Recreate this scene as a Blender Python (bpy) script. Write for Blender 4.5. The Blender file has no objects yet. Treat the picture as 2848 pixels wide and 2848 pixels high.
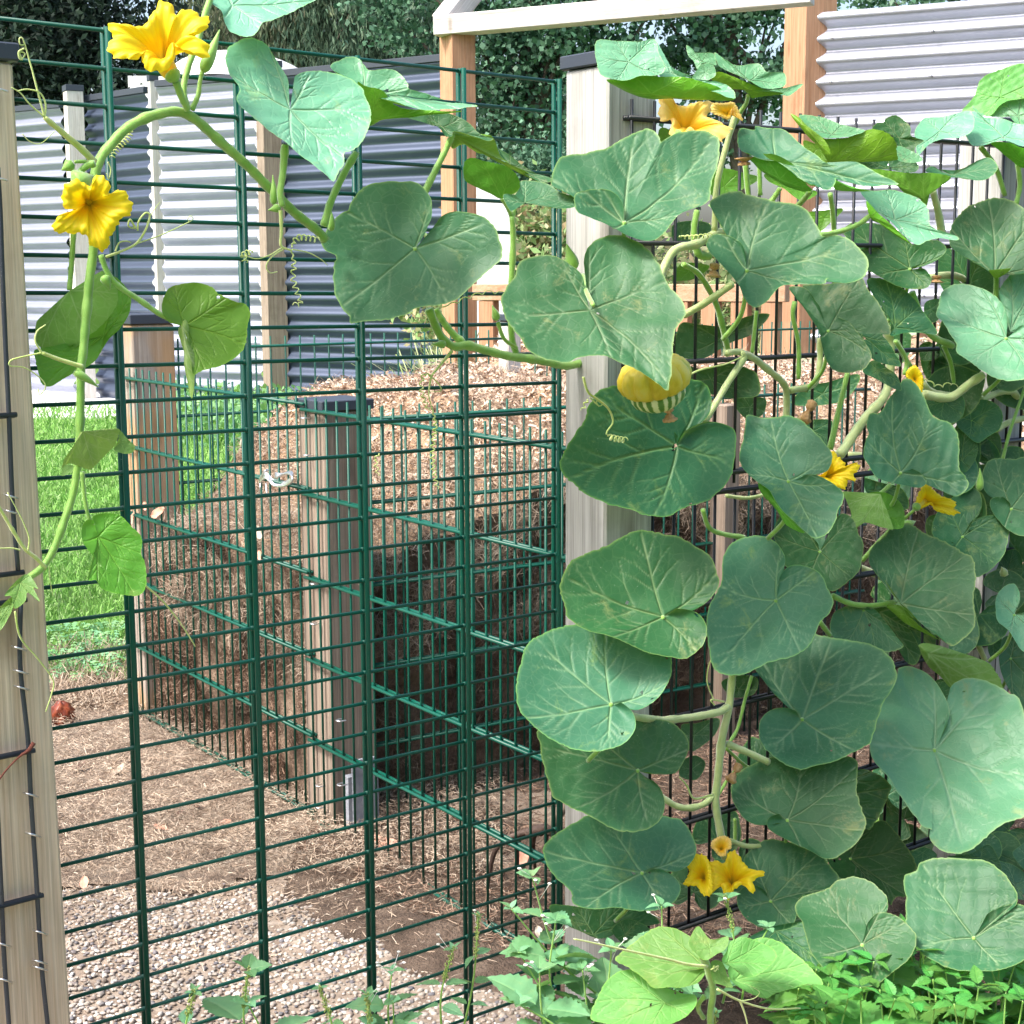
import bpy, math, random
import numpy as np
from mathutils import Vector, Matrix
random.seed(7); RNG = np.random.default_rng(7)
SC = bpy.context.scene
COL = SC.collection
# ------------------------------------------------------------------ camera
FPX, PITCH, ROLL, CAMZ = 4333.3, 0.15348, -0.00341, 1.34
R0 = np.array([1.0, 0, 0]); FW = np.array([0, math.cos(PITCH), -math.sin(PITCH)]); U0 = np.array([0, math.sin(PITCH), math.cos(PITCH)])
CR = math.cos(ROLL)*R0 + math.sin(ROLL)*U0
CU = -math.sin(ROLL)*R0 + math.cos(ROLL)*U0
CAM = np.array([0, 0, CAMZ])
cd = bpy.data.cameras.new('camera'); cam = bpy.data.objects.new('camera', cd); COL.objects.link(cam)
cam.matrix_world = Matrix(((CR[0], CU[0], -FW[0], 0), (CR[1], CU[1], -FW[1], 0), (CR[2], CU[2], -FW[2], CAMZ), (0, 0, 0, 1)))
cd.sensor_fit = 'HORIZONTAL'; cd.sensor_width = 36; cd.lens = 36*FPX/2848; cd.clip_start = 0.05; cd.clip_end = 500
SC.camera = cam
# ------------------------------------------------------------------ light
SUN_DIR = Vector((-0.62, -0.42, 1.0)).normalized()
w = bpy.data.worlds.new('World'); SC.world = w; w.use_nodes = True
nt = w.node_tree; nt.nodes.clear()
sky = nt.nodes.new('ShaderNodeTexSky'); sky.sky_type = 'NISHITA'; sky.sun_disc = False
sky.sun_elevation = math.asin(SUN_DIR.z); sky.sun_rotation = math.atan2(SUN_DIR.x, SUN_DIR.y)
sky.air_density = 1.0; sky.dust_density = 5.0; sky.ozone_density = 1.0
bg = nt.nodes.new('ShaderNodeBackground'); bg.inputs[1].default_value = 0.105
wo = nt.nodes.new('ShaderNodeOutputWorld'); nt.links.new(sky.outputs[0], bg.inputs[0]); nt.links.new(bg.outputs[0], wo.inputs[0])
sd = bpy.data.lights.new('sun', 'SUN'); sd.energy = 1.5; sd.angle = math.radians(11); sd.color = (1, .96, .9)
sun = bpy.data.objects.new('sun', sd); COL.objects.link(sun); sun.location = (-5, -4, 9)
sun.rotation_euler = (-SUN_DIR).to_track_quat('-Z', 'Y').to_euler()
SC.view_settings.view_transform = 'Standard'; SC.view_settings.look = 'None'; SC.view_settings.gamma = 1
SC.view_settings.exposure = 1.92
SC.cycles.max_bounces = 6; SC.cycles.transparent_max_bounces = 8

# ------------------------------------------------------------------ helpers
def ray(u, v):
    return FW + CR*((u-1424)/FPX) + CU*((1424-v)/FPX)
def on_plane(u, v, p0, n):
    d = ray(u, v); t = np.dot(p0-CAM, n)/np.dot(d, n)
    return CAM + d*t
def on_ground(u, v, z=0.0):
    return on_plane(u, v, np.array([0, 0, z]), np.array([0, 0, 1.0]))
def at_depth(u, v, y):
    d = ray(u, v); return CAM + d*(y/d[1])
class Wall:
    """vertical plane through (x,y) running at angle a; n points to the camera side"""
    def __init__(s, x, y, a):
        a = math.radians(a); s.o = np.array([x, y, 0.0]); s.d = np.array([math.cos(a), math.sin(a), 0.0])
        s.n = np.array([math.sin(a), -math.cos(a), 0.0])
    def p(s, t, z, off=0.0):
        return s.o + s.d*t + s.n*off + np.array([0, 0, z])
    def px(s, u, v, off=0.0):
        return on_plane(u, v, s.o + s.n*off, s.n)
    def t_of(s, u, v, off=0.0):
        return float(np.dot(s.px(u, v, off)-s.o, s.d))
G = Wall(.077, 2.674, 38.95)      # gate
F = Wall(.406, 2.763, 37.3)       # black fence
P = Wall(-.240, 3.288, -55.08)    # bin front
TI = {'A': (0, 0), 'B': (900, 0), 'C': (1848, 0), 'D': (0, 950), 'E': (900, 950), 'F': (1848, 950), 'G': (0, 1848), 'H': (900, 1848), 'I': (1848, 1848)}
def T(tile, x, y):
    a, b = TI[tile]; return (a + x/1.932, b + y/1.932)

class MB:
    def __init__(s): s.v = []; s.f = []; s.n = 0
    def add(s, v, f):
        s.v.append(np.asarray(v, float).reshape(-1, 3)); s.f += [tuple(int(i)+s.n for i in q) for q in f]; s.n += len(s.v[-1])
    def rod(s, a, b, r, n=8, r2=None):
        a = np.asarray(a, float); b = np.asarray(b, float); r2 = r if r2 is None else r2
        d = b-a; L = np.linalg.norm(d)
        if L < 1e-9: return
        d /= L; x = np.cross(d, [0, 0, 1.0] if abs(d[2]) < .9 else [1.0, 0, 0]); x /= np.linalg.norm(x); y = np.cross(d, x)
        t = np.arange(n)*2*math.pi/n; c = np.cos(t)[:, None]*x + np.sin(t)[:, None]*y
        s.add(np.vstack([a+c*r, b+c*r2]), [(i, (i+1) % n, n+(i+1) % n, n+i) for i in range(n)] + [tuple(range(n))[::-1], tuple(range(n, 2*n))])
    def box(s, c, ax, ay, az, hx, hy, hz, bev=0.0):
        c = np.asarray(c, float); ax, ay, az = [np.asarray(q, float) for q in (ax, ay, az)]
        if bev <= 0:
            V = [c+sx*hx*ax+sy*hy*ay+sz*hz*az for sz in (-1, 1) for sx, sy in ((-1, -1), (1, -1), (1, 1), (-1, 1))]
            s.add(V, [(3, 2, 1, 0), (4, 5, 6, 7), (0, 1, 5, 4), (1, 2, 6, 5), (2, 3, 7, 6), (3, 0, 4, 7)]); return
        b = bev; V = []
        prof = [(-hx+b, -hy), (hx-b, -hy), (hx, -hy+b), (hx, hy-b), (hx-b, hy), (-hx+b, hy), (-hx, hy-b), (-hx, -hy+b)]
        k = lambda q, e: (q[0]*(1-e/hx), q[1]*(1-e/hy))
        for z, e in ((-hz, b), (-hz+b, 0), (hz-b, 0), (hz, b)):
            for q in prof:
                q2 = k(q, e); V.append(c+ax*q2[0]+ay*q2[1]+az*z)
        Fc = [tuple(range(8))[::-1], tuple(range(24, 32))]
        for r_ in range(3):
            for i in range(8): Fc.append((r_*8+i, r_*8+(i+1) % 8, r_*8+8+(i+1) % 8, r_*8+8+i))
        s.add(V, Fc)
    def tube(s, pts, rad, n=8, ribs=0.0, caps=True):
        pts = np.asarray(pts, float); m = len(pts); rad = np.broadcast_to(np.asarray(rad, float), (m,))
        tan = np.gradient(pts, axis=0); tan /= np.linalg.norm(tan, axis=1)[:, None]+1e-12
        x = np.cross(tan[0], [0.3, 0.2, 1.0]); x /= np.linalg.norm(x)+1e-12; V = []
        th = np.arange(n)*2*math.pi/n; rr = 1+ribs*np.cos(th*(n//2))
        for i in range(m):
            x = x-tan[i]*np.dot(x, tan[i]); x /= np.linalg.norm(x)+1e-12; y = np.cross(tan[i], x)
            V.append(pts[i]+rad[i]*(rr*np.cos(th))[:, None]*x+rad[i]*(rr*np.sin(th))[:, None]*y)
        Fc = []
        for i in range(m-1):
            for j in range(n): Fc.append((i*n+j, i*n+(j+1) % n, i*n+n+(j+1) % n, i*n+n+j))
        if caps: Fc += [tuple(range(n))[::-1], tuple(range((m-1)*n, m*n))]
        s.add(np.vstack(V), Fc)
    def build(s, name, mat, parent=None, smooth=True, attrs=None):
        V = np.vstack(s.v)
        if parent is not None: V = V-np.array(parent.location)
        me = bpy.data.meshes.new(name); me.from_pydata(V.tolist(), [], s.f)
        if smooth: me.polygons.foreach_set('use_smooth', [True]*len(me.polygons))
        for k, arr in (attrs or {}).items():
            a = me.attributes.new(k, 'FLOAT', 'POINT'); a.data.foreach_set('value', np.asarray(arr, np.float32))
        me.materials.append(mat); me.update()
        o = bpy.data.objects.new(name, me); COL.objects.link(o)
        if parent is not None: o.parent = parent
        return o
def tag(o, label=None, cat=None, group=None, kind=None):
    if label: o['label'] = label
    if cat: o['category'] = cat
    if group: o['group'] = group
    if kind: o['kind'] = kind
    return o
def empty(name, loc, label=None, cat=None, group=None):
    o = bpy.data.objects.new(name, None); COL.objects.link(o); o.location = [float(q) for q in loc]
    o.empty_display_size = .1
    return tag(o, label, cat, group)
def raw_mesh(name, V, quads, mat, parent=None, smooth=False, attrs=None):
    """fast path: V (n,3), quads (m,4) or (m,3)"""
    V = np.asarray(V, np.float32); q = np.asarray(quads, np.int32); k = q.shape[1]
    if parent is not None: V = V-np.array(parent.location, np.float32)
    me = bpy.data.meshes.new(name); me.vertices.add(len(V)); me.vertices.foreach_set('co', V.ravel())
    me.loops.add(q.size); me.loops.foreach_set('vertex_index', q.ravel())
    me.polygons.add(len(q)); me.polygons.foreach_set('loop_start', np.arange(len(q), dtype=np.int32)*k)
    me.update(calc_edges=True)
    if smooth: me.polygons.foreach_set('use_smooth', [True]*len(q))
    for nme, arr in (attrs or {}).items():
        a = me.attributes.new(nme, 'FLOAT', 'POINT'); a.data.foreach_set('value', np.asarray(arr, np.float32))
    me.materials.append(mat); me.validate()
    o = bpy.data.objects.new(name, me); COL.objects.link(o)
    if parent is not None: o.parent = parent
    return o
def catmull(P_, n, closed=False):
    P_ = np.asarray(P_, float); m = len(P_)
    if closed: Q = np.vstack([P_[-1], P_, P_[0], P_[1]]); seg = m
    else: Q = np.vstack([2*P_[0]-P_[1], P_, 2*P_[-1]-P_[-2]]); seg = m-1
    out = []
    for i in range(seg):
        a, b, c, d = Q[i:i+4]; t = np.linspace(0, 1, 12, endpoint=False)[:, None]
        out.append(.5*((2*b)+(-a+c)*t+(2*a-5*b+4*c-d)*t**2+(-a+3*b-3*c+d)*t**3))
    out = np.vstack(out+[Q[seg+1][None]])
    L = np.concatenate([[0], np.cumsum(np.linalg.norm(np.diff(out, axis=0), axis=1))])
    s = n if np.ndim(n) else np.linspace(0, 1, n)
    return np.stack([np.interp(np.asarray(s)*L[-1], L, out[:, k]) for k in range(out.shape[1])], 1)
def wob(x, y, z, f, seed=0):
    r = np.random.default_rng(seed); s = 0
    for k in range(5):
        a = r.normal(size=3)*f; s = s+np.sin(a[0]*x+a[1]*y+a[2]*z+r.uniform(0, 6.28))
    return s/3.0

# ------------------------------------------------------------------ materials
def new_mat(name):
    m = bpy.data.materials.new(name); m.use_nodes = True; nt = m.node_tree
    return m, nt, nt.nodes['Principled BSDF'], nt.nodes['Material Output']
def nd(nt, t, **kw):
    n = nt.nodes.new(t)
    for k, v in kw.items():
        if k.startswith('i'):
            n.inputs[int(k[1:])].default_value = v
        else: setattr(n, k, v)
    return n
def rgba(c): return (c[0], c[1], c[2], 1.0)
def noise(nt, vec, scale, detail=4, rough=.55, dist=0.0):
    n = nd(nt, 'ShaderNodeTexNoise'); n.inputs['Scale'].default_value = scale; n.inputs['Detail'].default_value = detail
    n.inputs['Roughness'].default_value = rough; n.inputs['Distortion'].default_value = dist
    if vec is not None: nt.links.new(vec, n.inputs['Vector'])
    return n
def ramp(nt, fac, stops):
    r = nd(nt, 'ShaderNodeValToRGB'); e = r.color_ramp.elements
    while len(e) < len(stops): e.new(.5)
    for k, (p, c) in enumerate(stops):
        e[k].position = p; e[k].color = rgba(c) if np.ndim(c) else (c, c, c, 1)
    nt.links.new(fac, r.inputs[0]); return r
def mixc(nt, fac, a, b, mode='MIX'):
    m = nd(nt, 'ShaderNodeMix', data_type='RGBA', blend_type=mode)
    for s, k in ((fac, 0), (a, 6), (b, 7)):
        if isinstance(s, (int, float)): m.inputs[k].default_value = s
        elif isinstance(s, tuple): m.inputs[k].default_value = rgba(s)
        else: nt.links.new(s, m.inputs[k])
    return m.outputs[2]
def math_(nt, op, a, b=None, clamp=False):
    m = nd(nt, 'ShaderNodeMath', operation=op, use_clamp=clamp)
    for s, k in ((a, 0), (b, 1)):
        if s is None: continue
        if isinstance(s, (int, float)): m.inputs[k].default_value = s
        else: nt.links.new(s, m.inputs[k])
    return m.outputs[0]
def bump(nt, bsdf, h, strength=.3, dist=.01):
    b = nd(nt, 'ShaderNodeBump'); b.inputs['Strength'].default_value = strength; b.inputs['Distance'].default_value = dist
    nt.links.new(h, b.inputs['Height']); nt.links.new(b.outputs[0], bsdf.inputs['Normal']); return b
def objvec(nt, scale=(1, 1, 1)):
    c = nd(nt, 'ShaderNodeTexCoord'); m = nd(nt, 'ShaderNodeMapping'); m.inputs['Scale'].default_value = scale
    nt.links.new(c.outputs['Object'], m.inputs['Vector']); return m.outputs[0]
def mottled(name, stops, scale=8, rough=.9, bscale=60, bstr=.4, bdist=.01, detail=6, spec=.3, metallic=0.0, dist=0.0, vscale=(1, 1, 1)):
    m, nt, b, o = new_mat(name); v = objvec(nt, vscale)
    n = noise(nt, v, scale, detail, .65, dist); r = ramp(nt, n.outputs[0], stops); nt.links.new(r.outputs[0], b.inputs['Base Color'])
    b.inputs['Roughness'].default_value = rough; b.inputs['Specular IOR Level'].default_value = spec; b.inputs['Metallic'].default_value = metallic
    if bstr: n2 = noise(nt, v, bscale, 5, .6); bump(nt, b, n2.outputs[0], bstr, bdist)
    return m
def wood(name, c1, c2, c3, axis=2, stain=None, rough=.85):
    m, nt, b, o = new_mat(name)
    sc = [62, 62, 62]; sc[axis] = 1.6
    v = objvec(nt, sc); n = noise(nt, v, 1.0, 6, .6, .6)
    sc2 = [300, 300, 300]; sc2[axis] = 5; v2 = objvec(nt, sc2); n2 = noise(nt, v2, 1.0, 3, .6)
    r = ramp(nt, n.outputs[0], [(.18, c3), (.40, c1), (.60, c2), (.85, c1)])
    r2 = ramp(nt, n2.outputs[0], [(.3, .62), (.62, 1.0)])
    c = mixc(nt, .85, r.outputs[0], r2.outputs[0], 'MULTIPLY')
    v3 = objvec(nt); n3 = noise(nt, v3, 3.5, 5, .7); r3 = ramp(nt, n3.outputs[0], [(.52, 0.0), (.72, 1.0)])
    c = mixc(nt, math_(nt, 'MULTIPLY', r3.outputs[0], .4), c, (c3[0]*.7, c3[1]*.7, c3[2]*.7))
    if stain:
        v4 = objvec(nt, (1, 1, .45)); n4 = noise(nt, v4, 6, 3, .5, .4); r4 = ramp(nt, n4.outputs[0], [(.46, 0.0), (.56, 1.0)])
        c = mixc(nt, math_(nt, 'MULTIPLY', r4.outputs[0], .6), c, stain)
    # knots and drying cracks
    vk = objvec(nt, (9, 9, 2.6)) ; vo = nd(nt, 'ShaderNodeTexVoronoi'); vo.inputs['Scale'].default_value = 1.0; nt.links.new(vk, vo.inputs['Vector'])
    rk = ramp(nt, vo.outputs['Distance'], [(.06, 1.0), (.17, 0.0)])
    c = mixc(nt, math_(nt, 'MULTIPLY', rk.outputs[0], .55), c, (c3[0]*.5, c3[1]*.45, c3[2]*.4))
    nt.links.new(c, b.inputs['Base Color'])
    b.inputs['Roughness'].default_value = rough; b.inputs['Specular IOR Level'].default_value = .25
    h = math_(nt, 'ADD', n2.outputs[0], n.outputs[0]); bump(nt, b, h, .5, .002)
    return m
def paint(name, c, rough=.3, spec=.5, metallic=0.0, dirt=.25):
    m, nt, b, o = new_mat(name); v = objvec(nt); n = noise(nt, v, 25, 5, .7)
    r = ramp(nt, n.outputs[0], [(.45, c), (.9, (c[0]*.5+.06*dirt+c[0]*.3, c[1]*.8+.06*dirt, c[2]*.8+.05*dirt))])
    n2 = noise(nt, v, 260, 2, .5); r2 = ramp(nt, n2.outputs[0], [(.72, 0.0), (.78, .6*dirt*2)])
    cc = mixc(nt, r2.outputs[0], r.outputs[0], (.4, .42, .36)); nt.links.new(cc, b.inputs['Base Color'])
    b.inputs['Roughness'].default_value = rough; b.inputs['Specular IOR Level'].default_value = spec; b.inputs['Metallic'].default_value = metallic
    return m
def leaf_mat(name, top, top2, under, vein, trans=.14, rough=.5, speck=.45, rimc=None, bstr=.35, veinu=None):
    m, nt, b, o = new_mat(name)
    v = objvec(nt); n = noise(nt, v, 22, 5, .6); n2 = noise(nt, v, 7, 3, .5)
    r = ramp(nt, n2.outputs[0], [(.35, top), (.65, top2)])
    c = mixc(nt, math_(nt, 'MULTIPLY', n.outputs[0], .35), r.outputs[0], (top[0]*.55, top[1]*.6, top[2]*.55))
    at = nd(nt, 'ShaderNodeAttribute', attribute_name='vein'); rim = nd(nt, 'ShaderNodeAttribute', attribute_name='rim')
    c = mixc(nt, math_(nt, 'MULTIPLY', at.outputs['Fac'], .46), c, vein)
    rc = rimc or (vein[0]*.9, vein[1]*1.05, vein[2]*.5)
    c = mixc(nt, math_(nt, 'MULTIPLY', rim.outputs['Fac'], .5), c, rc)
    # fine net of veins, old pale blotches and dust specks
    vo = nd(nt, 'ShaderNodeTexVoronoi', feature='DISTANCE_TO_EDGE'); vo.inputs['Scale'].default_value = 70; nt.links.new(v, vo.inputs['Vector'])
    net = ramp(nt, vo.outputs['Distance'], [(0.0, 1.0), (.10, 0.0)])
    c = mixc(nt, math_(nt, 'MULTIPLY', net.outputs[0], .05), c, vein)
    n3 = noise(nt, v, 330, 2, .5); s3 = ramp(nt, n3.outputs[0], [(.70, 0.0), (.745, 1.0)])
    n5 = noise(nt, v, 9, 4, .7); s5 = ramp(nt, n5.outputs[0], [(.45, 0.0), (.65, 1.0)])
    c = mixc(nt, math_(nt, 'MULTIPLY', math_(nt, 'MULTIPLY', s3.outputs[0], s5.outputs[0]), speck), c, (.5, .6, .45))
    n4 = noise(nt, v, 16, 5, .75, .5); s4 = ramp(nt, n4.outputs[0], [(.58, 0.0), (.72, 1.0)])
    c = mixc(nt, math_(nt, 'MULTIPLY', s4.outputs[0], .42), c, (.34, .38, .12))
    geo = nd(nt, 'ShaderNodeNewGeometry')
    cu = mixc(nt, math_(nt, 'MULTIPLY', n.outputs[0], .4), under, (under[0]*.6, under[1]*.75, under[2]*.6))
    cu = mixc(nt, math_(nt, 'MULTIPLY', at.outputs['Fac'], .55), cu, veinu or (under[0]*2.1, under[1]*1.5, under[2]*3))
    cu = mixc(nt, math_(nt, 'MULTIPLY', net.outputs[0], .14), cu, veinu or (under[0]*2.1, under[1]*1.5, under[2]*3))
    c = mixc(nt, geo.outputs['Backfacing'], c, cu)
    oi = nd(nt, 'ShaderNodeObjectInfo'); hs = nd(nt, 'ShaderNodeHueSaturation')
    nt.links.new(math_(nt, 'ADD', math_(nt, 'MULTIPLY', oi.outputs['Random'], .045), .475), hs.inputs['Hue'])
    nt.links.new(math_(nt, 'ADD', math_(nt, 'MULTIPLY', oi.outputs['Random'], .42), .80), hs.inputs['Value'])
    nt.links.new(c, hs.inputs['Color']); c = hs.outputs[0]
    nt.links.new(c, b.inputs['Base Color']); b.inputs['Roughness'].default_value = rough; b.inputs['Specular IOR Level'].default_value = .32
    h = math_(nt, 'SUBTRACT', math_(nt, 'MULTIPLY', n.outputs[0], 1.0), math_(nt, 'ADD', math_(nt, 'MULTIPLY', at.outputs['Fac'], .8), math_(nt, 'MULTIPLY', net.outputs[0], .10)))
    bp = bump(nt, b, h, bstr, .004)
    tr = nd(nt, 'ShaderNodeBsdfTranslucent'); tc = mixc(nt, .5, c, (.45, .75, .08), 'MIX'); nt.links.new(tc, tr.inputs['Color'])
    nt.links.new(bp.outputs[0], tr.inputs['Normal'])
    mx = nd(nt, 'ShaderNodeMixShader', i0=trans); nt.links.new(b.outputs[0], mx.inputs[1]); nt.links.new(tr.outputs[0], mx.inputs[2])
    nt.links.new(mx.outputs[0], o.inputs['Surface'])
    return m
M = {}
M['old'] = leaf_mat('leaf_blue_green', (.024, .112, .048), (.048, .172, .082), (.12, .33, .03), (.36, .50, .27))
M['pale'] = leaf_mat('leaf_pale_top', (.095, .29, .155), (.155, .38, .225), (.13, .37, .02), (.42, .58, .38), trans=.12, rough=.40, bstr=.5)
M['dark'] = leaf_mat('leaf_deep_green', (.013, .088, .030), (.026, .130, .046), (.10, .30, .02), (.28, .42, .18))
M['young'] = leaf_mat('leaf_young', (.115, .31, .07), (.17, .40, .11), (.22, .42, .10), (.40, .60, .22), trans=.3, speck=.1)
M['fresh'] = leaf_mat('leaf_fresh', (.075, .25, .02), (.11, .32, .03), (.20, .38, .09), (.22, .42, .08), trans=.3, speck=.15, rough=.4)
M['weed'] = leaf_mat('weed_leaf', (.12, .31, .14), (.19, .42, .22), (.2, .42, .17), (.3, .5, .22), trans=.25, speck=.1, bstr=.2)
M['nettle'] = leaf_mat('nettle_leaf', (.07, .27, .05), (.13, .39, .09), (.2, .42, .1), (.2, .45, .1), trans=.28, speck=.05, bstr=.3)
M['green'] = paint('green_coating', (.001, .078, .052), .38, .32)
M['black'] = paint('black_coating', (.012, .016, .02), .35, .5)
M['blackl'] = paint('anthracite_coating', (.03, .036, .05), .4, .5, dirt=.4)
M['cap'] = paint('post_cap_grey', (.04, .05, .07), .5, .4)
M['steel'] = mottled('galvanised_steel', [(.3, (.55, .55, .56)), (.7, (.8, .8, .8))], 30, .3, 80, .1, .001, metallic=.9)
M['wood_tan'] = wood('wood_tan', (.64, .50, .35), (.72, .60, .45), (.38, .25, .14))
M['wood_grey'] = wood('wood_grey', (.43, .425, .405), (.54, .535, .52), (.28, .265, .24))
M['wood_mid'] = wood('wood_weathered', (.26, .20, .155), (.35, .285, .23), (.13, .095, .07))
M['wood_stain'] = wood('wood_stained', (.36, .30, .25), (.46, .40, .34), (.22, .17, .12), stain=(.48, .27, .09))
M['wood_orange'] = wood('wood_orange', (.46, .245, .14), (.53, .31, .19), (.30, .14, .075))
M['wood_orange_x'] = wood('wood_orange_beam', (.52, .30, .18), (.60, .40, .27), (.36, .18, .10), axis=0)
M['wood_pale_x'] = wood('wood_pale_beam', (.56, .52, .49), (.64, .61, .59), (.34, .28, .23), axis=0)
M['wood_white'] = wood('wood_bleached', (.62, .58, .53), (.70, .67, .63), (.42, .36, .3))
def stem_mat(name, c1, c2, fuzz=.5):
    m, nt, b, o = new_mat(name); v = objvec(nt); n = noise(nt, v, 40, 5, .6)
    r = ramp(nt, n.outputs[0], [(.35, c1), (.65, c2)]); nt.links.new(r.outputs[0], b.inputs['Base Color'])
    b.inputs['Roughness'].default_value = .5; b.inputs['Subsurface Weight'].default_value = .05; b.inputs['Sheen Weight'].default_value = fuzz
    n2 = noise(nt, v, 900, 2, .5); bump(nt, b, n2.outputs[0], .5, .001); return m
M['stem'] = stem_mat('vine_stem', (.17, .38, .045), (.27, .50, .09))
M['stem_pale'] = stem_mat('vine_stem_pale', (.36, .47, .17), (.50, .58, .26))
M['tendril'] = stem_mat('tendril', (.42, .55, .12), (.60, .68, .25))
def flower_mat(name, c1, c2, c3):
    m, nt, b, o = new_mat(name); v = objvec(nt)
    rib = nd(nt, 'ShaderNodeAttribute', attribute_name='rib'); rr = nd(nt, 'ShaderNodeAttribute', attribute_name='rad')
    r = ramp(nt, rr.outputs['Fac'], [(0.05, (c1[0]*.45, c1[1]*.58, .02)), (.24, c1), (.5, c2), (1.0, c3)])  # dark olive centre paints the shade deep in the throat
    c = mixc(nt, math_(nt, 'MULTIPLY', rib.outputs['Fac'], .28), r.outputs[0], (c1[0], c1[1]*.80, c1[2]))
    nt.links.new(c, b.inputs['Base Color']); b.inputs['Roughness'].default_value = .55
    n = noise(nt, v, 90, 4, .6); bump(nt, b, math_(nt, 'ADD', n.outputs[0], rib.outputs['Fac']), .3, .001)
    tr = nd(nt, 'ShaderNodeBsdfTranslucent'); nt.links.new(c, tr.inputs['Color']); mx = nd(nt, 'ShaderNodeMixShader', i0=.35)
    nt.links.new(b.outputs[0], mx.inputs[1]); nt.links.new(tr.outputs[0], mx.inputs[2]); nt.links.new(mx.outputs[0], o.inputs['Surface']); return m
M['flower'] = flower_mat('petal_orange', (.86, .50, .003), (.95, .70, .004), (.95, .74, .01))
M['flower_old'] = flower_mat('petal_faded', (.90, .50, .01), (.94, .60, .04), (.95, .68, .22))
M['wilt'] = mottled('wilted_petal', [(.3, (.35, .18, .06)), (.55, (.62, .38, .18)), (.75, (.75, .6, .42))], 60, .8, 200, .6, .003)
# ------------------------------------------------------------------ ground and setting
Z3 = np.array([0, 0, 1.0])
def sheet(name, x0, x1, y0, y1, nx, ny, hf, mat, kind='structure', mask=None):
    X, Y = np.meshgrid(np.linspace(x0, x1, nx), np.linspace(y0, y1, ny)); H = hf(X, Y)
    V = np.stack([X, Y, H], -1).reshape(-1, 3); i = np.arange(nx*ny).reshape(ny, nx)
    q = np.stack([i[:-1, :-1], i[:-1, 1:], i[1:, 1:], i[1:, :-1]], -1).reshape(-1, 4)
    if mask is not None:
        c = V[q].mean(1); q = q[mask(c[:, 0], c[:, 1])]
    return tag(raw_mesh(name, V, q, mat, smooth=True), kind=kind)
m_ground = mottled('ground_turf', [(.3, (.07, .14, .03)), (.6, (.12, .22, .05)), (.8, (.2, .2, .1))], 3, .95, 60, .5, .02)
sheet('ground', -150, 150, -60, 240, 7, 7, lambda x, y: x*0, m_ground)
m_lawn = mottled('lawn_soil', [(.3, (.13, .27, .05)), (.55, (.2, .38, .08)), (.8, (.26, .42, .12))], 14, .95, 120, .7, .02)
lawn_ok = lambda x, y: (y > 4.75+.25*np.sin(3*x)) & (y < 16)
sheet('lawn', -9, 6, 4.2, 16, 60, 60, lambda x, y: .004+0*x, m_lawn, mask=lawn_ok)
m_conc = mottled('path_concrete', [(.3, (.62, .62, .62)), (.7, (.74, .74, .74))], 4, .9, 60, .2, .004)
mb = MB(); a_, b_, c_, d_ = on_ground(20, 1080), on_ground(330, 1062), on_ground(330, 1160), on_ground(20, 1178)
mb.box((a_+b_+c_+d_)/4+Z3*.006, (1, 0, 0), (0, 1, 0), (0, 0, 1), 1.7, (a_[1]-d_[1])/2, .012)
tag(mb.build('path', m_conc, smooth=False), kind='structure')
# exposed aggregate paving near the gate, dirt and dry grass beyond it
m_pave = mottled('paving_binder', [(.3, (.14, .10, .075)), (.55, (.26, .21, .165)), (.75, (.38, .33, .28))], 22, .95, 200, .5, .004)
sheet('pavement', -3.2, 1.2, .8, 3.5, 40, 40, lambda x, y: .005+.002*wob(x, y, 0, 9, 3), m_pave)
m_soil = mottled('soil', [(.3, (.06, .042, .03)), (.5, (.13, .092, .068)), (.72, (.24, .18, .135))], 16, .95, 150, .9, .02, detail=8)
def soil_h(x, y):
    e = np.clip(np.maximum((y-3.12-.06*wob(x, y, 0, 8, 8))/.2, (y-2.88+1.0*(x+.25)-.05*wob(x, y, 0, 14, 9))/.2), 0, 1)
    h = .002+(.022+.012*np.clip(wob(x, y, 0, 12, 5), -.8, 2)+.005*wob(x, y, 0, 45, 6))*e
    return h+.02*np.clip((x-.35)*1.2, 0, 2.2)
soil_ok = lambda x, y: (y > 2.72-.55*x+.10*wob(x, y, 0, 6, 8)) & ((x-G.o[0])*.2+y > 2.2)
sheet('soil', -.5, 4.5, 1.2, 9, 260, 260, soil_h, m_soil, mask=lambda x, y: ((y > 3.14+.06*wob(x, y, 0, 8, 8)) | (y > 2.9-1.0*(x+.25)+.05*wob(x, y, 0, 14, 9))) & (y > 1.25))
m_litter = mottled('dry_litter', [(.25, (.15, .105, .08)), (.45, (.33, .25, .19)), (.62, (.48, .385, .30)), (.8, (.56, .47, .38))], 16, .95, 220, 1.0, .02, detail=9)
lit_ok = lambda x, y: (y > 3.27+.07*wob(x, y, 0, 8, 8)) & (y < 5.05+.15*wob(x, y, 0, 5, 4)) & (x < .35-.62*(y-3.0)+.25)
sheet('dirt_path', -3.5, .6, 2.9, 5.4, 200, 140, lambda x, y: .001+(.025+.012*np.clip(wob(x, y, 0, 9, 1), -.6, 2)+.004*wob(x, y, 0, 50, 2))*np.clip((y-3.18-.07*wob(x, y, 0, 8, 8))/.22, 0, 1), m_litter, mask=lit_ok)

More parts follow.
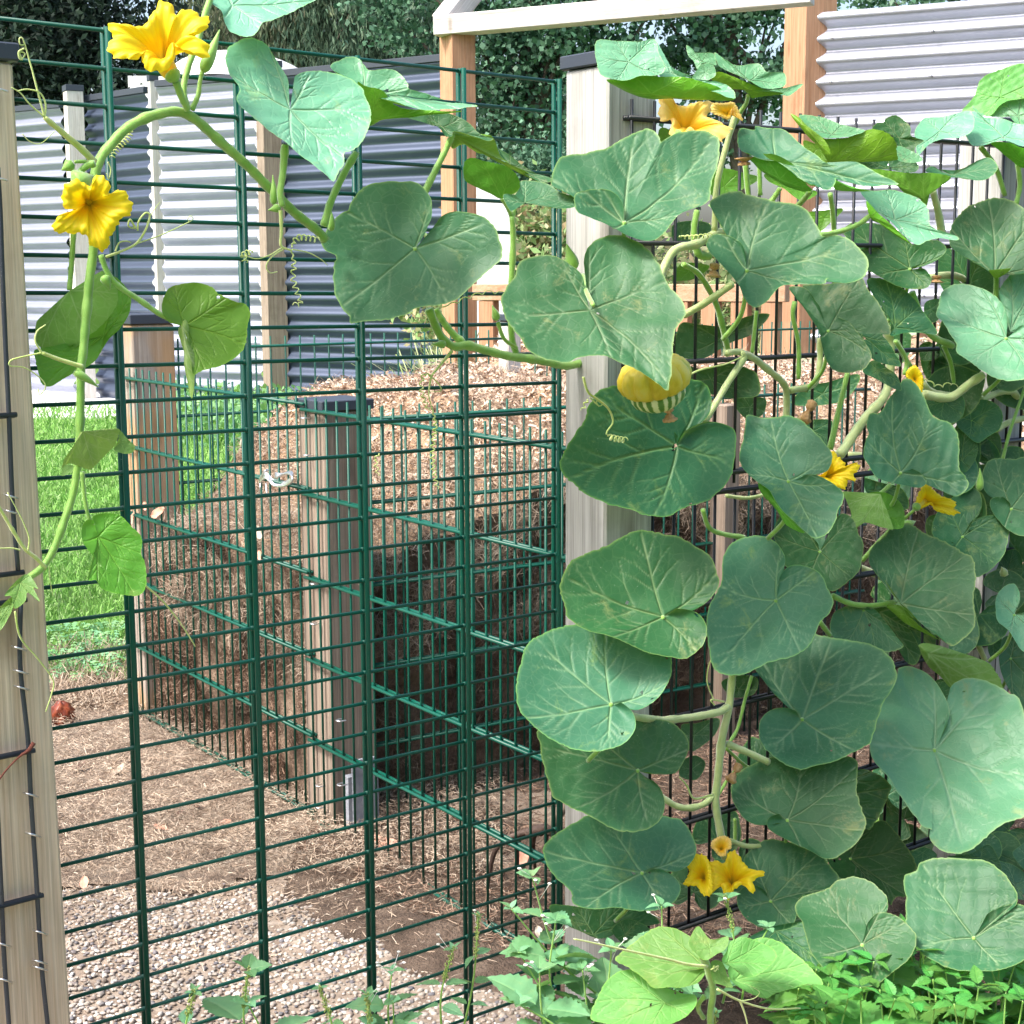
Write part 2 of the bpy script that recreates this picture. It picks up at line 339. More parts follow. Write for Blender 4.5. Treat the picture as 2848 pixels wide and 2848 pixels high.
def ribbons(cen, dirs, length, width, curl=.3, seg=3, flat=None):
    n = len(cen); rs = RNG.normal(size=(n, 3)); dirs = dirs/np.linalg.norm(dirs, axis=1)[:, None]
    side = np.cross(dirs, rs); side /= np.linalg.norm(side, axis=1)[:, None]+1e-9
    bend = np.cross(dirs, side)
    t = np.linspace(-.5, .5, seg+1); V = []
    L = np.broadcast_to(length, (n,))[:, None]; W = np.broadcast_to(width, (n,))[:, None]; C = RNG.normal(size=(n, 1))*curl
    for k in t:
        c = cen+dirs*L*k+bend*L*C*(k*k*2)
        wv = W*(1-.5*abs(k)); V += [c-side*wv/2, c+side*wv/2]
    V = np.stack(V, 1).reshape(-1, 3); base = np.arange(n)[:, None]*(2*(seg+1))
    q = np.concatenate([base+np.array([2*k, 2*k+1, 2*k+3, 2*k+2]) for k in range(seg)], 1).reshape(-1, 4)
    return V, q
def rand_mat(name, cols, rough=.9, trans=0.0, hue_scale=3, lo=.7, hi=1.15):
    m, nt, b, o = new_mat(name); g = nd(nt, 'ShaderNodeNewGeometry')
    r = ramp(nt, g.outputs['Random Per Island'], [(i/(len(cols)-1), c) for i, c in enumerate(cols)])
    v = objvec(nt); n = noise(nt, v, hue_scale, 4, .6); r2 = ramp(nt, n.outputs[0], [(.34, lo), (.66, hi)])
    c = mixc(nt, 1.0, r.outputs[0], r2.outputs[0], 'MULTIPLY'); nt.links.new(c, b.inputs['Base Color']); b.inputs['Roughness'].default_value = rough
    b.inputs['Specular IOR Level'].default_value = .25
    if trans:
        tr = nd(nt, 'ShaderNodeBsdfTranslucent'); nt.links.new(c, tr.inputs['Color']); mx = nd(nt, 'ShaderNodeMixShader', i0=trans)
        nt.links.new(b.outputs[0], mx.inputs[1]); nt.links.new(tr.outputs[0], mx.inputs[2]); nt.links.new(mx.outputs[0], o.inputs['Surface'])
    return m
M['hay'] = rand_mat('hay', [(.22, .16, .12), (.42, .33, .25), (.56, .46, .36), (.34, .25, .18), (.66, .57, .46)], hue_scale=7, lo=.6, hi=1.15)
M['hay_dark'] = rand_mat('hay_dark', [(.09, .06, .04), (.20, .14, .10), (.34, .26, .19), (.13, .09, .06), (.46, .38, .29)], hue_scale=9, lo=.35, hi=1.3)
M['hay_red'] = rand_mat('compost_fibres', [(.11, .065, .045), (.22, .14, .10), (.34, .235, .17), (.15, .095, .065), (.48, .38, .29)], hue_scale=9, lo=.4, hi=1.35)
M['chip'] = rand_mat('wood_chips', [(.36, .24, .17), (.62, .47, .35), (.72, .58, .46), (.50, .35, .25), (.78, .66, .54), (.28, .18, .13)])
M['pebble'] = rand_mat('pebbles', [(.34, .29, .24), (.52, .48, .43), (.25, .20, .16), (.60, .58, .55), (.38, .30, .24), (.13, .13, .15), (.45, .39, .33)], .6, hue_scale=6, lo=.55, hi=1.15)
M['grass'] = rand_mat('grass', [(.11, .27, .05), (.2, .42, .09), (.28, .5, .14), (.15, .33, .07), (.4, .55, .25)], .6, .3)
def ground_sample(n, u0, u1, v0, v1, z=0.0):
    U = RNG.uniform(u0, u1, n); Vv = RNG.uniform(v0, v1, n)
    d = FW[None]+CR[None]*((U-1424)/FPX)[:, None]+CU[None]*((1424-Vv)/FPX)[:, None]
    return CAM[None]+d*((z-CAMZ)/d[:, 2])[:, None]
def flatdirs(n, tilt=.3):
    a = RNG.uniform(0, 6.283, n); return np.stack([np.cos(a), np.sin(a), RNG.normal(size=n)*tilt], 1)
# litter strands lying on the dirt path
c = ground_sample(52000, 60, 1400, 1880, 2760); k = lit_ok(c[:, 0], c[:, 1]) | ((RNG.random(len(c)) < np.exp(-np.abs(c[:, 1]-3.27)*7)*.6) & (c[:, 1] < 3.4) & (c[:, 1] > 2.5)); c = c[k]; c[:, 2] = np.where(c[:, 1] > 3.25, .034, .012)+RNG.uniform(0, .022, len(c))
V, q = ribbons(c, flatdirs(len(c), .25), RNG.uniform(.006, .030, len(c)), RNG.uniform(.0008, .0020, len(c)), .6)
tag(raw_mesh('dry_grass_litter', V, q, M['hay']), 'dry cut grass and straw strewn over the dirt behind the green gate', 'litter', kind='stuff')
c = RNG.uniform((-.5, 2.6, 0), (1.2, 4.3, 0), (26000, 3)); k = (c[:, 1] > 3.1-1.0*(c[:, 0]+.25)); c = c[k]; c[:, 2] = soil_h(c[:, 0], c[:, 1])+.008
V, q = ribbons(c, flatdirs(len(c), .3), RNG.uniform(.012, .04, len(c)), RNG.uniform(.0009, .002, len(c)), .5)
tag(raw_mesh('straw_on_soil', V, q, M['hay_red']), 'brown straw and roots scattered on the dark soil of the near bay', 'litter', kind='stuff')
# pebbles of the exposed aggregate paving
ico = bpy.data.meshes.new('pebble_source'); import bmesh
bm = bmesh.new(); bmesh.ops.create_icosphere(bm, subdivisions=2, radius=1); bm.to_mesh(ico); bm.free()
iv = np.array([v.co[:] for v in ico.vertices]); itri = np.array([p.vertices[:] for p in ico.polygons]); bpy.data.meshes.remove(ico)
g = .0108; X, Y = np.meshgrid(np.arange(-1.45, .35, g), np.arange(2.15, 3.42, g)); X = X+RNG.normal(size=X.shape)*.0035; Y = Y+RNG.normal(size=Y.shape)*.0035
keep = (Y < 3.30+.05*wob(X, Y, 0, 8, 8)+RNG.normal(size=X.shape)*.05) & (Y < 2.98-1.0*(X+.25)+RNG.normal(size=X.shape)*.05) & (RNG.random(X.shape) < .84*np.clip((3.42-Y)/.28, .0, 1)) & (wob(X, Y, 0, 10, 77) < 1.0)
X, Y = X[keep], Y[keep]; n = len(X)
s = RNG.uniform(.0026, .0060, (n, 1))*RNG.uniform(.75, 1.35, (n, 3)); s[:, 2] *= .65; a = RNG.uniform(0, 6.28, n)
W = iv[None]*s[:, None]; W = W*(1+.12*RNG.normal(size=(n, len(iv), 1)))
W = np.stack([W[..., 0]*np.cos(a)[:, None]-W[..., 1]*np.sin(a)[:, None], W[..., 0]*np.sin(a)[:, None]+W[..., 1]*np.cos(a)[:, None], W[..., 2]], -1)
W += np.stack([X, Y, np.full(n, .0065)], -1)[:, None]
tq = (itri[None]+np.arange(n)[:, None, None]*len(iv)).reshape(-1, 3)
tag(raw_mesh('paving_pebbles', W.reshape(-1, 3), tq, M['pebble'], smooth=True), 'rounded cream and grey pebbles set in the paving before the bins', 'pebbles', kind='stuff')
# grass blades
c = ground_sample(42000, -60, 1000, 1140, 1960); k = (c[:, 1] < 15.5) & lawn_ok(c[:, 0], c[:, 1]); c = c[k]
hgt = RNG.uniform(.03, .075, len(c))*(.7+.12*c[:, 1]*.5); c[:, 2] = hgt*.42
V, q = ribbons(c, np.stack([RNG.normal(size=len(c))*.45, RNG.normal(size=len(c))*.45, np.ones(len(c))], 1), hgt, .0022+.0006*c[:, 1], .5)
tag(raw_mesh('grass', V, q, M['grass']), 'bright green mown lawn beyond the dirt path', 'grass', kind='stuff')
c = ground_sample(2600, 140, 420, 1820, 1990); c[:, 2] = .03
V, q = ribbons(c, flatdirs(len(c), .8), RNG.uniform(.04, .12, len(c)), .0025, .7)
tag(raw_mesh('dry_grass_tuft', V, q, M['hay']), 'pale dry grass along the lawn edge by the far bin post', 'grass', kind='stuff')
c = on_plane(1130, 790, np.array([0, 9.5, 0.]), np.array([0, 1., 0])); n = 16000
c = np.stack([RNG.uniform(-.55, 3.5, n), RNG.uniform(8.5, 12.5, n), np.zeros(n)], 1); hg = RNG.uniform(.25, .95, n); c[:, 2] = hg*.45
V, q = ribbons(c, np.stack([RNG.normal(size=n)*.3, RNG.normal(size=n)*.3, np.ones(n)], 1), hg, .009, .6)
tag(raw_mesh('tall_meadow_grass', V, q, rand_mat('meadow', [(.3, .4, .14), (.5, .55, .3), (.6, .6, .4), (.25, .38, .1)], .8, .3)), 'tall pale grass growing wild behind the wooden railing', 'grass', kind='stuff')

# ------------------------------------------------------------------ posts, caps, fences
def post(name, label, x, y, w, d, h, ang, mat, cap=True, lean=(0, 0), z0=-.1, capmat=None, ch=.022):
    """square post, (x,y) its centre, ang the direction of its front face"""
    r = empty(name, (x, y, 0), label, 'post'); a = math.radians(ang); ax = np.array([math.cos(a), math.sin(a), 0]); ay = np.array([-math.sin(a), math.cos(a), 0])
    az = np.array([lean[0], lean[1], 1.0]); mb = MB(); mb.box(np.array([x, y, 0])+az*(h+z0)/2, ax, ay, az, w/2, d/2, (h-z0)/2, .004)
    mb.build('shaft', mat, r, smooth=False)
    if cap:
        mb = MB(); mb.box(np.array([x, y, 0])+az*(h+ch/2+.001), ax, ay, az, w/2+.007, d/2+.007, ch/2, .002); mb.build('cap', capmat or M['cap'], r, smooth=False)
    return r
def mesh_panel(name, label, wall, t0, t1, ztop, rows, mat, zoff=0.0, off=0.0, spike=.03, rh=.004, rv=.003, vstep=.05, row=.2, cat='fence panel', group=None, vdown=.02, ph=0.0):
    r = empty(name, wall.p((t0+t1)/2, 0, off), label, cat, group); mb = MB()
    for k in range(rows):
        z = ztop-row*k
        for s_ in (-1, 1): mb.rod(wall.p(t0-.012, z, off+s_*(rv+rh)), wall.p(t1+.012, z, off+s_*(rv+rh)), rh)
    mb.build('rails', mat, r); mb = MB(); t = t0+ph
    while t < t1+1e-6:
        mb.rod(wall.p(t, ztop+spike, off), wall.p(t, ztop-row*(rows-1)-vdown, off), rv, 6); t += vstep
    mb.build('upright_wires', mat, r); return r
# grey gate post carrying the black fence
FP = .0; wpost = .108
tR = F.t_of(1683, 1400, -.008)
ctr = F.p(tR+wpost/2, 0, -.008-wpost/2)
gp = post('wooden_post', 'thick weathered grey post with dark cap between green gate and black mesh fence', ctr[0], ctr[1], wpost, wpost, 1.668, 37.3, M['wood_grey'])
# left tan post
LW = Wall(G.o[0]+G.n[0]*.085, G.o[1]+G.n[1]*.085, 38.95)
tL = LW.t_of(137, 1474); lw = .125
ctr = LW.p(tL-lw/2, 0, -lw/2)
lp = post('wooden_post', 'tan wooden post with knots and stapled black mesh at the left edge', ctr[0], ctr[1], lw, lw, 1.600, 38.95, M['wood_tan'], lean=(-.0095, -.002))
r = empty('fence_panel', LW.p(tL-.16, 0), 'dark mesh panel end stapled to the face of the tan post at the left', 'fence panel')
mb = MB()
for (x, y, t) in ((30, 403, 'D'), (80, 1252, 'D'), (80, 1403, 'D'), (100, 487, 'G'), (140, 1272, 'G')):
    u, v = T(t, x, y); z = LW.px(u, v, .015)[2]
    xe = {403: 92, 1252: 132, 1403: 147, 487: 190, 1272: 236}[y]; te = LW.t_of(T(t, xe, y)[0], v, .015)
    for s_ in (0, .0075): mb.rod(LW.p(te-.4, z+s_*.2, .006+s_), LW.p(te, z+s_*.2, .006+s_), .0035, 8)
    mb.build('rail', M['blackl'], r, smooth=True); mb = MB()
mb = MB()
def lp_pts(pts, off): return [LW.px(*T(t, x, y), off) for t, x, y in pts]
mb.tube(catmull(lp_pts([('A', -12, 900), ('A', 2, 1150), ('A', 14, 1500), ('A', 32, 1900), ('D', 48, 400), ('D', 68, 870), ('D', 98, 1240)], .013), 30), .0032, 8)
mb.tube(catmull(lp_pts([('D', 112, 1390), ('G', 108, 0), ('G', 150, 400), ('G', 165, 700), ('G', 195, 1150), ('G', 222, 1600), ('G', 262, 1990)], .013), 30), .0032, 8)
mb.tube(catmull(lp_pts([('G', -14, 780), ('G', 8, 1250), ('G', 24, 1600), ('G', 52, 1990)], .013), 20), .0032, 8)
mb.build('upright_wires', M['blackl'], r)
for (t, x, y) in (('A', 2, 480), ('A', 2, 960), ('D', 60, 832), ('D', 58, 915), ('D', 102, 1648), ('G', 112, 40), ('G', 118, 126), ('G', 165, 700), ('G', 178, 915), ('G', 217, 1440), ('G', 214, 1598), ('G', 214, 1632), ('G', 18, 1505), ('G', 28, 1697)):
    u, v = T(t, x, y); th = np.linspace(0, math.pi, 9); mb = MB()
    pts = [LW.px(u+20*math.cos(q_), v+6*math.cos(q_), .001+.018*math.sin(q_)) for q_ in th]
    mb.tube(pts, .0015, 6); mb.build('staple', M['steel'], r)
mb = MB(); mb.tube(catmull(lp_pts([('G', -20, 640), ('G', 40, 560), ('G', 110, 490), ('G', 150, 465), ('G', 183, 420)], .022), 14), [.0012]*9+[.0018, .0022, .0025, .0028, .003], 6)
mb.build('tie_wire', mottled('rusty_wire', [(.3, (.1, .03, .02)), (.7, (.2, .07, .05))], 60), r)
# black fence
t_r = F.t_of(2800, 600)
mesh_panel('fence_panel', 'black double wire mesh panel carrying the squash vine, upper one', F, F.t_of(1757, 340), t_r+.9, 1.585, 4, M['black'], row=.2, ph=0.0)
mesh_panel('fence_panel', 'black double wire mesh panel below the upper one, close to the soil', F, F.t_of(1775, 1400), t_r+.9, .949, 5, M['black'], off=-.018, spike=.0, vdown=.0)
cc = F.p(t_r+.055, 0, -.07)
post('wooden_post', 'grey wooden post with dark cap behind the black mesh at the far right', cc[0], cc[1], .108, .108, 1.62, 37.3, M['wood_grey'])
# green gate: panel turned on its side, uprights in pairs, thin cross wires every 5 cm
gr = empty('metal_gate', G.p(-.5, 0), 'dark green wire mesh gate with paired uprights and close cross wires', 'gate')
gz = 1.34+.311; rr = .0042
def gsag(t): return -.0133*t
for i in range(-1, 5):
    t = -.2*(4-i); mb = MB()
    for s_ in (-1, 1): mb.rod(G.p(t+.0, gz+gsag(t)+.004, s_*.0072), G.p(t, gz+gsag(t)-1.607, s_*.0072), rr, 10)
    mb.build('upright_bar', M['green'], gr)
mb = MB()
for k in range(33):
    z = gz-.05*k; mb.rod(G.p(-1.02, z+gsag(-1.02), 0), G.p(.008, z+gsag(.008), 0), .003, 8)
    for i in range(-1, 5):
        t = -.2*(4-i); mb.rod(G.p(t-.0055, z+gsag(t), 0), G.p(t+.0055, z+gsag(t), 0), .0040, 8)
mb.build('cross_wires', M['green'], gr)
# bin front and dividers
tpB0, tpB1 = P.t_of(345, 1100), P.t_of(845, 1130); tpA0 = P.t_of(850, 1135)
mesh_panel('fence_panel', 'green double wire mesh front of the near compost bay, between weathered post and gate post', P, tpA0, .60, 1.34-.318, 6, M['green'], spike=.03)
mesh_panel('fence_panel', 'green double wire mesh front of the far compost bay, between the two capped bin posts', P, tpB0, tpB1, 1.34-.305, 6, M['green'], spike=.03)
o = P.p(tpA0+.04, 0, -.02)
D = Wall(o[0], o[1], 32.5)
mesh_panel('fence_panel', 'green double wire mesh divider between near and far compost bays', D, .06, 1.75, 1.34-.345, 6, M['green'], spike=.03)
o = P.p(tpB0+.03, 0, -.03); Ew = Wall(o[0], o[1], 34.0)
mesh_panel('fence_panel', 'green double wire mesh back wall of the far compost bay', Ew, .03, 1.27, 1.115, 5, M['green'], spike=.03)
mesh_panel('fence_panel', 'green double wire mesh back wall continuing to the right behind the vine', Ew, 1.42, 3.1, 1.115, 5, M['green'], spike=.03)
# bin posts
def wall_post(label, wall, u, v, w, h, mat, off, wide=None, **k):
    t = wall.t_of(u, v, off); c_ = wall.p(t+w/2, 0, off-w/2); return post('wooden_post', label, c_[0], c_[1], w, w, h, math.degrees(math.atan2(wall.d[1], wall.d[0])), mat, **k)
p2 = wall_post('weathered brown post with grey cap between the two compost bays', P, 838, 1500, .125, 1.02, M['wood_mid'], -.010, ch=.024)
mb = MB(); q0 = D.p(-.0, .18, .0); 
c0 = P.p(tpA0+.135, .10, -.06); mb.box(c0, D.d, -D.n, Z3, .03, .004, .10); mb.box(c0+Z3*-.03-D.n*.012, D.d, -D.n, Z3, .04, .012, .09)
mb.build('metal_shoe', mottled('shoe', [(.3, (.2, .22, .26)), (.7, (.3, .32, .36))], 20), p2, smooth=False)
wall_post('orange stained post with grey cap at the far corner of the compost bay', P, 337, 1300, .13, 1.19, M['wood_stain'], -.012, ch=.028)
def post_px(label, ul, um, ur, vt, y, mat, h=None, cap=True, ang=37, **k):
    """left edge, corner and right edge in the picture at row vt, standing at depth y"""
    a, b = at_depth(ul, vt, y), at_depth(ur, vt, y); w_ = (b[0]-a[0])/(abs(math.cos(math.radians(ang)))+abs(math.sin(math.radians(ang))))
    return post('wooden_post', label, (a[0]+b[0])/2, y, w_, w_, h or a[2], ang, mat, cap=cap, **k)
post_px('pale bleached post with dark cap behind the pile at the back of the compost bay', 1384, 1415, 1450, 893, 5.35, M['wood_white'])
post_px('bare weathered stake inside the bay behind the black mesh', 1978, 2000, 2062, 1110, 4.25, M['wood_mid'], cap=False, h=.98)
for (x, y, k_) in ((1640, 410, 'D'), (1655, 610, 'D'), (1790, 625, 'D'), (1690, 1300, 'D'), (1690, 1515, 'D'), (1720, 650, 'G'), (1720, 765, 'G'), (1835, 645, 'G'), (1830, 300, 'G')):
    u, v = T(k_, x, y); mb = MB(); c_ = P.px(u, v, .006); mb.tube(catmull([c_-P.d*.008-P.n*.01, c_-P.d*.008+P.n*.006, c_+P.n*.010, c_+P.d*.008+P.n*.006, c_+P.d*.008-P.n*.01], 10), .0017, 6); mb.build('staple', M['steel'], p2)
# ------------------------------------------------------------------ pergola, railing, white board
yA, yB = 9.0, 9.1
post_px('orange timber pergola post at the left end of the beam', 1221, 1258, 1323, 100, yA, M['wood_orange'], ang=30)
post_px('tall orange timber pergola post beside the large corrugated panel', 2188, 2255, 2326, -60, yB, M['wood_orange'], cap=False, ang=25, h=3.4)
def beam(name, label, a, b, h, w, mat, cat='beam', parent=None):
    a, b = np.array(a), np.array(b); d = b-a; L = np.linalg.norm(d); d /= L; s_ = np.cross(d, [0, 0, 1.]); s_ /= np.linalg.norm(s_); up = np.cross(s_, d)
    mb = MB(); o = empty(name, (a+b)/2, label, cat); mid = (a+b)/2
    # keep the grain along the beam: mesh lies along local x
    me = MB(); me.box((0, 0, 0), (1, 0, 0), (0, 1, 0), (0, 0, 1), L/2, w/2, h/2, .004); ob = me.build('timber', mat, smooth=False)
    ob.parent = o; rot = Matrix((d.tolist(), (-s_).tolist(), up.tolist())).transposed(); o.rotation_euler = rot.to_euler(); return o
beam('pergola_beam', 'grey bleached horizontal beam lying across the two orange pergola posts', at_depth(1216, 75, yA-.02), at_depth(2260, -18, 8.25), .105, .12, M['wood_pale_x'])
beam('pergola_brace', 'sloping rafter rising from the top of the left pergola post', at_depth(1236, 66, yA-.02), at_depth(1375, -110, yA+.35), .12, .12, M['wood_pale_x'])
rl = empty('wooden_railing', at_depth(1600, 900, 8.6)*[1, 1, 0], 'low orange wooden railing with square balusters behind the compost bays', 'railing')
a = at_depth(1323, 795, 8.75); b = at_depth(2190, 835, 8.0); a[2] = b[2] = (a[2]+b[2])/2
mb = MB(); d_ = (b-a)/np.linalg.norm(b-a); s_ = np.cross(d_, Z3)
mb.box((a+b)/2, d_, s_, Z3, np.linalg.norm(b-a)/2, .045, .045, .004); mb.build('top_rail', M['wood_orange_x'], rl, smooth=False)
for k in range(11):
    c_ = a+(b-a)*((k+.5)/11); mb = MB(); mb.box(c_*[1, 1, 0]+Z3*(a[2]-.045)/2, d_, s_, Z3, .045, .04, (a[2]-.047)/2, .003); mb.build('baluster', M['wood_orange'], rl, smooth=False)
m_white = mottled('white_board', [(.3, (.74, .75, .77)), (.7, (.82, .83, .84))], 5, .6, 30, .1, .002)
mb = MB(); a = at_depth(1312, 512, 10.2); b = at_depth(1428, 900, 10.2); mb.box(((a[0]+b[0])/2, 10.2, a[2]/2), (1, 0, 0), (0, 1, 0), Z3, (b[0]-a[0])/2, .02, a[2]/2, .004)
o_ = mb.build('white_board', m_white, smooth=False); tag(o_, 'plain white board standing behind the orange pergola post', 'board')
# corrugated fences
def corr(label, a, b, ztop, pitch, amp, mat, zb=0.0, flash=True, screws=True):
    a = np.array([a[0], a[1], 0.]); b = np.array([b[0], b[1], 0.]); r = empty('corrugated_panel', (a+b)/2, label, 'fence panel')
    d = (b-a); L = np.linalg.norm(d); d /= L; n_ = np.array([d[1], -d[0], 0]); nz = int((ztop-zb)/pitch*12); z = np.linspace(zb, ztop, nz); wv = amp*np.sin(2*math.pi*(ztop-z)/pitch)
    nx = 14; t = np.linspace(0, L, nx); V = a[None, None]+d*t[:, None, None]+n_*(wv[None, :, None]+.002*np.sin(t*5+1)[:, None, None])+Z3*z[None, :, None]
    i = np.arange(nx*nz).reshape(nx, nz); q = np.stack([i[:-1, :-1], i[1:, :-1], i[1:, 1:], i[:-1, 1:]], -1).reshape(-1, 4)
    raw_mesh('sheet', V.reshape(-1, 3), q, mat, r, smooth=True)
    if flash:
        mb = MB(); mb.box(a+(b-a)/2+Z3*(ztop+.005), d, n_, Z3, L/2, amp+.02, .03, .003); mb.build('top_trim', M['cap'], r, smooth=False)
    if screws:
        mb = MB()
        for k in range(1, int((ztop-zb)/pitch)-1, 2):
            for tt in (.12, L*.45):
                mb = MB(); mb.rod(a+d*tt+n_*(amp*.9)+Z3*(ztop-pitch*(k+.25)), a+d*tt+n_*(amp+.012)+Z3*(ztop-pitch*(k+.25)), .009, 8, .004); mb.build('screw', M['steel'], r)
    return r
def corr_mat(name, c, rough, met):
    m, nt, b, o = new_mat(name); v = objvec(nt, (1, 1, 3)); n = noise(nt, v, 2.5, 5, .65); r = ramp(nt, n.outputs[0], [(.3, tuple(q*.85 for q in c)), (.7, c)])
    nt.links.new(r.outputs[0], b.inputs['Base Color']); b.inputs['Roughness'].default_value = rough; b.inputs['Metallic'].default_value = met; return m
m_cl = corr_mat('sheet_light', (.29, .31, .40), .34, .35); m_cd = corr_mat('sheet_dark_reflecting', (.085, .11, .17), .32, .4); m_cr = corr_mat('sheet_bright', (.46, .48, .56), .30, .35)  # light and dark left sheets carry reflected sky and trees in base colour
def base(u, vtop, H=3.1): # ground position of a fence of height H whose top shows at (u, vtop)
    d = ray(u, vtop); t = (H-CAMZ)/d[2]; return (d*t)[:2]
Hf = 3.12
s0, s1, s2, s3, s4, s5 = base(-80, 318, Hf), base(172, 293, Hf), base(237, 277, Hf), base(409, 251, Hf), base(712, 214, Hf), base(1235, 163, Hf)
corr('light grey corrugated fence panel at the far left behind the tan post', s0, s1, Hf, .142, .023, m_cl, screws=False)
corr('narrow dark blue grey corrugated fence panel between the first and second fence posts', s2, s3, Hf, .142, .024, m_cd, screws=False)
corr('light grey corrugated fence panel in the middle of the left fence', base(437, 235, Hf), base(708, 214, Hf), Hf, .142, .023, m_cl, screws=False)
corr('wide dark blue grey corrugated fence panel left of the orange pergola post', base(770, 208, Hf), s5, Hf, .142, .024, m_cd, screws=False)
for lab, ul, ur, vt in (('pale fence post with cap, leftmost of the posts in the corrugated fence', 172, 234, 251), ('slim white fence post between dark and light corrugated panels', 409, 440, 222), ('weathered fence post between the middle light panel and the wide dark panel', 706, 785, 186)):
    y = base((ul+ur)/2, vt+22, Hf)[1]; post_px(lab, ul, ur-30, ur, vt+4, y, M['wood_white'] if ur-ul < 70 else M['wood_mid'], ang=28, ch=.06)
ra, rb = base(2262, 36, 2.76), base(3050, -28, 2.76)
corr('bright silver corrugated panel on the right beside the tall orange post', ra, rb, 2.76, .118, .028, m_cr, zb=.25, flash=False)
# white dome of a greenhouse beyond the fence
c_ = at_depth(690, 250, 24.); dm = MB(); n1, n2 = 40, 14; V = []
for i in range(n2+1):
    ph_ = i/n2*math.pi/2
    for j in range(n1): th = j/n1*2*math.pi; V.append((c_[0]+1.12*math.cos(ph_)*math.cos(th), 24+3.0*math.cos(ph_)*math.sin(th), 3.9+.58*math.sin(ph_)))
Fq = [(i*n1+j, i*n1+(j+1) % n1, (i+1)*n1+(j+1) % n1, (i+1)*n1+j) for i in range(n2) for j in range(n1)]
dm.add(V, Fq); gh = empty('greenhouse', (c_[0], 24, 0), 'white domed greenhouse roof rising behind the left corrugated fence', 'greenhouse'); dm.build('roof', m_white, gh)
mb = MB(); mb.box((c_[0], 24, 1.95), (1, 0, 0), (0, 1, 0), Z3, 1.1, 2.9, 1.94); mb.build('wall', m_white, gh, smooth=False)

# ------------------------------------------------------------------ trees
def cards(cen, size, aspect=1.5, dirs=None, droop=None):
    n = len(cen); a = RNG.normal(size=(n, 3)) if dirs is None else dirs; a /= np.linalg.norm(a, axis=1)[:, None]
    b = np.cross(a, RNG.normal(size=(n, 3))); b /= np.linalg.norm(b, axis=1)[:, None]; s = np.broadcast_to(size, (n,))[:, None]
    nn = np.cross(a, b)*s*.12
    V = np.stack([cen-a*s*aspect/2, cen+b*s/2*.9+nn, cen+a*s*aspect/2, cen-b*s/2*.9+nn], 1).reshape(-1, 3)
    return V, np.arange(n*4).reshape(n, 4)
def tree(name, label, cat, x, y, h, rx, ry, zc, rz, n, size, mat, clumps=70, spread=.45, aspect=1.4, willow=False, trunk=.18, group=None, zmin=.2):
    r = empty(name, (x, y, 0), label, cat, group); rs = np.random.default_rng(int(abs(x*97+y*13)))
    d = rs.normal(size=(clumps, 3)); d /= np.linalg.norm(d, axis=1)[:, None]; cc = d*(rs.random((clumps, 1))**.45)*[rx, ry, rz]+[x, y, zc]
    mb = MB(); tp = catmull([(x, y, -.1), (x+.1, y, zc*.4), (x-.1, y+.05, zc), (x+.15, y, zc+rz*.6)], 12); mb.tube(tp, np.linspace(trunk, trunk*.25, 12), 10)
    for i in range(0, clumps, 3):
        k = rs.integers(4, 11); s_ = tp[k]; m_ = (s_+cc[i])/2+[0, 0, .15*rz*.3]; mb.tube(catmull([s_, m_, cc[i]], 6), np.linspace(trunk*.3, trunk*.05, 6), 6)
    mb.build('trunk', M['bark'], r)
    idx = rs.integers(0, clumps, n); off = rs.normal(size=(n, 3))
    if willow:
        ns = n//30; st = cc[rs.integers(0, clumps, ns)]+rs.normal(size=(ns, 3))*spread*[1, 1, .6]; L = rs.uniform(1.2, 3.6, ns)
        k = rs.random((ns, 30)); P_ = st[:, None]+np.stack([.12*np.sin(k*5+st[:, :1])+rs.normal(size=k.shape)*.03, rs.normal(size=k.shape)*.05, -k*L[:, None]], -1)
        P_ = P_.reshape(-1, 3); P_ = P_[P_[:, 2] > zmin]; dr = np.stack([rs.normal(size=len(P_))*.35, rs.normal(size=len(P_))*.35, -np.ones(len(P_))], 1)
        V, q = cards(P_, size, 4.2, dr)
    else:
        P_ = cc[idx]+off*spread*np.array([1, 1, .75])*rs.uniform(.5, 1.1, (clumps, 1))[idx]; P_ = P_[P_[:, 2] > zmin]
        V, q = cards(P_, size*rs.uniform(.6, 1.3, len(P_)), aspect)
    raw_mesh('crown', V, q, mat, r); return r
M['bark'] = mottled('bark', [(.3, (.06, .05, .04)), (.7, (.16, .13, .1))], 6, .95, 40, .8, .02)
M['f_dark'] = rand_mat('foliage_conifer', [(.005, .014, .009), (.012, .03, .018), (.02, .045, .025)], .7)
M['f_willow'] = rand_mat('foliage_willow', [(.08, .14, .065), (.15, .21, .11), (.24, .30, .17), (.23, .23, .14), (.05, .09, .045)], .6, .2)
M['f_willow2'] = rand_mat('foliage_willow_dark', [(.04, .09, .055), (.08, .15, .085), (.15, .23, .14), (.03, .06, .035)], .6, .2)
M['f_broad'] = rand_mat('foliage_broad', [(.035, .10, .055), (.07, .17, .095), (.15, .29, .18), (.05, .12, .07)], .45, .15)
M['f_shrub'] = rand_mat('foliage_shrub', [(.2, .34, .12), (.3, .45, .18), (.42, .30, .18), (.5, .52, .3), (.15, .28, .1)], .7, .3)
tree('conifer', 'near black dense conifer in the upper left corner', 'tree', -6.6, 23, 9, 2.0, 2.0, 4.6, 4.4, 70000, .055, M['f_dark'], 90, .5, 2.2)
tree('conifer', 'dark conifer filling the gap right of the corner conifer', 'tree', -9.2, 25, 9, 2.4, 2.4, 4.6, 4.6, 40000, .07, M['f_dark'], 60, .6, 2.2)
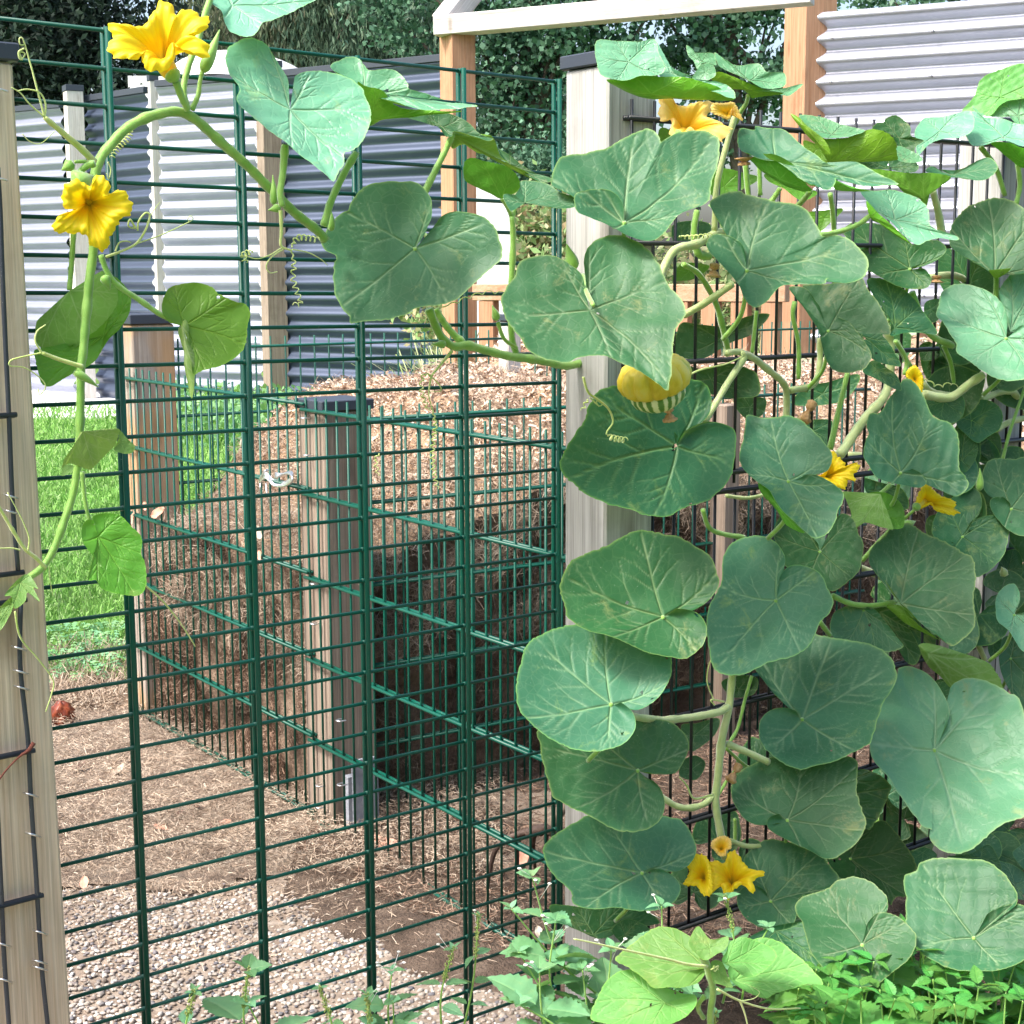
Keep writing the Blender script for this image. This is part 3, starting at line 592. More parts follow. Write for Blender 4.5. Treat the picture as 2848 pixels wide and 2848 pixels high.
tree('willow_tree', 'weeping willow with olive and brownish drooping strands behind the yellow flower', 'tree', -4.3, 27, 10, 1.3, 1.2, 5.9, 2.6, 60000, .034, M['f_willow'], 60, .4, willow=True, group='weeping willows behind the fence')
tree('willow_tree', 'darker weeping willow between the other willow and the orange pergola post', 'tree', -2.0, 26, 10, 1.4, 1.2, 5.9, 2.5, 60000, .034, M['f_willow2'], 60, .4, willow=True, group='weeping willows behind the fence')
tree('broadleaf_tree', 'leafy dark green tree right of the left pergola post', 'tree', .3, 19.5, 7, 2.0, .5, 4.5, 2.1, 19000, .075, M['f_broad'], 90, .26, 1.1)
tree('broadleaf_tree', 'leafy dark green tree with sky gaps left of the tall pergola post', 'tree', 2.9, 20.5, 7, 1.5, .5, 4.6, 2.0, 11000, .078, M['f_broad'], 55, .25, 1.1)
tree('broadleaf_tree', 'green tree top showing just above the bright corrugated panel', 'tree', 6.6, 22, 7, 2.1, 1.0, 4.3, 2.0, 16000, .08, M['f_broad'], 60, .4, 1.1)
tree('willow_tree', 'dark willow curtain hanging low behind the gate beside the grey post', 'tree', .2, 24, 6, 1.0, .6, 3.6, 1.5, 30000, .03, M['f_willow2'], 40, .35, willow=True, zmin=1.2)
tree('shrub', 'dark green bush low behind the gate beside the white board', 'shrub', .35, 16.5, 2.6, 1.0, .6, 1.9, .7, 14000, .045, M['f_broad'], 40, .25, 1.3, trunk=.05)
tree('shrub', 'light green and reddish shrub behind the railing near the grey gate post', 'shrub', .25, 13.5, 1.9, 1.1, .6, 1.15, .75, 14000, .05, M['f_shrub'], 50, .25, 1.9, trunk=.04)
tree('shrub', 'pale bush behind the railing seen through the black mesh', 'shrub', 2.3, 14, 1.9, 1.2, .6, 1.0, .6, 10000, .05, M['f_shrub'], 50, .25, 1.9, trunk=.04)
# unseen leaf ring added behind and beside the viewer to darken reflections
hv = []
for k in range(26):
    a = math.radians(150+k*9.2); hv.append((math.cos(a)*8.5, math.sin(a)*7.5-1.0))
hv = np.array(hv); n = 26000; kk = RNG.integers(0, len(hv), n); c = np.stack([hv[kk, 0]+RNG.normal(size=n)*.55, hv[kk, 1]+RNG.normal(size=n)*.45, RNG.uniform(0, 3.6, n)], 1)
V, q = cards(c, .26, 1.3); hr = empty('blocker_foliage', (0, -8.5, 0), 'unseen added ring of dark foliage that darkens undersides and reflections', 'blocker_foliage'); raw_mesh('foliage', V, q, M['f_broad'], hr)
# low plants at the foot of the left fence
c = ground_sample(2600, 440, 960, 1120, 1250); c[:, 2] = RNG.uniform(.0, .3, len(c)); V, q = cards(c, .06, 1.3)
tag(raw_mesh('low_weeds', V, q, M['weed']), 'broad leaved weeds growing along the foot of the left corrugated fence', 'weeds', kind='stuff')
# ------------------------------------------------------------------ compost heap
hb = empty('compost_heap', (P.p(-.8, 0, -.5)), 'large compost heap of brown hay and pale wood chips filling the far bay', 'compost heap')
def PD(a, b): # bin coordinates: a along the front towards the far post (0..1), b to the right along the divider
    o = P.p(tpA0-.02, 0, -.025)+D.d*.03-D.n*.03; L = (tpA0-.06)-(tpB0+.03)
    return o-P.d*(a*L)+D.d*b
def heap_top(a, b):
    sm = lambda q: np.clip(q, 0, 1)**2*(3-2*np.clip(q, 0, 1))
    r1, r2 = sm((b+.04)/.62), sm((a+.10)/.50)
    h = .62+.36*r1*r2+.10*(1-r2)*r1-.05*np.exp(-((a-.9)/.25)**2)*(1-r1)
    return h+.035*wob(a, b, 0, 7, 21)+.018*wob(a, b, 0, 22, 22)
na, nb_ = 90, 190; A_, B_ = np.meshgrid(np.linspace(0, 1.0, na), np.linspace(0, 2.3, nb_)); 
base_ = np.stack([PD(0, 0)[k]-P.d[k]*A_*((tpA0-.06)-(tpB0+.03))+D.d[k]*B_ for k in range(3)], -1)
Ht = heap_top(A_, B_); V = base_.copy(); V[..., 2] = Ht; V = V.reshape(-1, 3)
i = np.arange(na*nb_).reshape(nb_, na); qs = np.stack([i[:-1, :-1], i[:-1, 1:], i[1:, 1:], i[1:, :-1]], -1).reshape(-1, 4)
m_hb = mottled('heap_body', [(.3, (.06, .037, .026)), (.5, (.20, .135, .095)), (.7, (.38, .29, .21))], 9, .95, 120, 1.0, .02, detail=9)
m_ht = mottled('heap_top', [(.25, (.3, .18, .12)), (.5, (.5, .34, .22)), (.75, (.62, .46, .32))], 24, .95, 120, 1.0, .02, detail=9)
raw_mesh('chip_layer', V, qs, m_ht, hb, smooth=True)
def heap_side(pts_ab, seed, outn):
    P0 = np.array([PD(a, b) for a, b in pts_ab]); Hh = np.array([heap_top(np.array(a), np.array(b)) for a, b in pts_ab]); nz = 60
    z = np.linspace(0, 1, nz); V = P0[:, None, :]*1.0+Z3*(z[None, :, None]*Hh[:, None, None])
    bulge = (.020*wob(V[..., 0], V[..., 1], V[..., 2]*1.3, 9, seed)+.012*wob(V[..., 0], V[..., 1], V[..., 2], 19, seed+9)+.008*wob(V[..., 0], V[..., 1], V[..., 2], 45, seed+1)-.03*(1-z)[None]*.6)*np.sin(np.clip(z[None]*1.02, 0, 1)*math.pi)**.3
    V = V+outn*bulge[..., None]; m_ = len(P0); i = np.arange(m_*nz).reshape(m_, nz)
    return V, np.stack([i[:-1, :-1], i[1:, :-1], i[1:, 1:], i[:-1, 1:]], -1).reshape(-1, 4)
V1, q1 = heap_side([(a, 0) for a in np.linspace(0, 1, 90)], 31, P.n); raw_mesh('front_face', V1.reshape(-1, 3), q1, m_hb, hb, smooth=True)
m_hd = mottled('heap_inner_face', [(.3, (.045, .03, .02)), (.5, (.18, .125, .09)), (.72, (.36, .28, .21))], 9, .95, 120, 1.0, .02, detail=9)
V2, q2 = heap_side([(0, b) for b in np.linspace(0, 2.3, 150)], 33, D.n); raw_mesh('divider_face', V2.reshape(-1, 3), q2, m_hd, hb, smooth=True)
def strands_on(V, n, outn, L, W, tilt, lift=.01, sel=None, cl=0):
    Vf = V.reshape(-1, 3)
    if sel is not None: Vf = Vf[sel(Vf)]
    if cl: Vf = Vf[wob(Vf[:, 0], Vf[:, 1], Vf[:, 2]*1.4, 17, cl)+.5*wob(Vf[:, 0], Vf[:, 1], Vf[:, 2], 45, cl+1) > .05]
    c = Vf[RNG.integers(0, len(Vf), n)]+RNG.normal(size=(n, 3))*.008+outn*RNG.uniform(-.004, lift, (n, 1)); d = RNG.normal(size=(n, 3))-outn*0
    d = d-outn*np.sum(d*outn, 1)[:, None]*tilt; return ribbons(c, d, RNG.uniform(*L, n), RNG.uniform(*W, n), .6)
V, q = strands_on(V1, 30000, P.n, (.012, .055), (.0009, .0020), .6, .016, cl=51); raw_mesh('straw', V, q, M['hay_red'], hb)
tag(hb.children[-1], kind='stuff')
V, q = strands_on(V1, 9000, P.n, (.02, .07), (.0008, .0016), .5, .03, lambda v: (v[:, 2] > .36), cl=55); tag(raw_mesh('straw', V, q, M['hay'], hb), kind='stuff')
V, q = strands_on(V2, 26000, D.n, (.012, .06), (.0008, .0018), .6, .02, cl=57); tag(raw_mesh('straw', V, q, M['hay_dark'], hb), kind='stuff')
V, q = strands_on(V2, 15000, D.n, (.02, .09), (.0008, .0016), .5, .045, lambda v: (v[:, 2] > .40), cl=61); tag(raw_mesh('straw', V, q, M['hay'], hb), kind='stuff')
Vt = base_.copy(); Vt[..., 2] = Ht; V, q = strands_on(Vt, 34000, Z3, (.008, .028), (.003, .008), .5, .012, lambda v: v[:, 2] > .76+.05*wob(v[:, 0], v[:, 1], 0, 15, 71)); tag(raw_mesh('wood_chips', V, q, M['chip'], hb), kind='stuff')
V, q = strands_on(Vt, 22000, Z3, (.012, .05), (.0009, .0018), .4, .022)
tag(raw_mesh('straw', V, q, M['hay'], hb), kind='stuff')
V, q = strands_on(Vt, 16000, Z3, (.012, .06), (.0009, .0018), .3, .035, lambda v: v[:, 2] < .84); tag(raw_mesh('straw', V, q, M['hay'], hb), kind='stuff')
# slumped heap of orange chips beyond the bay, leaf litter behind the vine
def mound(name, label, x, y, rx, ry, h, mat, n, matc, cat='heap'):
    r = empty(name, (x, y, 0), label, cat); na = 50; A_, B_ = np.meshgrid(np.linspace(-1, 1, na), np.linspace(-1, 1, na)); R_ = np.hypot(A_, B_)
    H_ = h*np.clip(1-R_**2, 0, 1)**.7*(1+.12*wob(A_, B_, 0, 4, 44))+.01; V = np.stack([x+A_*rx, y+B_*ry, H_], -1); i = np.arange(na*na).reshape(na, na)
    raw_mesh('body', V.reshape(-1, 3), np.stack([i[:-1, :-1], i[:-1, 1:], i[1:, 1:], i[1:, :-1]], -1).reshape(-1, 4), mat, r, smooth=True)
    Vv, q = strands_on(V, n, Z3, (.02, .06), (.008, .022), .4, .02, lambda v: v[:, 2] > h*.3); tag(raw_mesh('wood_chips', Vv, q, matc, r), kind='stuff'); return r
mound('chip_heap', 'heap of fresh orange wood chips behind the compost bay', .35, 6.4, 1.0, .7, 1.04, m_ht, 9000, M['chip'])
mound('leaf_heap', 'heap of pinkish dry leaves and chips behind the black mesh', 1.7, 5.9, 1.3, .9, 1.02, m_ht, 9000, rand_mat('leaf_litter', [(.5, .34, .28), (.7, .52, .45), (.3, .42, .26), (.62, .5, .36), (.32, .2, .15), (.78, .7, .62)]))
# ------------------------------------------------------------------ squash leaves, stalks, flowers
def view_n(c, tx, ty):
    v = CAM-c; v = v/np.linalg.norm(v); rt = np.cross(v, Z3)*-1; rt /= np.linalg.norm(rt); up = np.cross(rt, v)*-1
    if up[2] < 0: up = -up
    if np.dot(rt, CR) < 0: rt = -rt
    n = v+tx*rt+ty*up; return n/np.linalg.norm(n)
def leaf_patch(tile, wall, off, tx, ty, J, pts, under=False, closed=False, na=216, nr=40, veins=None, seed=0, cup=.10, wav=1.0, vs=1.0):
    """one blade surface: fan of rings from the vein junction J out to the traced rim"""
    rs = np.random.default_rng(seed); J2 = np.array(T(tile, *J)); P2 = np.array([T(tile, *p) for p in pts])
    C0 = wall.px(J2[0], J2[1], off); n = view_n(C0, tx, ty)
    rim = catmull(P2, na, closed=closed); s = np.linspace(0, 1, na)
    if closed: rim[-1] = rim[0]
    R3 = np.array([on_plane(p[0], p[1], C0, n) for p in rim])-C0
    size = np.linalg.norm(R3, axis=1); sz = np.percentile(size, 80); far = size > 2.2*sz+.02
    R3[far] *= (2.2*sz+.02)/size[far][:, None]
    nt_ = max(1e-9, 1); edge = 1+.005*np.sin(s*150+3*np.sin(s*31)+rs.uniform(0, 6))+.0035*rs.normal(size=na)
    if closed: edge[-1] = edge[0]
    r = np.linspace(0, 1, nr)**.85
    Rr = r[None, :]*np.where(r[None, :] > .9, edge[:, None], 1.0)
    V = C0+R3[:, None]*Rr[..., None]
    # veins in the leaf's own flat space
    ax1 = np.cross(n, Z3); ax1 = ax1/np.linalg.norm(ax1) if np.linalg.norm(ax1) > .1 else CR; ax2 = np.cross(n, ax1)
    X = np.dot(V-C0, ax1)/sz; Y = np.dot(V-C0, ax2)/sz
    if veins is None: veins = [.1, .28, .5, .72, .9]
    vein = np.zeros(X.shape); 
    def seg(a, b, w0, w1, val):
        nonlocal vein
        a = np.array(a); b = np.array(b); d = b-a; L2 = d@d+1e-9; t = np.clip(((X-a[0])*d[0]+(Y-a[1])*d[1])/L2, 0, 1)
        dd = np.hypot(X-a[0]-t*d[0], Y-a[1]-t*d[1]); w_ = w0+(w1-w0)*t; vein = np.maximum(vein, val*np.exp(-(dd/w_)**2))
    rx = np.dot(R3, ax1)/sz; ry = np.dot(R3, ax2)/sz; fx = lambda q: np.array([np.interp(q, s, rx), np.interp(q, s, ry)])
    if closed: veins = [(v_+rs.uniform(0, .02)) % 1 for v_ in veins]
    for v_ in veins:
        e = fx(v_)*.97; perp = np.array([-e[1], e[0]])*.06*rs.normal(); m_ = e*.5+perp; L = np.linalg.norm(e)
        q0 = np.zeros(2)
        for k in range(5):
            t = (k+1)/5; q1 = 2*(1-t)*t*m_+t*t*e; seg(q0, q1, .0135*vs*(1-.5*k/5), .0135*vs*(1-.5*(k+1)/5), 1.0); q0 = q1
        if L > .45:
            for sgn in (-1, 1):
                for fr in (.32, .52, .70):
                    fr = fr+rs.uniform(-.06, .06); b0 = 2*(1-fr)*fr*m_+fr*fr*e
                    b1 = e*(fr+.30)+sgn*np.array([-e[1], e[0]])*(.36*(1-fr)+.10); b1m = (b0+b1)/2+e*.03
                    seg(b0, b1m, .009*vs, .0075*vs, .62); seg(b1m, b1, .0075*vs, .006*vs, .42)
                    b2 = b1m+(b1-b1m)*.5+e*.17; seg(b1m, b2, .007*vs, .005*vs, .30)
    vein = vein*np.minimum(1, .55+r[None]*4)
    # relief: cup, wave towards the rim, puckering between the veins
    ph = rs.uniform(0, 6.28); A_ = s[:, None]*2*math.pi
    if closed: kk = (2, 3, 5)
    else: kk = (2.3, 3.6, 5.7)
    h = cup*(r[None]**2-.25)+wav*(.028*np.sin(kk[0]*A_+ph)+.018*np.sin(kk[1]*A_+ph*2.1)+.010*np.sin(kk[2]*A_+ph*3))*r[None]**1.6*(1-.35*r[None]**3)
    h = h+.016*wob(X, Y, 0, 5, seed+5)*(r[None] > 0)*np.minimum(1, r[None]*3)+.009*wob(X, Y, 0, 13, seed+6)*np.minimum(1, r[None]*3)
    h = h-.013*vein*(1 if not under else -.4)
    sg = -1.0 if under else 1.0
    V = V+n*(h*sz*sg)[..., None]
    rimv = np.repeat(np.clip((r[None]-.975)/.025, 0, 1), na, 0)
    i = np.arange(na*nr).reshape(na, nr); q = np.stack([i[:-1, :-1], i[1:, :-1], i[1:, 1:], i[:-1, 1:]], -1).reshape(-1, 4)
    Vf = V.reshape(-1, 3); qq = q[len(q)//2+nr//2]; fn = np.cross(Vf[q[:, 1]]-Vf[q[:, 0]], Vf[q[:, 3]]-Vf[q[:, 0]]); fn += np.cross(Vf[q[:, 2]]-Vf[q[:, 1]], Vf[q[:, 3]]-Vf[q[:, 1]]); tot = fn.sum(0)
    facing = np.dot(tot, n) > 0
    qn = (np.cross(Vf[q[:, 1]]-Vf[q[:, 0]], Vf[q[:, 3]]-Vf[q[:, 0]])+np.cross(Vf[q[:, 2]]-Vf[q[:, 1]], Vf[q[:, 3]]-Vf[q[:, 1]])+np.cross(Vf[q[:, 2]]-Vf[q[:, 1]], Vf[q[:, 3]]-Vf[q[:, 2]])) @ n
    flip = (qn*(1 if facing else -1) < 0).reshape(na-1, nr-1).mean(1) > .5      # blade doubled back at the notch: leave the notch open
    q = q[~np.repeat(flip, nr-1)]
    if na > 150 and not under and len(size) and sz > .05 and rs.random() < .45:      # small eaten holes
        ctr = V.reshape(-1, 3)[q].mean(1); dead = np.zeros(len(q), bool)
        for _ in range(rs.integers(1, 5)):
            c_ = ctr[rs.integers(0, len(ctr))]; dd = np.linalg.norm(ctr-c_, axis=1); dead |= (dd < rs.uniform(.0009, .0026)*(1+.4*np.sin(ctr[:, 2]*3000)))
        q = q[~dead]
    if facing == bool(under): q = q[:, ::-1]
    return Vf, q, vein.ravel(), rimv.ravel(), C0, n
LEAFN = [0]
def leaf(vine, mat, *patches, stalk=None, label=None, auto=True, srad=.0035):
    Vs, Qs, ve, ri, k = [], [], [], [], 0; J0 = None
    for p in patches:
        LEAFN[0] += 1; p = dict(p); p.setdefault('seed', LEAFN[0]*7+3)
        V, q, a, b, C0, n_ = leaf_patch(**p)
        if J0 is None: J0, N0 = C0, n_
        Vs.append(V); Qs.append(q+k); k += len(V); ve.append(a); ri.append(b)
    o = raw_mesh('leaf', np.vstack(Vs), np.vstack(Qs), M[mat], vine, smooth=True, attrs={'vein': np.concatenate(ve), 'rim': np.concatenate(ri)})
    if label: o['label'] = label
    if stalk is not None or auto:
        mb = MB()
        if stalk is not None: pts = stalk
        else: pts = [J0-N0*.002, J0-N0*.022-Z3*.012, J0-N0*.05-Z3*.045-F.n*.01, J0-N0*.04-Z3*.09-F.n*.05]
        mb.tube(catmull(pts, 14), np.linspace(srad*.9, srad*1.15, 14), 8, ribs=.06)
        c_ = mb.build('leaf_stalk', M['stem'], None); c_.parent = o; c_.location = (0, 0, 0)
        c_.data.transform(Matrix.Translation(-Vector(vine.location)))
    return o
def pa(tile, wall, off, tx, ty, J, pts, **k):
    d = dict(tile=tile, wall=wall, off=off, tx=tx, ty=ty, J=J, pts=pts); d.update(k); return d
def path3(wall, off0, off1, pts, n=None):
    m_ = len(pts); o = []
    for i, (t, x, y) in enumerate(pts): o.append(wall.px(*T(t, x, y), off0+(off1-off0)*i/(m_-1)))
    return catmull(o, n or m_*6)
def stem(vine, wall, o0, o1, r0, r1, pts, mat='stem', name='stem', ribs=.07, n=10):
    """r0, r1 radii in picture pixels of the 1932 crops"""
    P_ = path3(wall, o0, o1, pts); k = np.linalg.norm(P_.mean(0)-CAM)/FPX/1.932
    mb = MB(); rad = np.linspace(r0, r1, len(P_))*k; rad = rad*(1+.05*np.sin(np.arange(len(P_))*1.3)+.16*np.clip(np.cos(np.arange(len(P_))*2*math.pi/24+1), 0, 1)**10); mb.tube(P_, rad, n, ribs=ribs)
    if name in ('stem', 'leaf_stalk') and max(r0, r1) > 11:   # stiff hairs
        m_ = len(P_)*9; idx = RNG.integers(0, len(P_)-1, m_); d = RNG.normal(size=(m_, 3)); d /= np.linalg.norm(d, axis=1)[:, None]
        c = P_[idx]+(P_[idx+1]-P_[idx])*RNG.random((m_, 1)); 
        for a_, b_, rr_ in zip(c, d, rad[idx]): mb.rod(a_+b_*rr_*.8, a_+b_*(rr_+.0022), .00022, 3, .00005)
    return mb.build(name, M[mat], vine)
def coil(P_, turns, rad, r):
    n = len(P_); tan = np.gradient(P_, axis=0); tan /= np.linalg.norm(tan, axis=1)[:, None]; x = np.cross(tan, [.2, .1, 1.]); x = x/(np.linalg.norm(x, axis=1)[:, None]+1e-9); y = np.cross(tan, x)
    a = np.linspace(0, turns*2*math.pi, n)[:, None]; e = np.minimum(1, np.linspace(0, 4, n))[:, None]
    return P_+(x*np.cos(a)+y*np.sin(a))*rad*e
def tendril(vine, wall, off, pts, r=3.0, turns=0, rad=.004, n=None):
    P_ = path3(wall, off, off, pts, n or (len(pts)*8 if not turns else int(turns*14))); k = np.linalg.norm(P_.mean(0)-CAM)/FPX/1.932
    if turns: P_ = coil(P_, turns, rad, r)
    mb = MB(); mb.tube(P_, np.linspace(r, r*.55, len(P_))*k, 6); return mb.build('tendril', M['tendril'], vine)
def flower(vine, wall, off, tx, ty, tile, J, pts, depth=.05, mat='flower', tube=None, label=None, petals=5, seed=0, tr=24):
    J2 = np.array(T(tile, *J)); P2 = np.array([T(tile, *p) for p in pts]); C0 = wall.px(J2[0], J2[1], off); n = view_n(C0, tx, ty); na, nr = 220, 30
    rim = catmull(P2, na, closed=True); rim[-1] = rim[0]; s = np.linspace(0, 1, na); rs = np.random.default_rng(seed)
    R3 = np.array([on_plane(p[0], p[1], C0, n) for p in rim])-C0; size = np.linalg.norm(R3, axis=1); sz = np.median(size); R3[size > 2.3*sz] *= .8
    r = np.linspace(0, 1, nr); edge = 1+.03*np.sin(s*2*math.pi*23+1)+.02*np.sin(s*2*math.pi*41)
    Rr = r[None]*np.where(r[None] > .8, 1+(edge[:, None]-1)*(r[None]-.8)*5, 1.0); V = C0+R3[:, None]*Rr[..., None]
    h = -depth*(1-r[None])**2.2+depth*.05+sz*(.045*np.sin(s*2*math.pi*5+1)[:, None]+.03*np.sin(s*2*math.pi*11)[:, None]+.02*np.sin(s*2*math.pi*29)[:, None])*r[None]**1.5-sz*.15*np.clip((r[None]-.7)/.3, 0, 1)**2
    rib = np.clip(np.cos(s*2*math.pi*30)[:, None], 0, 1)**3*np.ones_like(r)[None]*(1-.5*r[None]); rib = rib+1.0*np.clip(np.cos(s*2*math.pi*petals+.8)[:, None], 0, 1)**16*(1-r[None]*.3)
    V = V+n*h[..., None]; i = np.arange(na*nr).reshape(na, nr); q = np.stack([i[:-1, :-1], i[1:, :-1], i[1:, 1:], i[:-1, 1:]], -1).reshape(-1, 4)
    o = empty('flower', C0, label); o.parent = vine; o.location = Vector(C0)-vine.location
    V = V-C0; c_ = raw_mesh('petals', V.reshape(-1, 3), q, M[mat], None, smooth=True, attrs={'rib': rib.ravel(), 'rad': np.repeat(r[None], na, 0).ravel()}); c_.parent = o
    if tube:   # the outside of the bell and the green calyx, running to the stalk end
        e = wall.px(*T(tube[0], tube[1], tube[2]), off-(tube[3] if len(tube) > 3 else .01)); k = np.linalg.norm(C0-CAM)/FPX/1.932
        a_ = C0-n*depth*.75; P_ = catmull([a_, (a_+e)/2-n*.002, e], 14); mb = MB(); mb.tube(P_, np.array(np.interp(np.linspace(0, 1, 14), [0, .3, .75, 1], [tr*1.05, tr*1.4, tr*1.25, tr]))*k, 20, ribs=.04)
        c_ = mb.build('bell', M['bell'], None); c_.data.transform(Matrix.Translation(-Vector(C0))); c_.parent = o
        mb = MB(); d_ = P_[-1]-P_[-3]; d_ /= np.linalg.norm(d_); P2_ = catmull([P_[-3], P_[-1], P_[-1]+d_*tr*k*1.0], 8); mb.tube(P2_, np.array([1.22, 1.3, 1.25, 1.15, 1.0, .8, .55, .4])*tr*k, 14)
        c_ = mb.build('calyx', M['stem'], None); c_.data.transform(Matrix.Translation(-Vector(C0))); c_.parent = o
    return o
M['bell'] = mottled('petal_bell', [(.35, (.85, .52, .03)), (.6, (.72, .62, .10))], 30, .5, 200, .3, .002, vscale=(1, 1, .3))
def bud(vine, wall, off, tile, a, b, r, mat='stem', name='bud', n=12):
    A_, B_ = wall.px(*T(tile, *a), off), wall.px(*T(tile, *b), off); k = np.linalg.norm(A_-CAM)/FPX/1.932; mb = MB()
    P_ = catmull([A_, (A_+B_)/2+G.n*.002, B_], 12); t = np.linspace(0, 1, 12); mb.tube(P_, r*k*(np.array([.45, .85, 1, 1, .95, .85, .72, .6, .45, .32, .2, .08])), n, ribs=.08)
    return mb.build(name, M[mat], vine)
def wilted(vine, wall, off, tile, a, b, r, label=None):
    A_, B_ = wall.px(*T(tile, *a), off), wall.px(*T(tile, *b), off); k = np.linalg.norm(A_-CAM)/FPX/1.932; mb = MB()
    P_ = catmull([A_, (A_+B_)/2, B_], 14); t = np.linspace(0, 1, 14); rad = r*k*(.6+.35*np.sin(t*9)+.4*t+.15*np.sin(t*23)); mb.tube(P_, rad, 14, ribs=.22)
    o = mb.build('wilted_flower', M['wilt'], vine)
    if label: o['label'] = label
    return o

# ================= vine arching over the gate =================
va = empty('squash_vine', G.p(.03, 0, .06), 'long hairy squash vine arching over the green gate with two open orange flowers', 'squash vine')
S = lambda *a, **k: stem(va, G, *a, **k)
S(.07, .10, 26, 24, [('B', 10, 1290), ('A', 1700, 1232), ('A', 1600, 1155), ('A', 1530, 1090), ('A', 1450, 1012), ('A', 1330, 890), ('A', 1190, 765), ('A', 1050, 640), ('A', 960, 600), ('A', 860, 612), ('A', 760, 645), ('A', 670, 700), ('A', 600, 775), ('A', 550, 835), ('A', 520, 900), ('A', 512, 960), ('A', 508, 1150)])
S(.10, .12, 24, 18, [('A', 508, 1150), ('A', 500, 1350), ('A', 480, 1500), ('A', 462, 1700), ('A', 445, 1900), ('D', 434, 150), ('D', 430, 400), ('D', 420, 600), ('D', 395, 800), ('D', 345, 960), ('D', 290, 1110), ('D', 235, 1205), ('D', 180, 1250), ('D', 120, 1290)])
S(.07, .05, 22, 22, [('B', 565, 1660), ('B', 600, 1750), ('B', 640, 1820), ('B', 700, 1862), ('B', 770, 1855), ('B', 860, 1880), ('B', 1000, 1915), ('B', 1090, 1925), ('B', 1200, 1945), ('E', 1300, 130), ('E', 1400, 110), ('E', 1450, 95)])
S(.03, .05, 18, 20, [('B', 600, 1660), ('B', 650, 1740), ('B', 700, 1800), ('B', 750, 1845)], name='leaf_stalk')
S(.12, .11, 16, 20, [('A', 1518, 1110), ('A', 1505, 1040), ('A', 1520, 930), ('A', 1532, 780)], name='leaf_stalk')
S(.11, .12, 20, 18, [('A', 1740, 1215), ('A', 1780, 1080), ('A', 1850, 930), ('A', 1915, 820)], name='leaf_stalk')
S(.06, .08, 20, 14, [('B', 530, 1060), ('B', 600, 920), ('B', 660, 800), ('B', 695, 720)], name='leaf_stalk')
S(.05, .06, 17, 15, [('B', 1035, 1900), ('B', 1010, 1800), ('B', 1008, 1560), ('B', 1018, 1300), ('B', 1012, 1160)], name='leaf_stalk')
S(.06, .06, 12, 8, [('B', 1010, 1160), ('B', 985, 1110), ('B', 955, 1068)], name='leaf_stalk')
S(.06, .06, 12, 8, [('B', 1016, 1165), ('B', 1035, 1110), ('B', 1075, 1085)], name='leaf_stalk')
S(.10, .11, 17, 19, [('A', 1010, 590), ('A', 975, 520), ('A', 945, 440)], name='flower_stalk')
S(.10, .10, 15, 9, [('A', 1030, 590), ('A', 1065, 510), ('A', 1075, 440), ('A', 1090, 370)], name='flower_stalk')
S(.09, .05, 16, 17, [('A', 1005, 580), ('A', 985, 480), ('A', 1010, 360), ('A', 1060, 220), ('A', 1100, 80), ('A', 1130, -10)], name='leaf_stalk')
S(.11, .13, 20, 12, [('A', 505, 870), ('A', 450, 810), ('A', 340, 715), ('A', 240, 630)], mat='tendril', name='tendril')
S(.12, .13, 15, 13, [('A', 540, 1370), ('A', 580, 1470), ('A', 640, 1540), ('A', 760, 1620), ('A', 870, 1695), ('A', 990, 1745)], name='leaf_stalk')
S(.07, .07, 14, 13, [('A', 395, 1240), ('A', 385, 1400), ('A', 372, 1560)], name='leaf_stalk')
S(.11, .13, 15, 18, [('A', 420, 1000), ('A', 430, 930), ('A', 470, 890), ('A', 510, 880)], name='flower_stalk')
S(.12, .12, 12, 8, [('D', 440, 700), ('D', 455, 850), ('D', 480, 950), ('D', 530, 1045)], name='leaf_stalk')
S(.13, .13, 12, 9, [('D', 445, 135), ('D', 330, 100), ('D', 225, 60)], mat='tendril', name='tendril')
S(.12, .13, 11, 8, [('D', 245, 1215), ('D', 190, 1160), ('D', 130, 1110), ('D', 60, 1000), ('D', 0, 900), ('D', -40, 840)], mat='tendril', name='tendril', ribs=0)
bud(va, G, .13, 'D', (400, 160), (530, 245), 22); bud(va, G, .10, 'A', (1090, 385), (1180, 160), 34); bud(va, G, .09, 'A', (1470, 1100), (1465, 940), 20)
bud(va, G, .11, 'A', (385, 880), (330, 915), 30); bud(va, G, .12, 'A', (555, 1480), (590, 1560), 26); bud(va, G, .10, 'A', (1500, 1115), (1440, 1130), 22)
bud(va, G, .06, 'A', (1780, 1240), (1775, 1120), 20); bud(va, G, .06, 'B', (930, 1720), (905, 1640), 22); bud(va, G, .08, 'B', (650, 1850), (585, 1850), 22); bud(va, F, .10, 'B', (1340, 1450), (1305, 1310), 36)
S(.06, .06, 9, 11, [('B', 1040, 1870), ('B', 970, 1820), ('B', 935, 1730)], name='flower_stalk'); S(.12, .12, 8, 11, [('A', 400, 870), ('A', 450, 868), ('A', 490, 880)], name='flower_stalk')
Tn = lambda off, pts, **k: tendril(va, G, off, pts, **k)
Tn(.13, [('A', 240, 630), ('A', 200, 480), ('A', 160, 330), ('A', 125, 215), ('A', 105, 205), ('A', 108, 240), ('A', 130, 240)], r=6)
Tn(.13, [('A', 240, 630), ('A', 245, 560), ('A', 215, 500), ('A', 150, 480), ('A', 90, 490)], r=6); Tn(.13, [('A', 235, 625), ('A', 160, 560), ('A', 110, 500), ('A', 60, 470)], r=5)
Tn(.12, [('A', 130, 260), ('A', 100, 280), ('A', 110, 320), ('A', 135, 290), ('A', 105, 280), ('A', 120, 325)], r=5)
Tn(.12, [('A', 120, 720), ('A', 160, 760), ('A', 220, 770), ('A', 295, 705)], r=3)
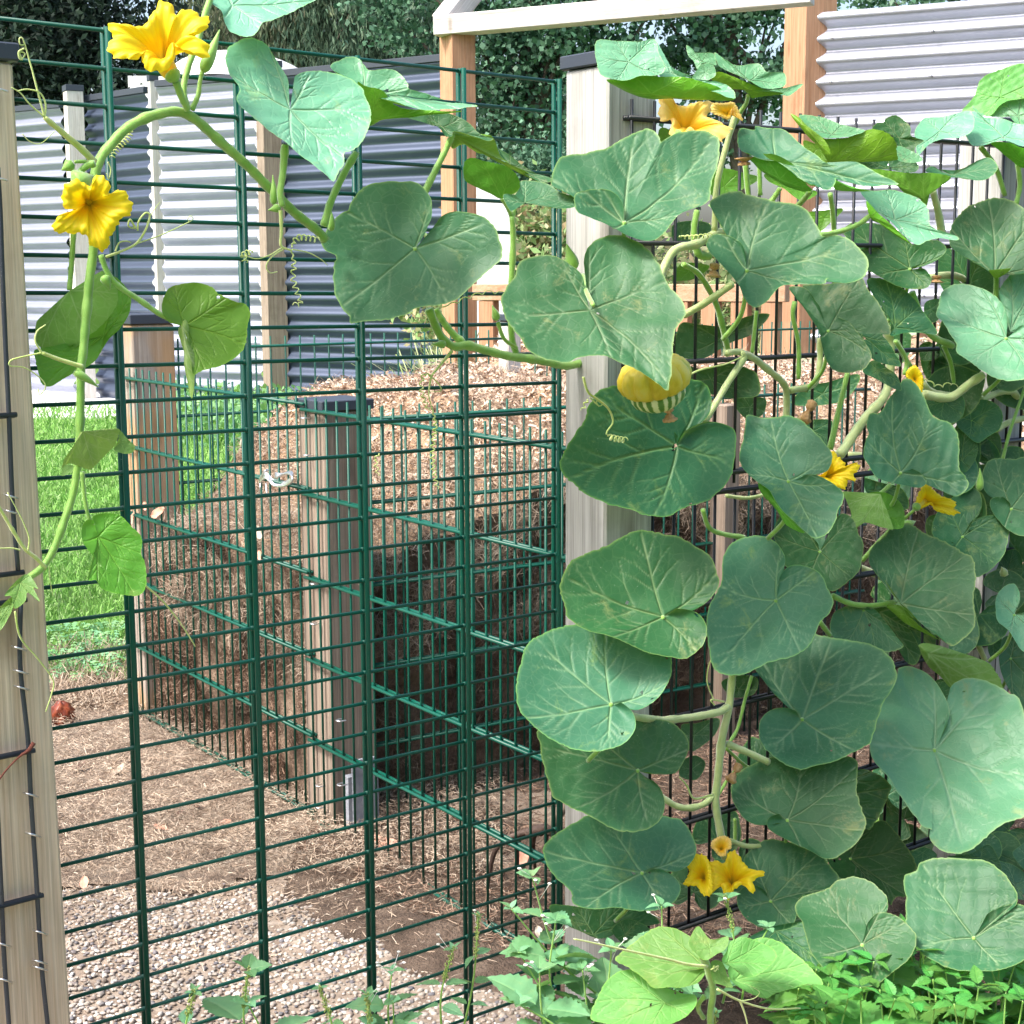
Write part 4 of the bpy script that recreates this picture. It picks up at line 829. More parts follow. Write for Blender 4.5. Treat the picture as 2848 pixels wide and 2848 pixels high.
Tn(.06, [('A', 715, 680), ('A', 690, 740), ('A', 640, 790), ('A', 600, 850)], r=4, turns=11, rad=.0035)
Tn(.12, [('A', 580, 870), ('A', 595, 910), ('A', 585, 960), ('A', 570, 930)], r=4)
Tn(.12, [('A', 570, 1380), ('A', 650, 1350), ('A', 730, 1310), ('A', 780, 1240), ('A', 805, 1160), ('A', 780, 1145), ('A', 745, 1190), ('A', 740, 1240)], r=8)
Tn(.12, [('A', 730, 1310), ('A', 860, 1265), ('A', 970, 1215), ('A', 1035, 1180), ('A', 1025, 1160), ('A', 1008, 1175), ('A', 1020, 1190)], r=4)
Tn(.12, [('A', 790, 1200), ('A', 820, 1140), ('A', 860, 1085)], r=3); Tn(.12, [('A', 730, 1230), ('A', 700, 1180), ('A', 690, 1215), ('A', 725, 1225), ('A', 710, 1190)], r=6)
Tn(.12, [('A', 620, 1350), ('A', 640, 1305), ('A', 680, 1295), ('A', 705, 1305)], r=5)
Tn(.11, [('A', 1508, 1130), ('A', 1512, 1240), ('A', 1510, 1320), ('A', 1565, 1345)], r=11)
Tn(.11, [('A', 1565, 1340), ('A', 1580, 1420), ('A', 1575, 1500), ('A', 1600, 1580), ('A', 1615, 1630), ('A', 1580, 1640)], r=4.5, turns=9, rad=.0035)
Tn(.10, [('A', 1565, 1330), ('A', 1590, 1290), ('A', 1620, 1275), ('A', 1710, 1290)], r=4.5, turns=7, rad=.004)
Tn(.11, [('A', 1570, 1340), ('A', 1650, 1355), ('A', 1720, 1390), ('A', 1760, 1425)], r=4); Tn(.11, [('A', 1515, 1330), ('A', 1450, 1370), ('A', 1380, 1390), ('A', 1300, 1370)], r=4)
Tn(.11, [('A', 1520, 1340), ('A', 1460, 1380), ('A', 1430, 1430), ('A', 1450, 1465), ('A', 1490, 1460)], r=5); Tn(.10, [('A', 1360, 1350), ('A', 1310, 1370), ('A', 1320, 1410)], r=4, turns=5, rad=.004)
Tn(.08, [('E', 690, 50), ('E', 640, 110), ('E', 578, 185)], r=10); Tn(.08, [('E', 578, 185), ('E', 540, 180), ('E', 525, 260), ('E', 560, 370)], r=5, turns=8, rad=.0032)
Tn(.08, [('E', 578, 185), ('E', 565, 280), ('E', 580, 350)], r=6); Tn(.08, [('E', 580, 350), ('E', 600, 450), ('E', 585, 580), ('E', 590, 680), ('E', 610, 790)], r=5, turns=15, rad=.0034)
Tn(.08, [('E', 580, 190), ('E', 620, 230), ('E', 630, 265), ('E', 570, 270)], r=4); Tn(.07, [('E', 300, 600), ('E', 280, 640), ('E', 290, 720)], r=4, turns=4, rad=.003)
Tn(.13, [('D', 225, 60), ('D', 190, 0), ('A', 200, 1780), ('A', 245, 1745)], r=6); Tn(.13, [('D', 225, 60), ('D', 130, 80), ('D', 60, 100), ('D', 55, 130), ('D', 130, 140), ('D', 210, 190), ('D', 245, 240), ('D', 215, 285), ('D', 205, 255)], r=5)
Tn(.13, [('D', 150, 1125), ('D', 155, 1050), ('D', 110, 940), ('D', 40, 810)], r=5); Tn(.13, [('D', 110, 1120), ('D', 60, 1110), ('D', -20, 1112)], r=5)
Tn(.06, [('D', 775, 1305), ('D', 870, 1390), ('D', 960, 1500), ('D', 1020, 1590), ('D', 1050, 1640)], r=6); Tn(.13, [('D', 80, 1450), ('D', 110, 1590), ('D', 200, 1700), ('D', 285, 1820), ('D', 275, 1900), ('D', 245, 1990)], r=6)
Tn(.12, [('D', 265, 1205), ('D', 270, 1290), ('D', 285, 1370)], r=3.5); Tn(.09, [('B', 640, 1650), ('B', 720, 1620), ('B', 800, 1590), ('B', 880, 1570), ('B', 970, 1575)], r=4, turns=5, rad=.0025)
Lf = lambda m, *p, **k: leaf(va, m, *p, **k)
no = dict(auto=False)
Lf('pale', pa('A', G, .05, .1, 1.3, (1250, 20), [(1110, 0), (1140, 50), (1190, 90), (1205, 140), (1235, 190), (1290, 212), (1350, 215), (1385, 190), (1410, 150), (1470, 130), (1540, 90), (1640, 50), (1722, 20), (1690, -20), (1600, -80), (1400, -120), (1200, -90), (1120, -50)], closed=True), label='pale leaf cut off by the top edge of the picture', **no)
Lf('pale', pa('A', G, .12, .15, .8, (1560, 580), [(1530, 520), (1548, 478), (1530, 420), (1480, 340), (1430, 265), (1350, 222), (1270, 240), (1220, 280), (1210, 350), (1235, 420), (1285, 495), (1268, 550), (1300, 610), (1350, 650), (1440, 720), (1540, 790), (1600, 840), (1680, 900), (1740, 945), (1788, 988), (1810, 950), (1846, 890), (1845, 838), (1890, 828), (1940, 780), (1982, 700), (1987, 620), (1965, 550), (1935, 490), (1880, 450), (1800, 420), (1720, 405), (1640, 410), (1577, 440), (1600, 470), (1640, 512), (1590, 562)], veins=[.1, .25, .46, .62, .74, .9]), label='large pale two lobed leaf hanging from the arch', **no)
Lf('pale', pa('B', G, .06, .1, 1.2, (215, 480), [(35, 385), (90, 335), (160, 325), (195, 340), (215, 370), (245, 405), (330, 415), (400, 435), (450, 490), (455, 508), (540, 530), (650, 560), (740, 570), (822, 585), (750, 605), (560, 625), (430, 600), (370, 570), (330, 520), (300, 500), (200, 470), (120, 440)], closed=True),
   pa('B', G, .06, .1, -.6, (245, 640), [(185, 462), (230, 480), (320, 500), (385, 575), (490, 600), (745, 612), (620, 630), (470, 630), (380, 640), (310, 652), (245, 690), (235, 600)], under=True, closed=True), label='leaf seen edge on, pale top and bright green underside', **no)
Lf('old', pa('B', G, .07, .1, .9, (640, 680), [(450, 640), (540, 625), (640, 620), (720, 640), (790, 680), (830, 720), (880, 745), (910, 750), (880, 765), (800, 740), (740, 722), (695, 715), (690, 740), (655, 742), (620, 700), (560, 655)], closed=True),
   pa('B', G, .07, .1, -.5, (700, 725), [(695, 715), (800, 730), (900, 748), (925, 775), (940, 820), (955, 855), (1000, 890), (1080, 930), (1140, 960), (1165, 988), (1080, 962), (1000, 917), (930, 882), (880, 850), (830, 842), (780, 800), (740, 795), (690, 808)], under=True, closed=True),
   pa('B', G, .072, .1, .9, (1000, 880), [(938, 812), (990, 840), (1060, 890), (1150, 945), (1220, 965), (1215, 990), (1165, 990), (1140, 957), (1060, 922), (970, 872)], closed=True), label='drooping folded leaf with bright green underside above the gate', **no)
Lf('dark', pa('B', G, .06, .2, -.3, (955, 1065), [(940, 1070), (900, 1045), (850, 1010), (780, 990), (755, 950), (760, 880), (800, 855), (870, 870), (960, 888), (1010, 910), (1050, 960), (1060, 1000), (1050, 1030), (1010, 1055), (965, 1060)], under=True), label='small dark leaf seen from below', **no)
Lf('old', pa('B', F, .09, .0, 1.1, (1080, 1085), [(1030, 1060), (1055, 1020), (1060, 985), (1150, 985), (1220, 1005), (1280, 1050), (1370, 1080), (1350, 1120), (1260, 1127), (1150, 1100), (1085, 1082), (1040, 1100), (1010, 1150), (980, 1110), (965, 1060), (1020, 1062)], closed=True), **no)
Lf('old', pa('B', G, .12, -.1, .45, (490, 1330), [(475, 1295), (468, 1268), (550, 1262), (562, 1230), (582, 1190), (585, 1100), (560, 1050), (520, 1010), (470, 990), (400, 988), (300, 995), (230, 1010), (185, 1050), (145, 1110), (140, 1140), (100, 1160), (40, 1215), (25, 1250), (-4, 1310), (15, 1360), (75, 1393), (57, 1440), (60, 1560), (75, 1620), (110, 1680), (150, 1720), (152, 1757), (230, 1747), (340, 1737), (430, 1710), (520, 1660), (610, 1650), (700, 1630), (780, 1560), (870, 1480), (930, 1430), (965, 1390), (950, 1310), (920, 1240), (880, 1200), (820, 1170), (730, 1155), (660, 1165), (615, 1200), (602, 1250), (602, 1297), (575, 1310), (545, 1333), (500, 1334)], veins=[.09, .27, .46, .66, .84]), label='broad blue green leaf at the middle of the gate')
Lf('old', pa('B', F, .22, .05, .65, (1432, 1660), [(1400, 1640), (1375, 1610), (1397, 1560), (1390, 1500), (1330, 1450), (1260, 1412), (1180, 1402), (1100, 1415), (1050, 1440), (1030, 1500), (985, 1560), (955, 1620), (965, 1690), (1000, 1760), (1060, 1840), (1085, 1885), (1160, 1930), (1210, 1952), (1310, 1965), (1380, 1935), (1500, 1930), (1640, 1985), (1720, 2025), (1800, 2085), (1845, 2112), (1862, 2045), (1870, 1915), (1885, 1800), (1935, 1730), (1930, 1650), (1890, 1590), (1830, 1510), (1800, 1440), (1770, 1390), (1720, 1340), (1650, 1300), (1560, 1278), (1480, 1300), (1420, 1350), (1398, 1410), (1400, 1460), (1425, 1510), (1420, 1530), (1440, 1560), (1480, 1572), (1462, 1620)], veins=[.09, .25, .45, .56, .74, .9]), stalk=[F.px(*T('B', 1450, 1640), .28), F.px(*T('B', 1410, 1560), .20), F.px(*T('B', 1395, 1480), .12)], label='big heart shaped leaf in front of the grey post')
Lf('fresh', pa('A', G, .14, .25, .35, (995, 1745), [(960, 1725), (915, 1745), (870, 1695), (868, 1630), (900, 1560), (960, 1535), (1060, 1525), (1130, 1550), (1170, 1590), (1250, 1630), (1310, 1640), (1340, 1690), (1325, 1750), (1320, 1830), (1300, 1885), (1250, 1935), (1180, 1975), (1080, 2000), (1035, 2020), (1020, 1950), (1010, 1850), (1000, 1790)], veins=[.2, .4, .62, .8]),
   pa('A', G, .142, -.9, .3, (985, 1760), [(975, 1712), (1000, 1745), (1003, 1830), (1020, 1900), (1028, 2000), (1022, 2135), (990, 2060), (985, 1930), (955, 1840), (943, 1765)], under=True, closed=True), label='glossy fresh green leaf with one edge folded', **no)
Lf('fresh', pa('A', G, .05, .2, .2, (560, 1800), [(545, 1480), (590, 1490), (640, 1510), (695, 1590), (692, 1680), (640, 1770), (575, 1835), (500, 1950), (400, 2005), (330, 2045), (260, 2085), (215, 2055), (190, 1950), (188, 1880), (310, 1890), (430, 1830), (530, 1760), (600, 1680), (560, 1560)], closed=True),
   pa('A', G, .062, -.3, -.2, (375, 1562), [(345, 1595), (290, 1650), (220, 1700), (183, 1750), (188, 1850), (240, 1888), (310, 1892), (400, 1872), (440, 1832), (530, 1762), (600, 1680), (627, 1600), (605, 1520), (545, 1458), (520, 1500), (440, 1582), (400, 1575)], under=True), label='leaf seen from below, light veins and darker folded top', **no)
Lf('young', pa('D', G, .135, .1, -.3, (445, 480), [(430, 490), (410, 540), (390, 590), (350, 630), (337, 690), (370, 662), (420, 672), (470, 690), (500, 682), (560, 622), (620, 560), (640, 502), (640, 475), (560, 472), (480, 485)], under=True),
   pa('D', G, .133, .5, .2, (650, 540), [(640, 478), (680, 520), (722, 565), (700, 602), (640, 597), (608, 580), (632, 530)], closed=True), pa('D', G, .133, .2, .3, (360, 690), [(345, 665), (395, 670), (380, 702), (330, 722)], closed=True), label='young light green leaf folded over the vine', **no)
Lf('fresh', pa('D', G, .14, .2, .25, (530, 1047), [(500, 1020), (500, 970), (462, 965), (435, 1010), (440, 1080), (470, 1130), (497, 1170), (480, 1230), (468, 1287), (510, 1290), (540, 1330), (600, 1352), (690, 1369), (750, 1362), (779, 1320), (775, 1200), (755, 1150), (755, 1060), (700, 1000), (640, 940), (560, 925), (495, 948), (525, 1000)], veins=[.15, .35, .5, .68, .85]), label='bright yellow green leaf before the lawn', **no)
Lf('young', pa('D', G, .14, .1, .8, (110, 1290), [(90, 1290), (150, 1258), (205, 1332), (178, 1330), (212, 1407), (150, 1355), (135, 1400), (80, 1440), (60, 1380), (25, 1370)], closed=True), pa('D', G, .14, -.1, .3, (60, 1410), [(80, 1370), (60, 1460), (-5, 1560), (-40, 1480), (10, 1420)], closed=True), label='tiny young leaf tip before the tan post', **no)
M['flower_stalk'] = M['stem']
flower(va, G, .13, .0, .8, 'A', (870, 215), [(585, 125), (740, 125), (780, 110), (830, 30), (865, -5), (910, 10), (950, 65), (965, 70), (985, 33), (1060, 50), (1127, 87), (1118, 130), (1080, 170), (1040, 180), (1100, 212), (1130, 245), (1110, 287), (1040, 285), (985, 270), (945, 235), (940, 300), (900, 350), (830, 365), (778, 358), (770, 320), (755, 290), (740, 310), (700, 312), (640, 300), (588, 270), (583, 210), (615, 180), (583, 150)], depth=.055, tube=('A', 932, 410, .02), label='wide open orange flower at the top of the arch', tr=34, seed=3)
flower(va, G, .15, .0, -.1, 'A', (478, 1105), [(345, 1000), (400, 965), (440, 975), (485, 1005), (500, 965), (525, 938), (580, 970), (592, 1000), (592, 1040), (640, 1020), (680, 1040), (712, 1110), (702, 1150), (640, 1185), (637, 1210), (600, 1262), (572, 1347), (520, 1337), (480, 1312), (462, 1262), (380, 1257), (285, 1242), (298, 1180), (330, 1150), (400, 1132), (345, 1120), (333, 1065)], depth=.05, tube=('A', 430, 975, .06), label='open orange star shaped flower beside the left upright of the gate', tr=40, seed=5)
mb = MB(); q_ = G.px(*T('A', 455, 975), .125)
bud(va, G, .13, 'A', (395, 990), (500, 945), 60, n=16)

# ================= vine on the black fence =================
vb = empty('squash_vine', F.p(.75, 0, .06), 'dense squash vine with big leaves and a yellow fruit covering the black mesh fence', 'squash vine')
S = lambda *a, **k: stem(vb, F, *a, **k)
L = lambda m, *p, **k: leaf(vb, m, *p, **k)
S(.05, .08, 22, 22, [('C', 400, 1280), ('C', 340, 1255), ('C', 280, 1252), ('C', 180, 1310), ('C', 60, 1342), ('C', 0, 1430), ('C', -30, 1520)], mat='stem_pale')
S(.05, .05, 16, 20, [('C', 175, 1130), ('C', 160, 1220), ('C', 162, 1310), ('C', 190, 1370), ('C', 245, 1378)], name='leaf_stalk'); S(.06, .09, 17, 14, [('C', 268, 1240), ('C', 280, 1000), ('C', 330, 790), ('C', 385, 600)], name='flower_stalk', mat='stem_pale')
S(.05, .05, 14, 13, [('C', 435, 880), ('C', 445, 1000), ('C', 455, 1080)], name='flower_stalk'); S(.05, .05, 12, 12, [('C', 510, 890), ('C', 515, 1050)], name='leaf_stalk')
S(.06, .08, 15, 12, [('C', 550, 1110), ('C', 590, 1060), ('C', 622, 1010)], name='leaf_stalk'); S(.06, .12, 16, 13, [('C', 690, 1130), ('C', 740, 1080), ('C', 785, 1025)], name='leaf_stalk')
S(.05, .08, 14, 13, [('C', 912, 1275), ('C', 905, 1150), ('C', 890, 1040)], name='leaf_stalk'); S(.08, .10, 14, 12, [('C', 830, 1265), ('C', 960, 1238), ('C', 1050, 1200), ('C', 1105, 1155)], name='leaf_stalk')
S(.05, .08, 22, 16, [('C', 1490, 1260), ('C', 1470, 1140), ('C', 1440, 1020)], mat='stem_pale', name='leaf_stalk'); S(.05, .08, 19, 19, [('C', 100, 1695), ('C', 230, 1620), ('C', 365, 1525)], name='leaf_stalk', mat='stem_pale')
S(.05, .02, 14, 17, [('C', 100, 1420), ('C', 190, 1480), ('C', 280, 1640), ('C', 330, 1830), ('F', 345, 60)], name='leaf_stalk'); S(.08, .08, 17, 18, [('F', 215, 440), ('F', 330, 240), ('F', 425, 90), ('F', 412, 62)], mat='stem_pale', name='leaf_stalk')
S(.08, .04, 17, 19, [('F', 330, 62), ('F', 390, 55), ('F', 470, 85), ('F', 560, 155), ('F', 640, 225), ('F', 657, 290), ('F', 655, 420)], mat='stem_pale'); S(.05, .05, 18, 15, [('F', 670, 262), ('F', 800, 230), ('F', 835, 120), ('F', 835, -20)], mat='stem_pale')
S(.05, .05, 17, 13, [('F', 890, 580), ('F', 930, 400), ('F', 985, 165)], mat='stem', name='leaf_stalk'); S(.03, .03, 26, 22, [('F', 940, 610), ('F', 980, 560), ('F', 1010, 510), ('F', 1090, 400), ('F', 1175, 305), ('F', 1210, 200), ('F', 1215, 20), ('F', 1190, -80)], mat='stem_pale')
S(.08, .12, 24, 20, [('F', 1390, 285), ('F', 1530, 300), ('F', 1640, 225), ('F', 1715, 175)], mat='stem_pale'); S(.06, .06, 15, 15, [('F', 1390, 225), ('F', 1440, 270), ('F', 1540, 290)], mat='stem_pale')
S(.05, .05, 16, 16, [('F', 1700, 315), ('F', 1800, 272), ('F', 1870, 270), ('F', 1900, 300), ('F', 1960, 310)], mat='stem_pale'); S(.05, .05, 16, 16, [('F', 1780, 475), ('F', 1860, 430), ('F', 1960, 405)], mat='stem_pale')
S(.07, .07, 9, 8, [('F', 1815, 640), ('F', 1860, 470), ('F', 1940, 240)], name='leaf_stalk'); S(.05, .05, 14, 12, [('F', 1090, 885), ('F', 1215, 770)], name='leaf_stalk'); S(.03, .06, 12, 12, [('F', 1060, 1180), ('F', 1140, 1090), ('F', 1225, 1000)], name='leaf_stalk')
S(.06, .10, 15, 13, [('F', 900, 1365), ('F', 1000, 1408), ('F', 1120, 1418), ('F', 1240, 1398)], name='leaf_stalk'); S(.06, .08, 9, 8, [('F', 1285, 955), ('F', 1350, 898)], name='flower_stalk')
S(.05, .05, 16, 14, [('F', 1650, 1555), ('F', 1690, 1640), ('F', 1722, 1710)], name='leaf_stalk', mat='stem_pale'); S(.03, .03, 13, 13, [('F', 205, 900), ('F', 240, 1000), ('F', 320, 1035), ('F', 430, 1052)], name='leaf_stalk')
S(.05, .05, 10, 10, [('F', 330, 828), ('F', 440, 840), ('F', 540, 822)], mat='stem_pale', name='leaf_stalk'); S(.06, .06, 14, 13, [('F', 830, 1500), ('F', 890, 1580)], name='leaf_stalk')
S(.05, .05, 17, 17, [('C', 1330, 1570), ('C', 1380, 1700), ('C', 1430, 1800), ('C', 1550, 1860)], name='leaf_stalk'); S(.04, .04, 13, 13, [('F', 1250, 0), ('F', 1300, 100), ('F', 1400, 230)], name='leaf_stalk')
S(.10, .10, 13, 12, [('C', 700, 1620), ('C', 690, 1700), ('C', 720, 1850), ('F', 720, 200)], name='leaf_stalk'); S(.06, .06, 11, 11, [('C', 495, 1670), ('C', 480, 1820), ('F', 470, 60)], name='leaf_stalk')
S(.06, .06, 12, 12, [('C', 1240, 1830), ('C', 1300, 1932), ('F', 1290, 180)], name='leaf_stalk'); S(.04, .04, 12, 12, [('F', 1500, 20), ('F', 1540, 120), ('F', 1560, 260)], name='leaf_stalk'); S(.03, .03, 10, 10, [('F', 1620, 20), ('F', 1700, 200), ('F', 1690, 330)], name='leaf_stalk')
S(.07, .07, 14, 13, [('C', 1785, 1490), ('C', 1782, 1560), ('C', 1780, 1620)], name='leaf_stalk'); S(.07, .07, 13, 13, [('C', 1900, 880), ('C', 1910, 1000), ('C', 1890, 1100)], name='leaf_stalk', mat='stem'); S(.04, .04, 13, 13, [('C', 1700, 790), ('C', 1780, 900), ('C', 1830, 1050)], name='leaf_stalk')
S(.10, .10, 20, 21, [('I', 375, -30), ('I', 365, 60), ('I', 345, 240), ('I', 310, 400), ('I', 288, 600), ('I', 275, 740), ('I', 300, 900), ('I', 325, 1040)], mat='stem_pale')
S(.12, .10, 19, 21, [('H', 1570, 230), ('H', 1650, 275), ('H', 1760, 292), ('I', 0, 298), ('I', 150, 282), ('I', 290, 255), ('I', 345, 225)], mat='stem_pale', name='leaf_stalk'); S(.10, .12, 18, 17, [('I', 335, 425), ('I', 440, 470), ('I', 560, 525)], mat='stem_pale', name='leaf_stalk')
S(.06, .10, 17, 16, [('H', 1720, 620), ('H', 1820, 715), ('I', 90, 768), ('I', 200, 755), ('I', 275, 695)], mat='stem_pale', name='leaf_stalk'); S(.10, .12, 13, 13, [('I', 350, 945), ('I', 440, 975), ('I', 540, 975)], name='leaf_stalk', mat='stem_pale')
S(.08, .08, 9, 9, [('I', 470, 60), ('I', 430, 200), ('I', 395, 340), ('I', 350, 420)], name='leaf_stalk'); S(.09, .09, 9, 8, [('I', 290, 700), ('I', 340, 620), ('I', 390, 560)], name='flower_stalk'); S(.05, .05, 9, 9, [('I', 330, 450), ('I', 430, 540), ('I', 480, 560)], name='leaf_stalk')
S(.08, .09, 12, 10, [('I', 380, 960), ('I', 380, 880), ('I', 378, 830)], name='leaf_stalk')
N_ = .0
# --- upper rows
L('pale', pa('B', F, .08, .1, .7, (1640, 330), [(1462, 235), (1560, 225), (1680, 230), (1780, 215), (1800, 300), (1832, 370), (1820, 402), (1770, 416), (1700, 412), (1640, 432), (1580, 432), (1500, 420), (1470, 370)], closed=True, wav=2),
  pa('B', F, .10, .1, 1.2, (1900, 400), [(1790, 250), (1830, 330), (1880, 380), (1980, 420), (2170, 470), (2210, 540), (2120, 520), (1980, 440), (1830, 420), (1800, 400)], closed=True),
  pa('B', F, .09, .0, -.5, (1760, 500), [(1520, 440), (1600, 432), (1700, 410), (1800, 425), (1940, 425), (2040, 450), (2120, 475), (2190, 520), (2210, 545), (2150, 556), (2030, 550), (1900, 545), (1780, 545), (1700, 530), (1610, 495)], under=True, closed=True), label='leaf over the post cap with curled pale top and bright green underside', **no)
L('pale', pa('C', F, .10, .2, 1.0, (460, 430), [(270, 290), (330, 330), (390, 360), (500, 355), (545, 400), (600, 400), (645, 405), (652, 440), (645, 470), (600, 482), (520, 478), (450, 445), (380, 412), (300, 372), (275, 330)], closed=True),
  pa('C', F, .10, -.5, .4, (200, 330), [(122, 248), (150, 262), (170, 285), (250, 285), (272, 300), (282, 350), (260, 347), (210, 342), (180, 372), (158, 330), (130, 300)], closed=True), pa('C', F, .11, -.3, .4, (215, 390), [(180, 372), (210, 344), (260, 347), (278, 400), (250, 427), (200, 440), (150, 427)], closed=True),
  pa('C', F, .095, .1, -.5, (450, 480), [(250, 430), (290, 390), (360, 412), (440, 445), (500, 472), (560, 492), (640, 506), (600, 517), (520, 522), (470, 532), (440, 502), (400, 480), (340, 482)], under=True, closed=True), pa('C', F, .10, .1, 1.1, (640, 495), [(565, 488), (640, 480), (742, 453), (700, 500), (660, 520), (600, 507)], closed=True), label='topmost crumpled pale leaf before the dark tree', stalk=path3(F, .09, .04, [('C', 450, 510), ('C', 440, 555), ('C', 410, 600), ('C', 385, 660)]))
L('old', pa('B', F, .20, .1, .85, (1617, 1187), [(1612, 1150), (1590, 1105), (1550, 1072), (1490, 1058), (1420, 1065), (1350, 1090), (1345, 1130), (1362, 1182), (1430, 1207), (1500, 1232), (1570, 1267), (1640, 1302), (1720, 1327), (1780, 1317), (1835, 1265), (1912, 1172), (2042, 1127), (2072, 1080), (2079, 1010), (2109, 920), (2124, 800), (2102, 762), (2032, 740), (1932, 745), (1872, 760), (1807, 800), (1800, 770), (1740, 722), (1700, 735), (1600, 772), (1520, 816), (1440, 836), (1330, 852), (1280, 870), (1250, 900), (1230, 960), (1217, 1010), (1240, 1042), (1290, 1062), (1370, 1067), (1430, 1062), (1530, 1065), (1590, 1110)], veins=[.05, .2, .34, .52, .68, .86]), label='wide pale blue green leaf above the post')
L('old', pa('C', F, .15, .0, 1.1, (600, 850), [(400, 730), (430, 716), (485, 722), (490, 700), (560, 715), (640, 722), (700, 770), (760, 820), (810, 850), (850, 885), (920, 910), (1030, 905), (1110, 950), (1180, 990), (1257, 1030), (1180, 1027), (1100, 1030), (1000, 1002), (930, 972), (915, 1010), (880, 1045), (830, 1042), (780, 1002), (720, 942), (640, 887), (550, 850), (470, 847), (420, 842), (393, 790)], closed=True),
  pa('C', F, .14, -.1, -.4, (620, 960), [(455, 850), (550, 852), (640, 890), (720, 945), (770, 1000), (792, 1027), (740, 1032), (650, 1007), (580, 962), (520, 922), (480, 882)], under=True, closed=True), pa('C', F, .14, .1, -.5, (1000, 1010), [(915, 972), (1000, 1003), (1105, 1031), (1000, 1030), (918, 1022)], under=True, closed=True), label='long leaf seen edge on below the orange flower', **no)
L('pale', pa('C', F, .10, .1, 1.2, (900, 720), [(730, 628), (850, 640), (960, 680), (1050, 700), (1075, 714), (1000, 745), (920, 752), (850, 747), (790, 712), (740, 662)], closed=True), pa('C', F, .095, -.4, .1, (760, 680), [(673, 613), (720, 632), (770, 680), (860, 755), (885, 830), (800, 765), (740, 700)], under=True, closed=True),
  pa('C', F, .09, .1, -.4, (880, 870), [(775, 695), (850, 748), (930, 752), (1020, 740), (1100, 712), (1180, 715), (1240, 760), (1252, 830), (1240, 867), (1100, 852), (980, 857), (900, 882), (865, 880), (880, 822), (830, 770)], under=True), pa('C', F, .085, .2, .8, (1300, 840), [(1250, 790), (1320, 810), (1387, 860), (1330, 877), (1252, 862)], closed=True), label='leaf with bright green underside in front of the bright corrugated panel', **no)
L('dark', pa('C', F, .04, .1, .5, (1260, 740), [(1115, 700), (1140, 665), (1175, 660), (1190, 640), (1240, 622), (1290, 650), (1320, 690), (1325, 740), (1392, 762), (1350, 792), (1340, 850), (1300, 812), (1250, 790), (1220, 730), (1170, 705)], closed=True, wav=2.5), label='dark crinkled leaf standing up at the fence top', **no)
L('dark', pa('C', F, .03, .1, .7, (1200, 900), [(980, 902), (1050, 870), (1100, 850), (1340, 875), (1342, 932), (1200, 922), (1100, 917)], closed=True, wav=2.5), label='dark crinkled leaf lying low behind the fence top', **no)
L('pale', pa('C', F, .03, .1, 1.1, (1480, 700), [(1343, 722), (1370, 670), (1402, 645), (1500, 635), (1640, 612), (1660, 700), (1600, 742), (1500, 752), (1400, 800), (1360, 850), (1350, 790)], closed=True), **no)
L('old', pa('C', F, .10, .1, 1.3, (1550, 935), [(1402, 932), (1430, 905), (1500, 920), (1570, 920), (1650, 890), (1740, 862), (1787, 900), (1780, 932), (1720, 972), (1640, 977), (1540, 967), (1460, 950)], closed=True), pa('C', F, .095, .0, -.4, (1395, 1060), [(1080, 920), (1200, 920), (1320, 935), (1450, 935), (1540, 965), (1440, 1022), (1422, 1062), (1402, 1130), (1370, 1072), (1290, 1042), (1240, 1002), (1150, 962)], under=True, closed=True), label='broad edge on leaf with green underside and stout stalk', **no)
L('pale', pa('C', F, .09, .1, 1.1, (1820, 730), [(1603, 700), (1612, 640), (1660, 612), (1720, 640), (1800, 650), (1900, 675), (2040, 720), (2100, 800), (1932, 802), (1850, 772), (1780, 767), (1700, 792), (1640, 782)], closed=True), pa('C', F, .085, .1, -.4, (1925, 870), [(1755, 772), (1850, 770), (1932, 800), (2060, 820), (1935, 905), (1860, 862), (1800, 812)], under=True, closed=True), **no)
L('young', pa('C', F, .02, -.3, .5, (1800, 520), [(1605, 605), (1640, 560), (1670, 520), (1700, 440), (1760, 400), (1850, 365), (1932, 350), (2050, 380), (2080, 500), (1850, 550), (1760, 630), (1680, 622)], closed=True), label='light yellow green leaf high at the right edge', **no)
L('pale', pa('C', F, .06, -.2, .8, (1900, 620), [(1655, 590), (1690, 540), (1780, 525), (1800, 495), (1850, 470), (1932, 410), (2060, 450), (2080, 700), (1932, 702), (1880, 662), (1830, 612), (1760, 640), (1700, 632)], closed=True), **no)
L('old', pa('C', F, .20, .05, .75, (445, 1445), [(432, 1380), (405, 1325), (360, 1287), (312, 1240), (262, 1160), (243, 1103), (330, 1052), (400, 1047), (440, 1070), (560, 1110), (680, 1130), (760, 1160), (810, 1220), (845, 1285), (930, 1280), (1000, 1310), (1050, 1360), (1092, 1410), (1087, 1470), (1050, 1512), (960, 1537), (880, 1512), (850, 1547), (700, 1547), (620, 1562), (550, 1640), (480, 1677), (430, 1640), (400, 1570), (350, 1500), (280, 1420), (226, 1350), (235, 1302), (285, 1280), (370, 1300), (415, 1330), (437, 1390)], veins=[.1, .24, .44, .62, .8]), label='large spreading leaf with two lobes high on the fence')
L('pale', pa('C', F, .14, .3, .8, (1240, 1180), [(1050, 1035), (1130, 1040), (1220, 1030), (1330, 1060), (1400, 1110), (1420, 1160), (1422, 1215), (1480, 1250), (1568, 1282), (1560, 1302), (1470, 1292), (1400, 1310), (1350, 1330), (1280, 1272), (1210, 1202), (1150, 1152), (1110, 1120), (1070, 1072)], closed=True), pa('C', F, .135, .0, -.3, (1105, 1160), [(1085, 1085), (1150, 1150), (1220, 1210), (1300, 1290), (1327, 1317), (1250, 1272), (1180, 1217), (1110, 1182)], under=True, closed=True), **no)
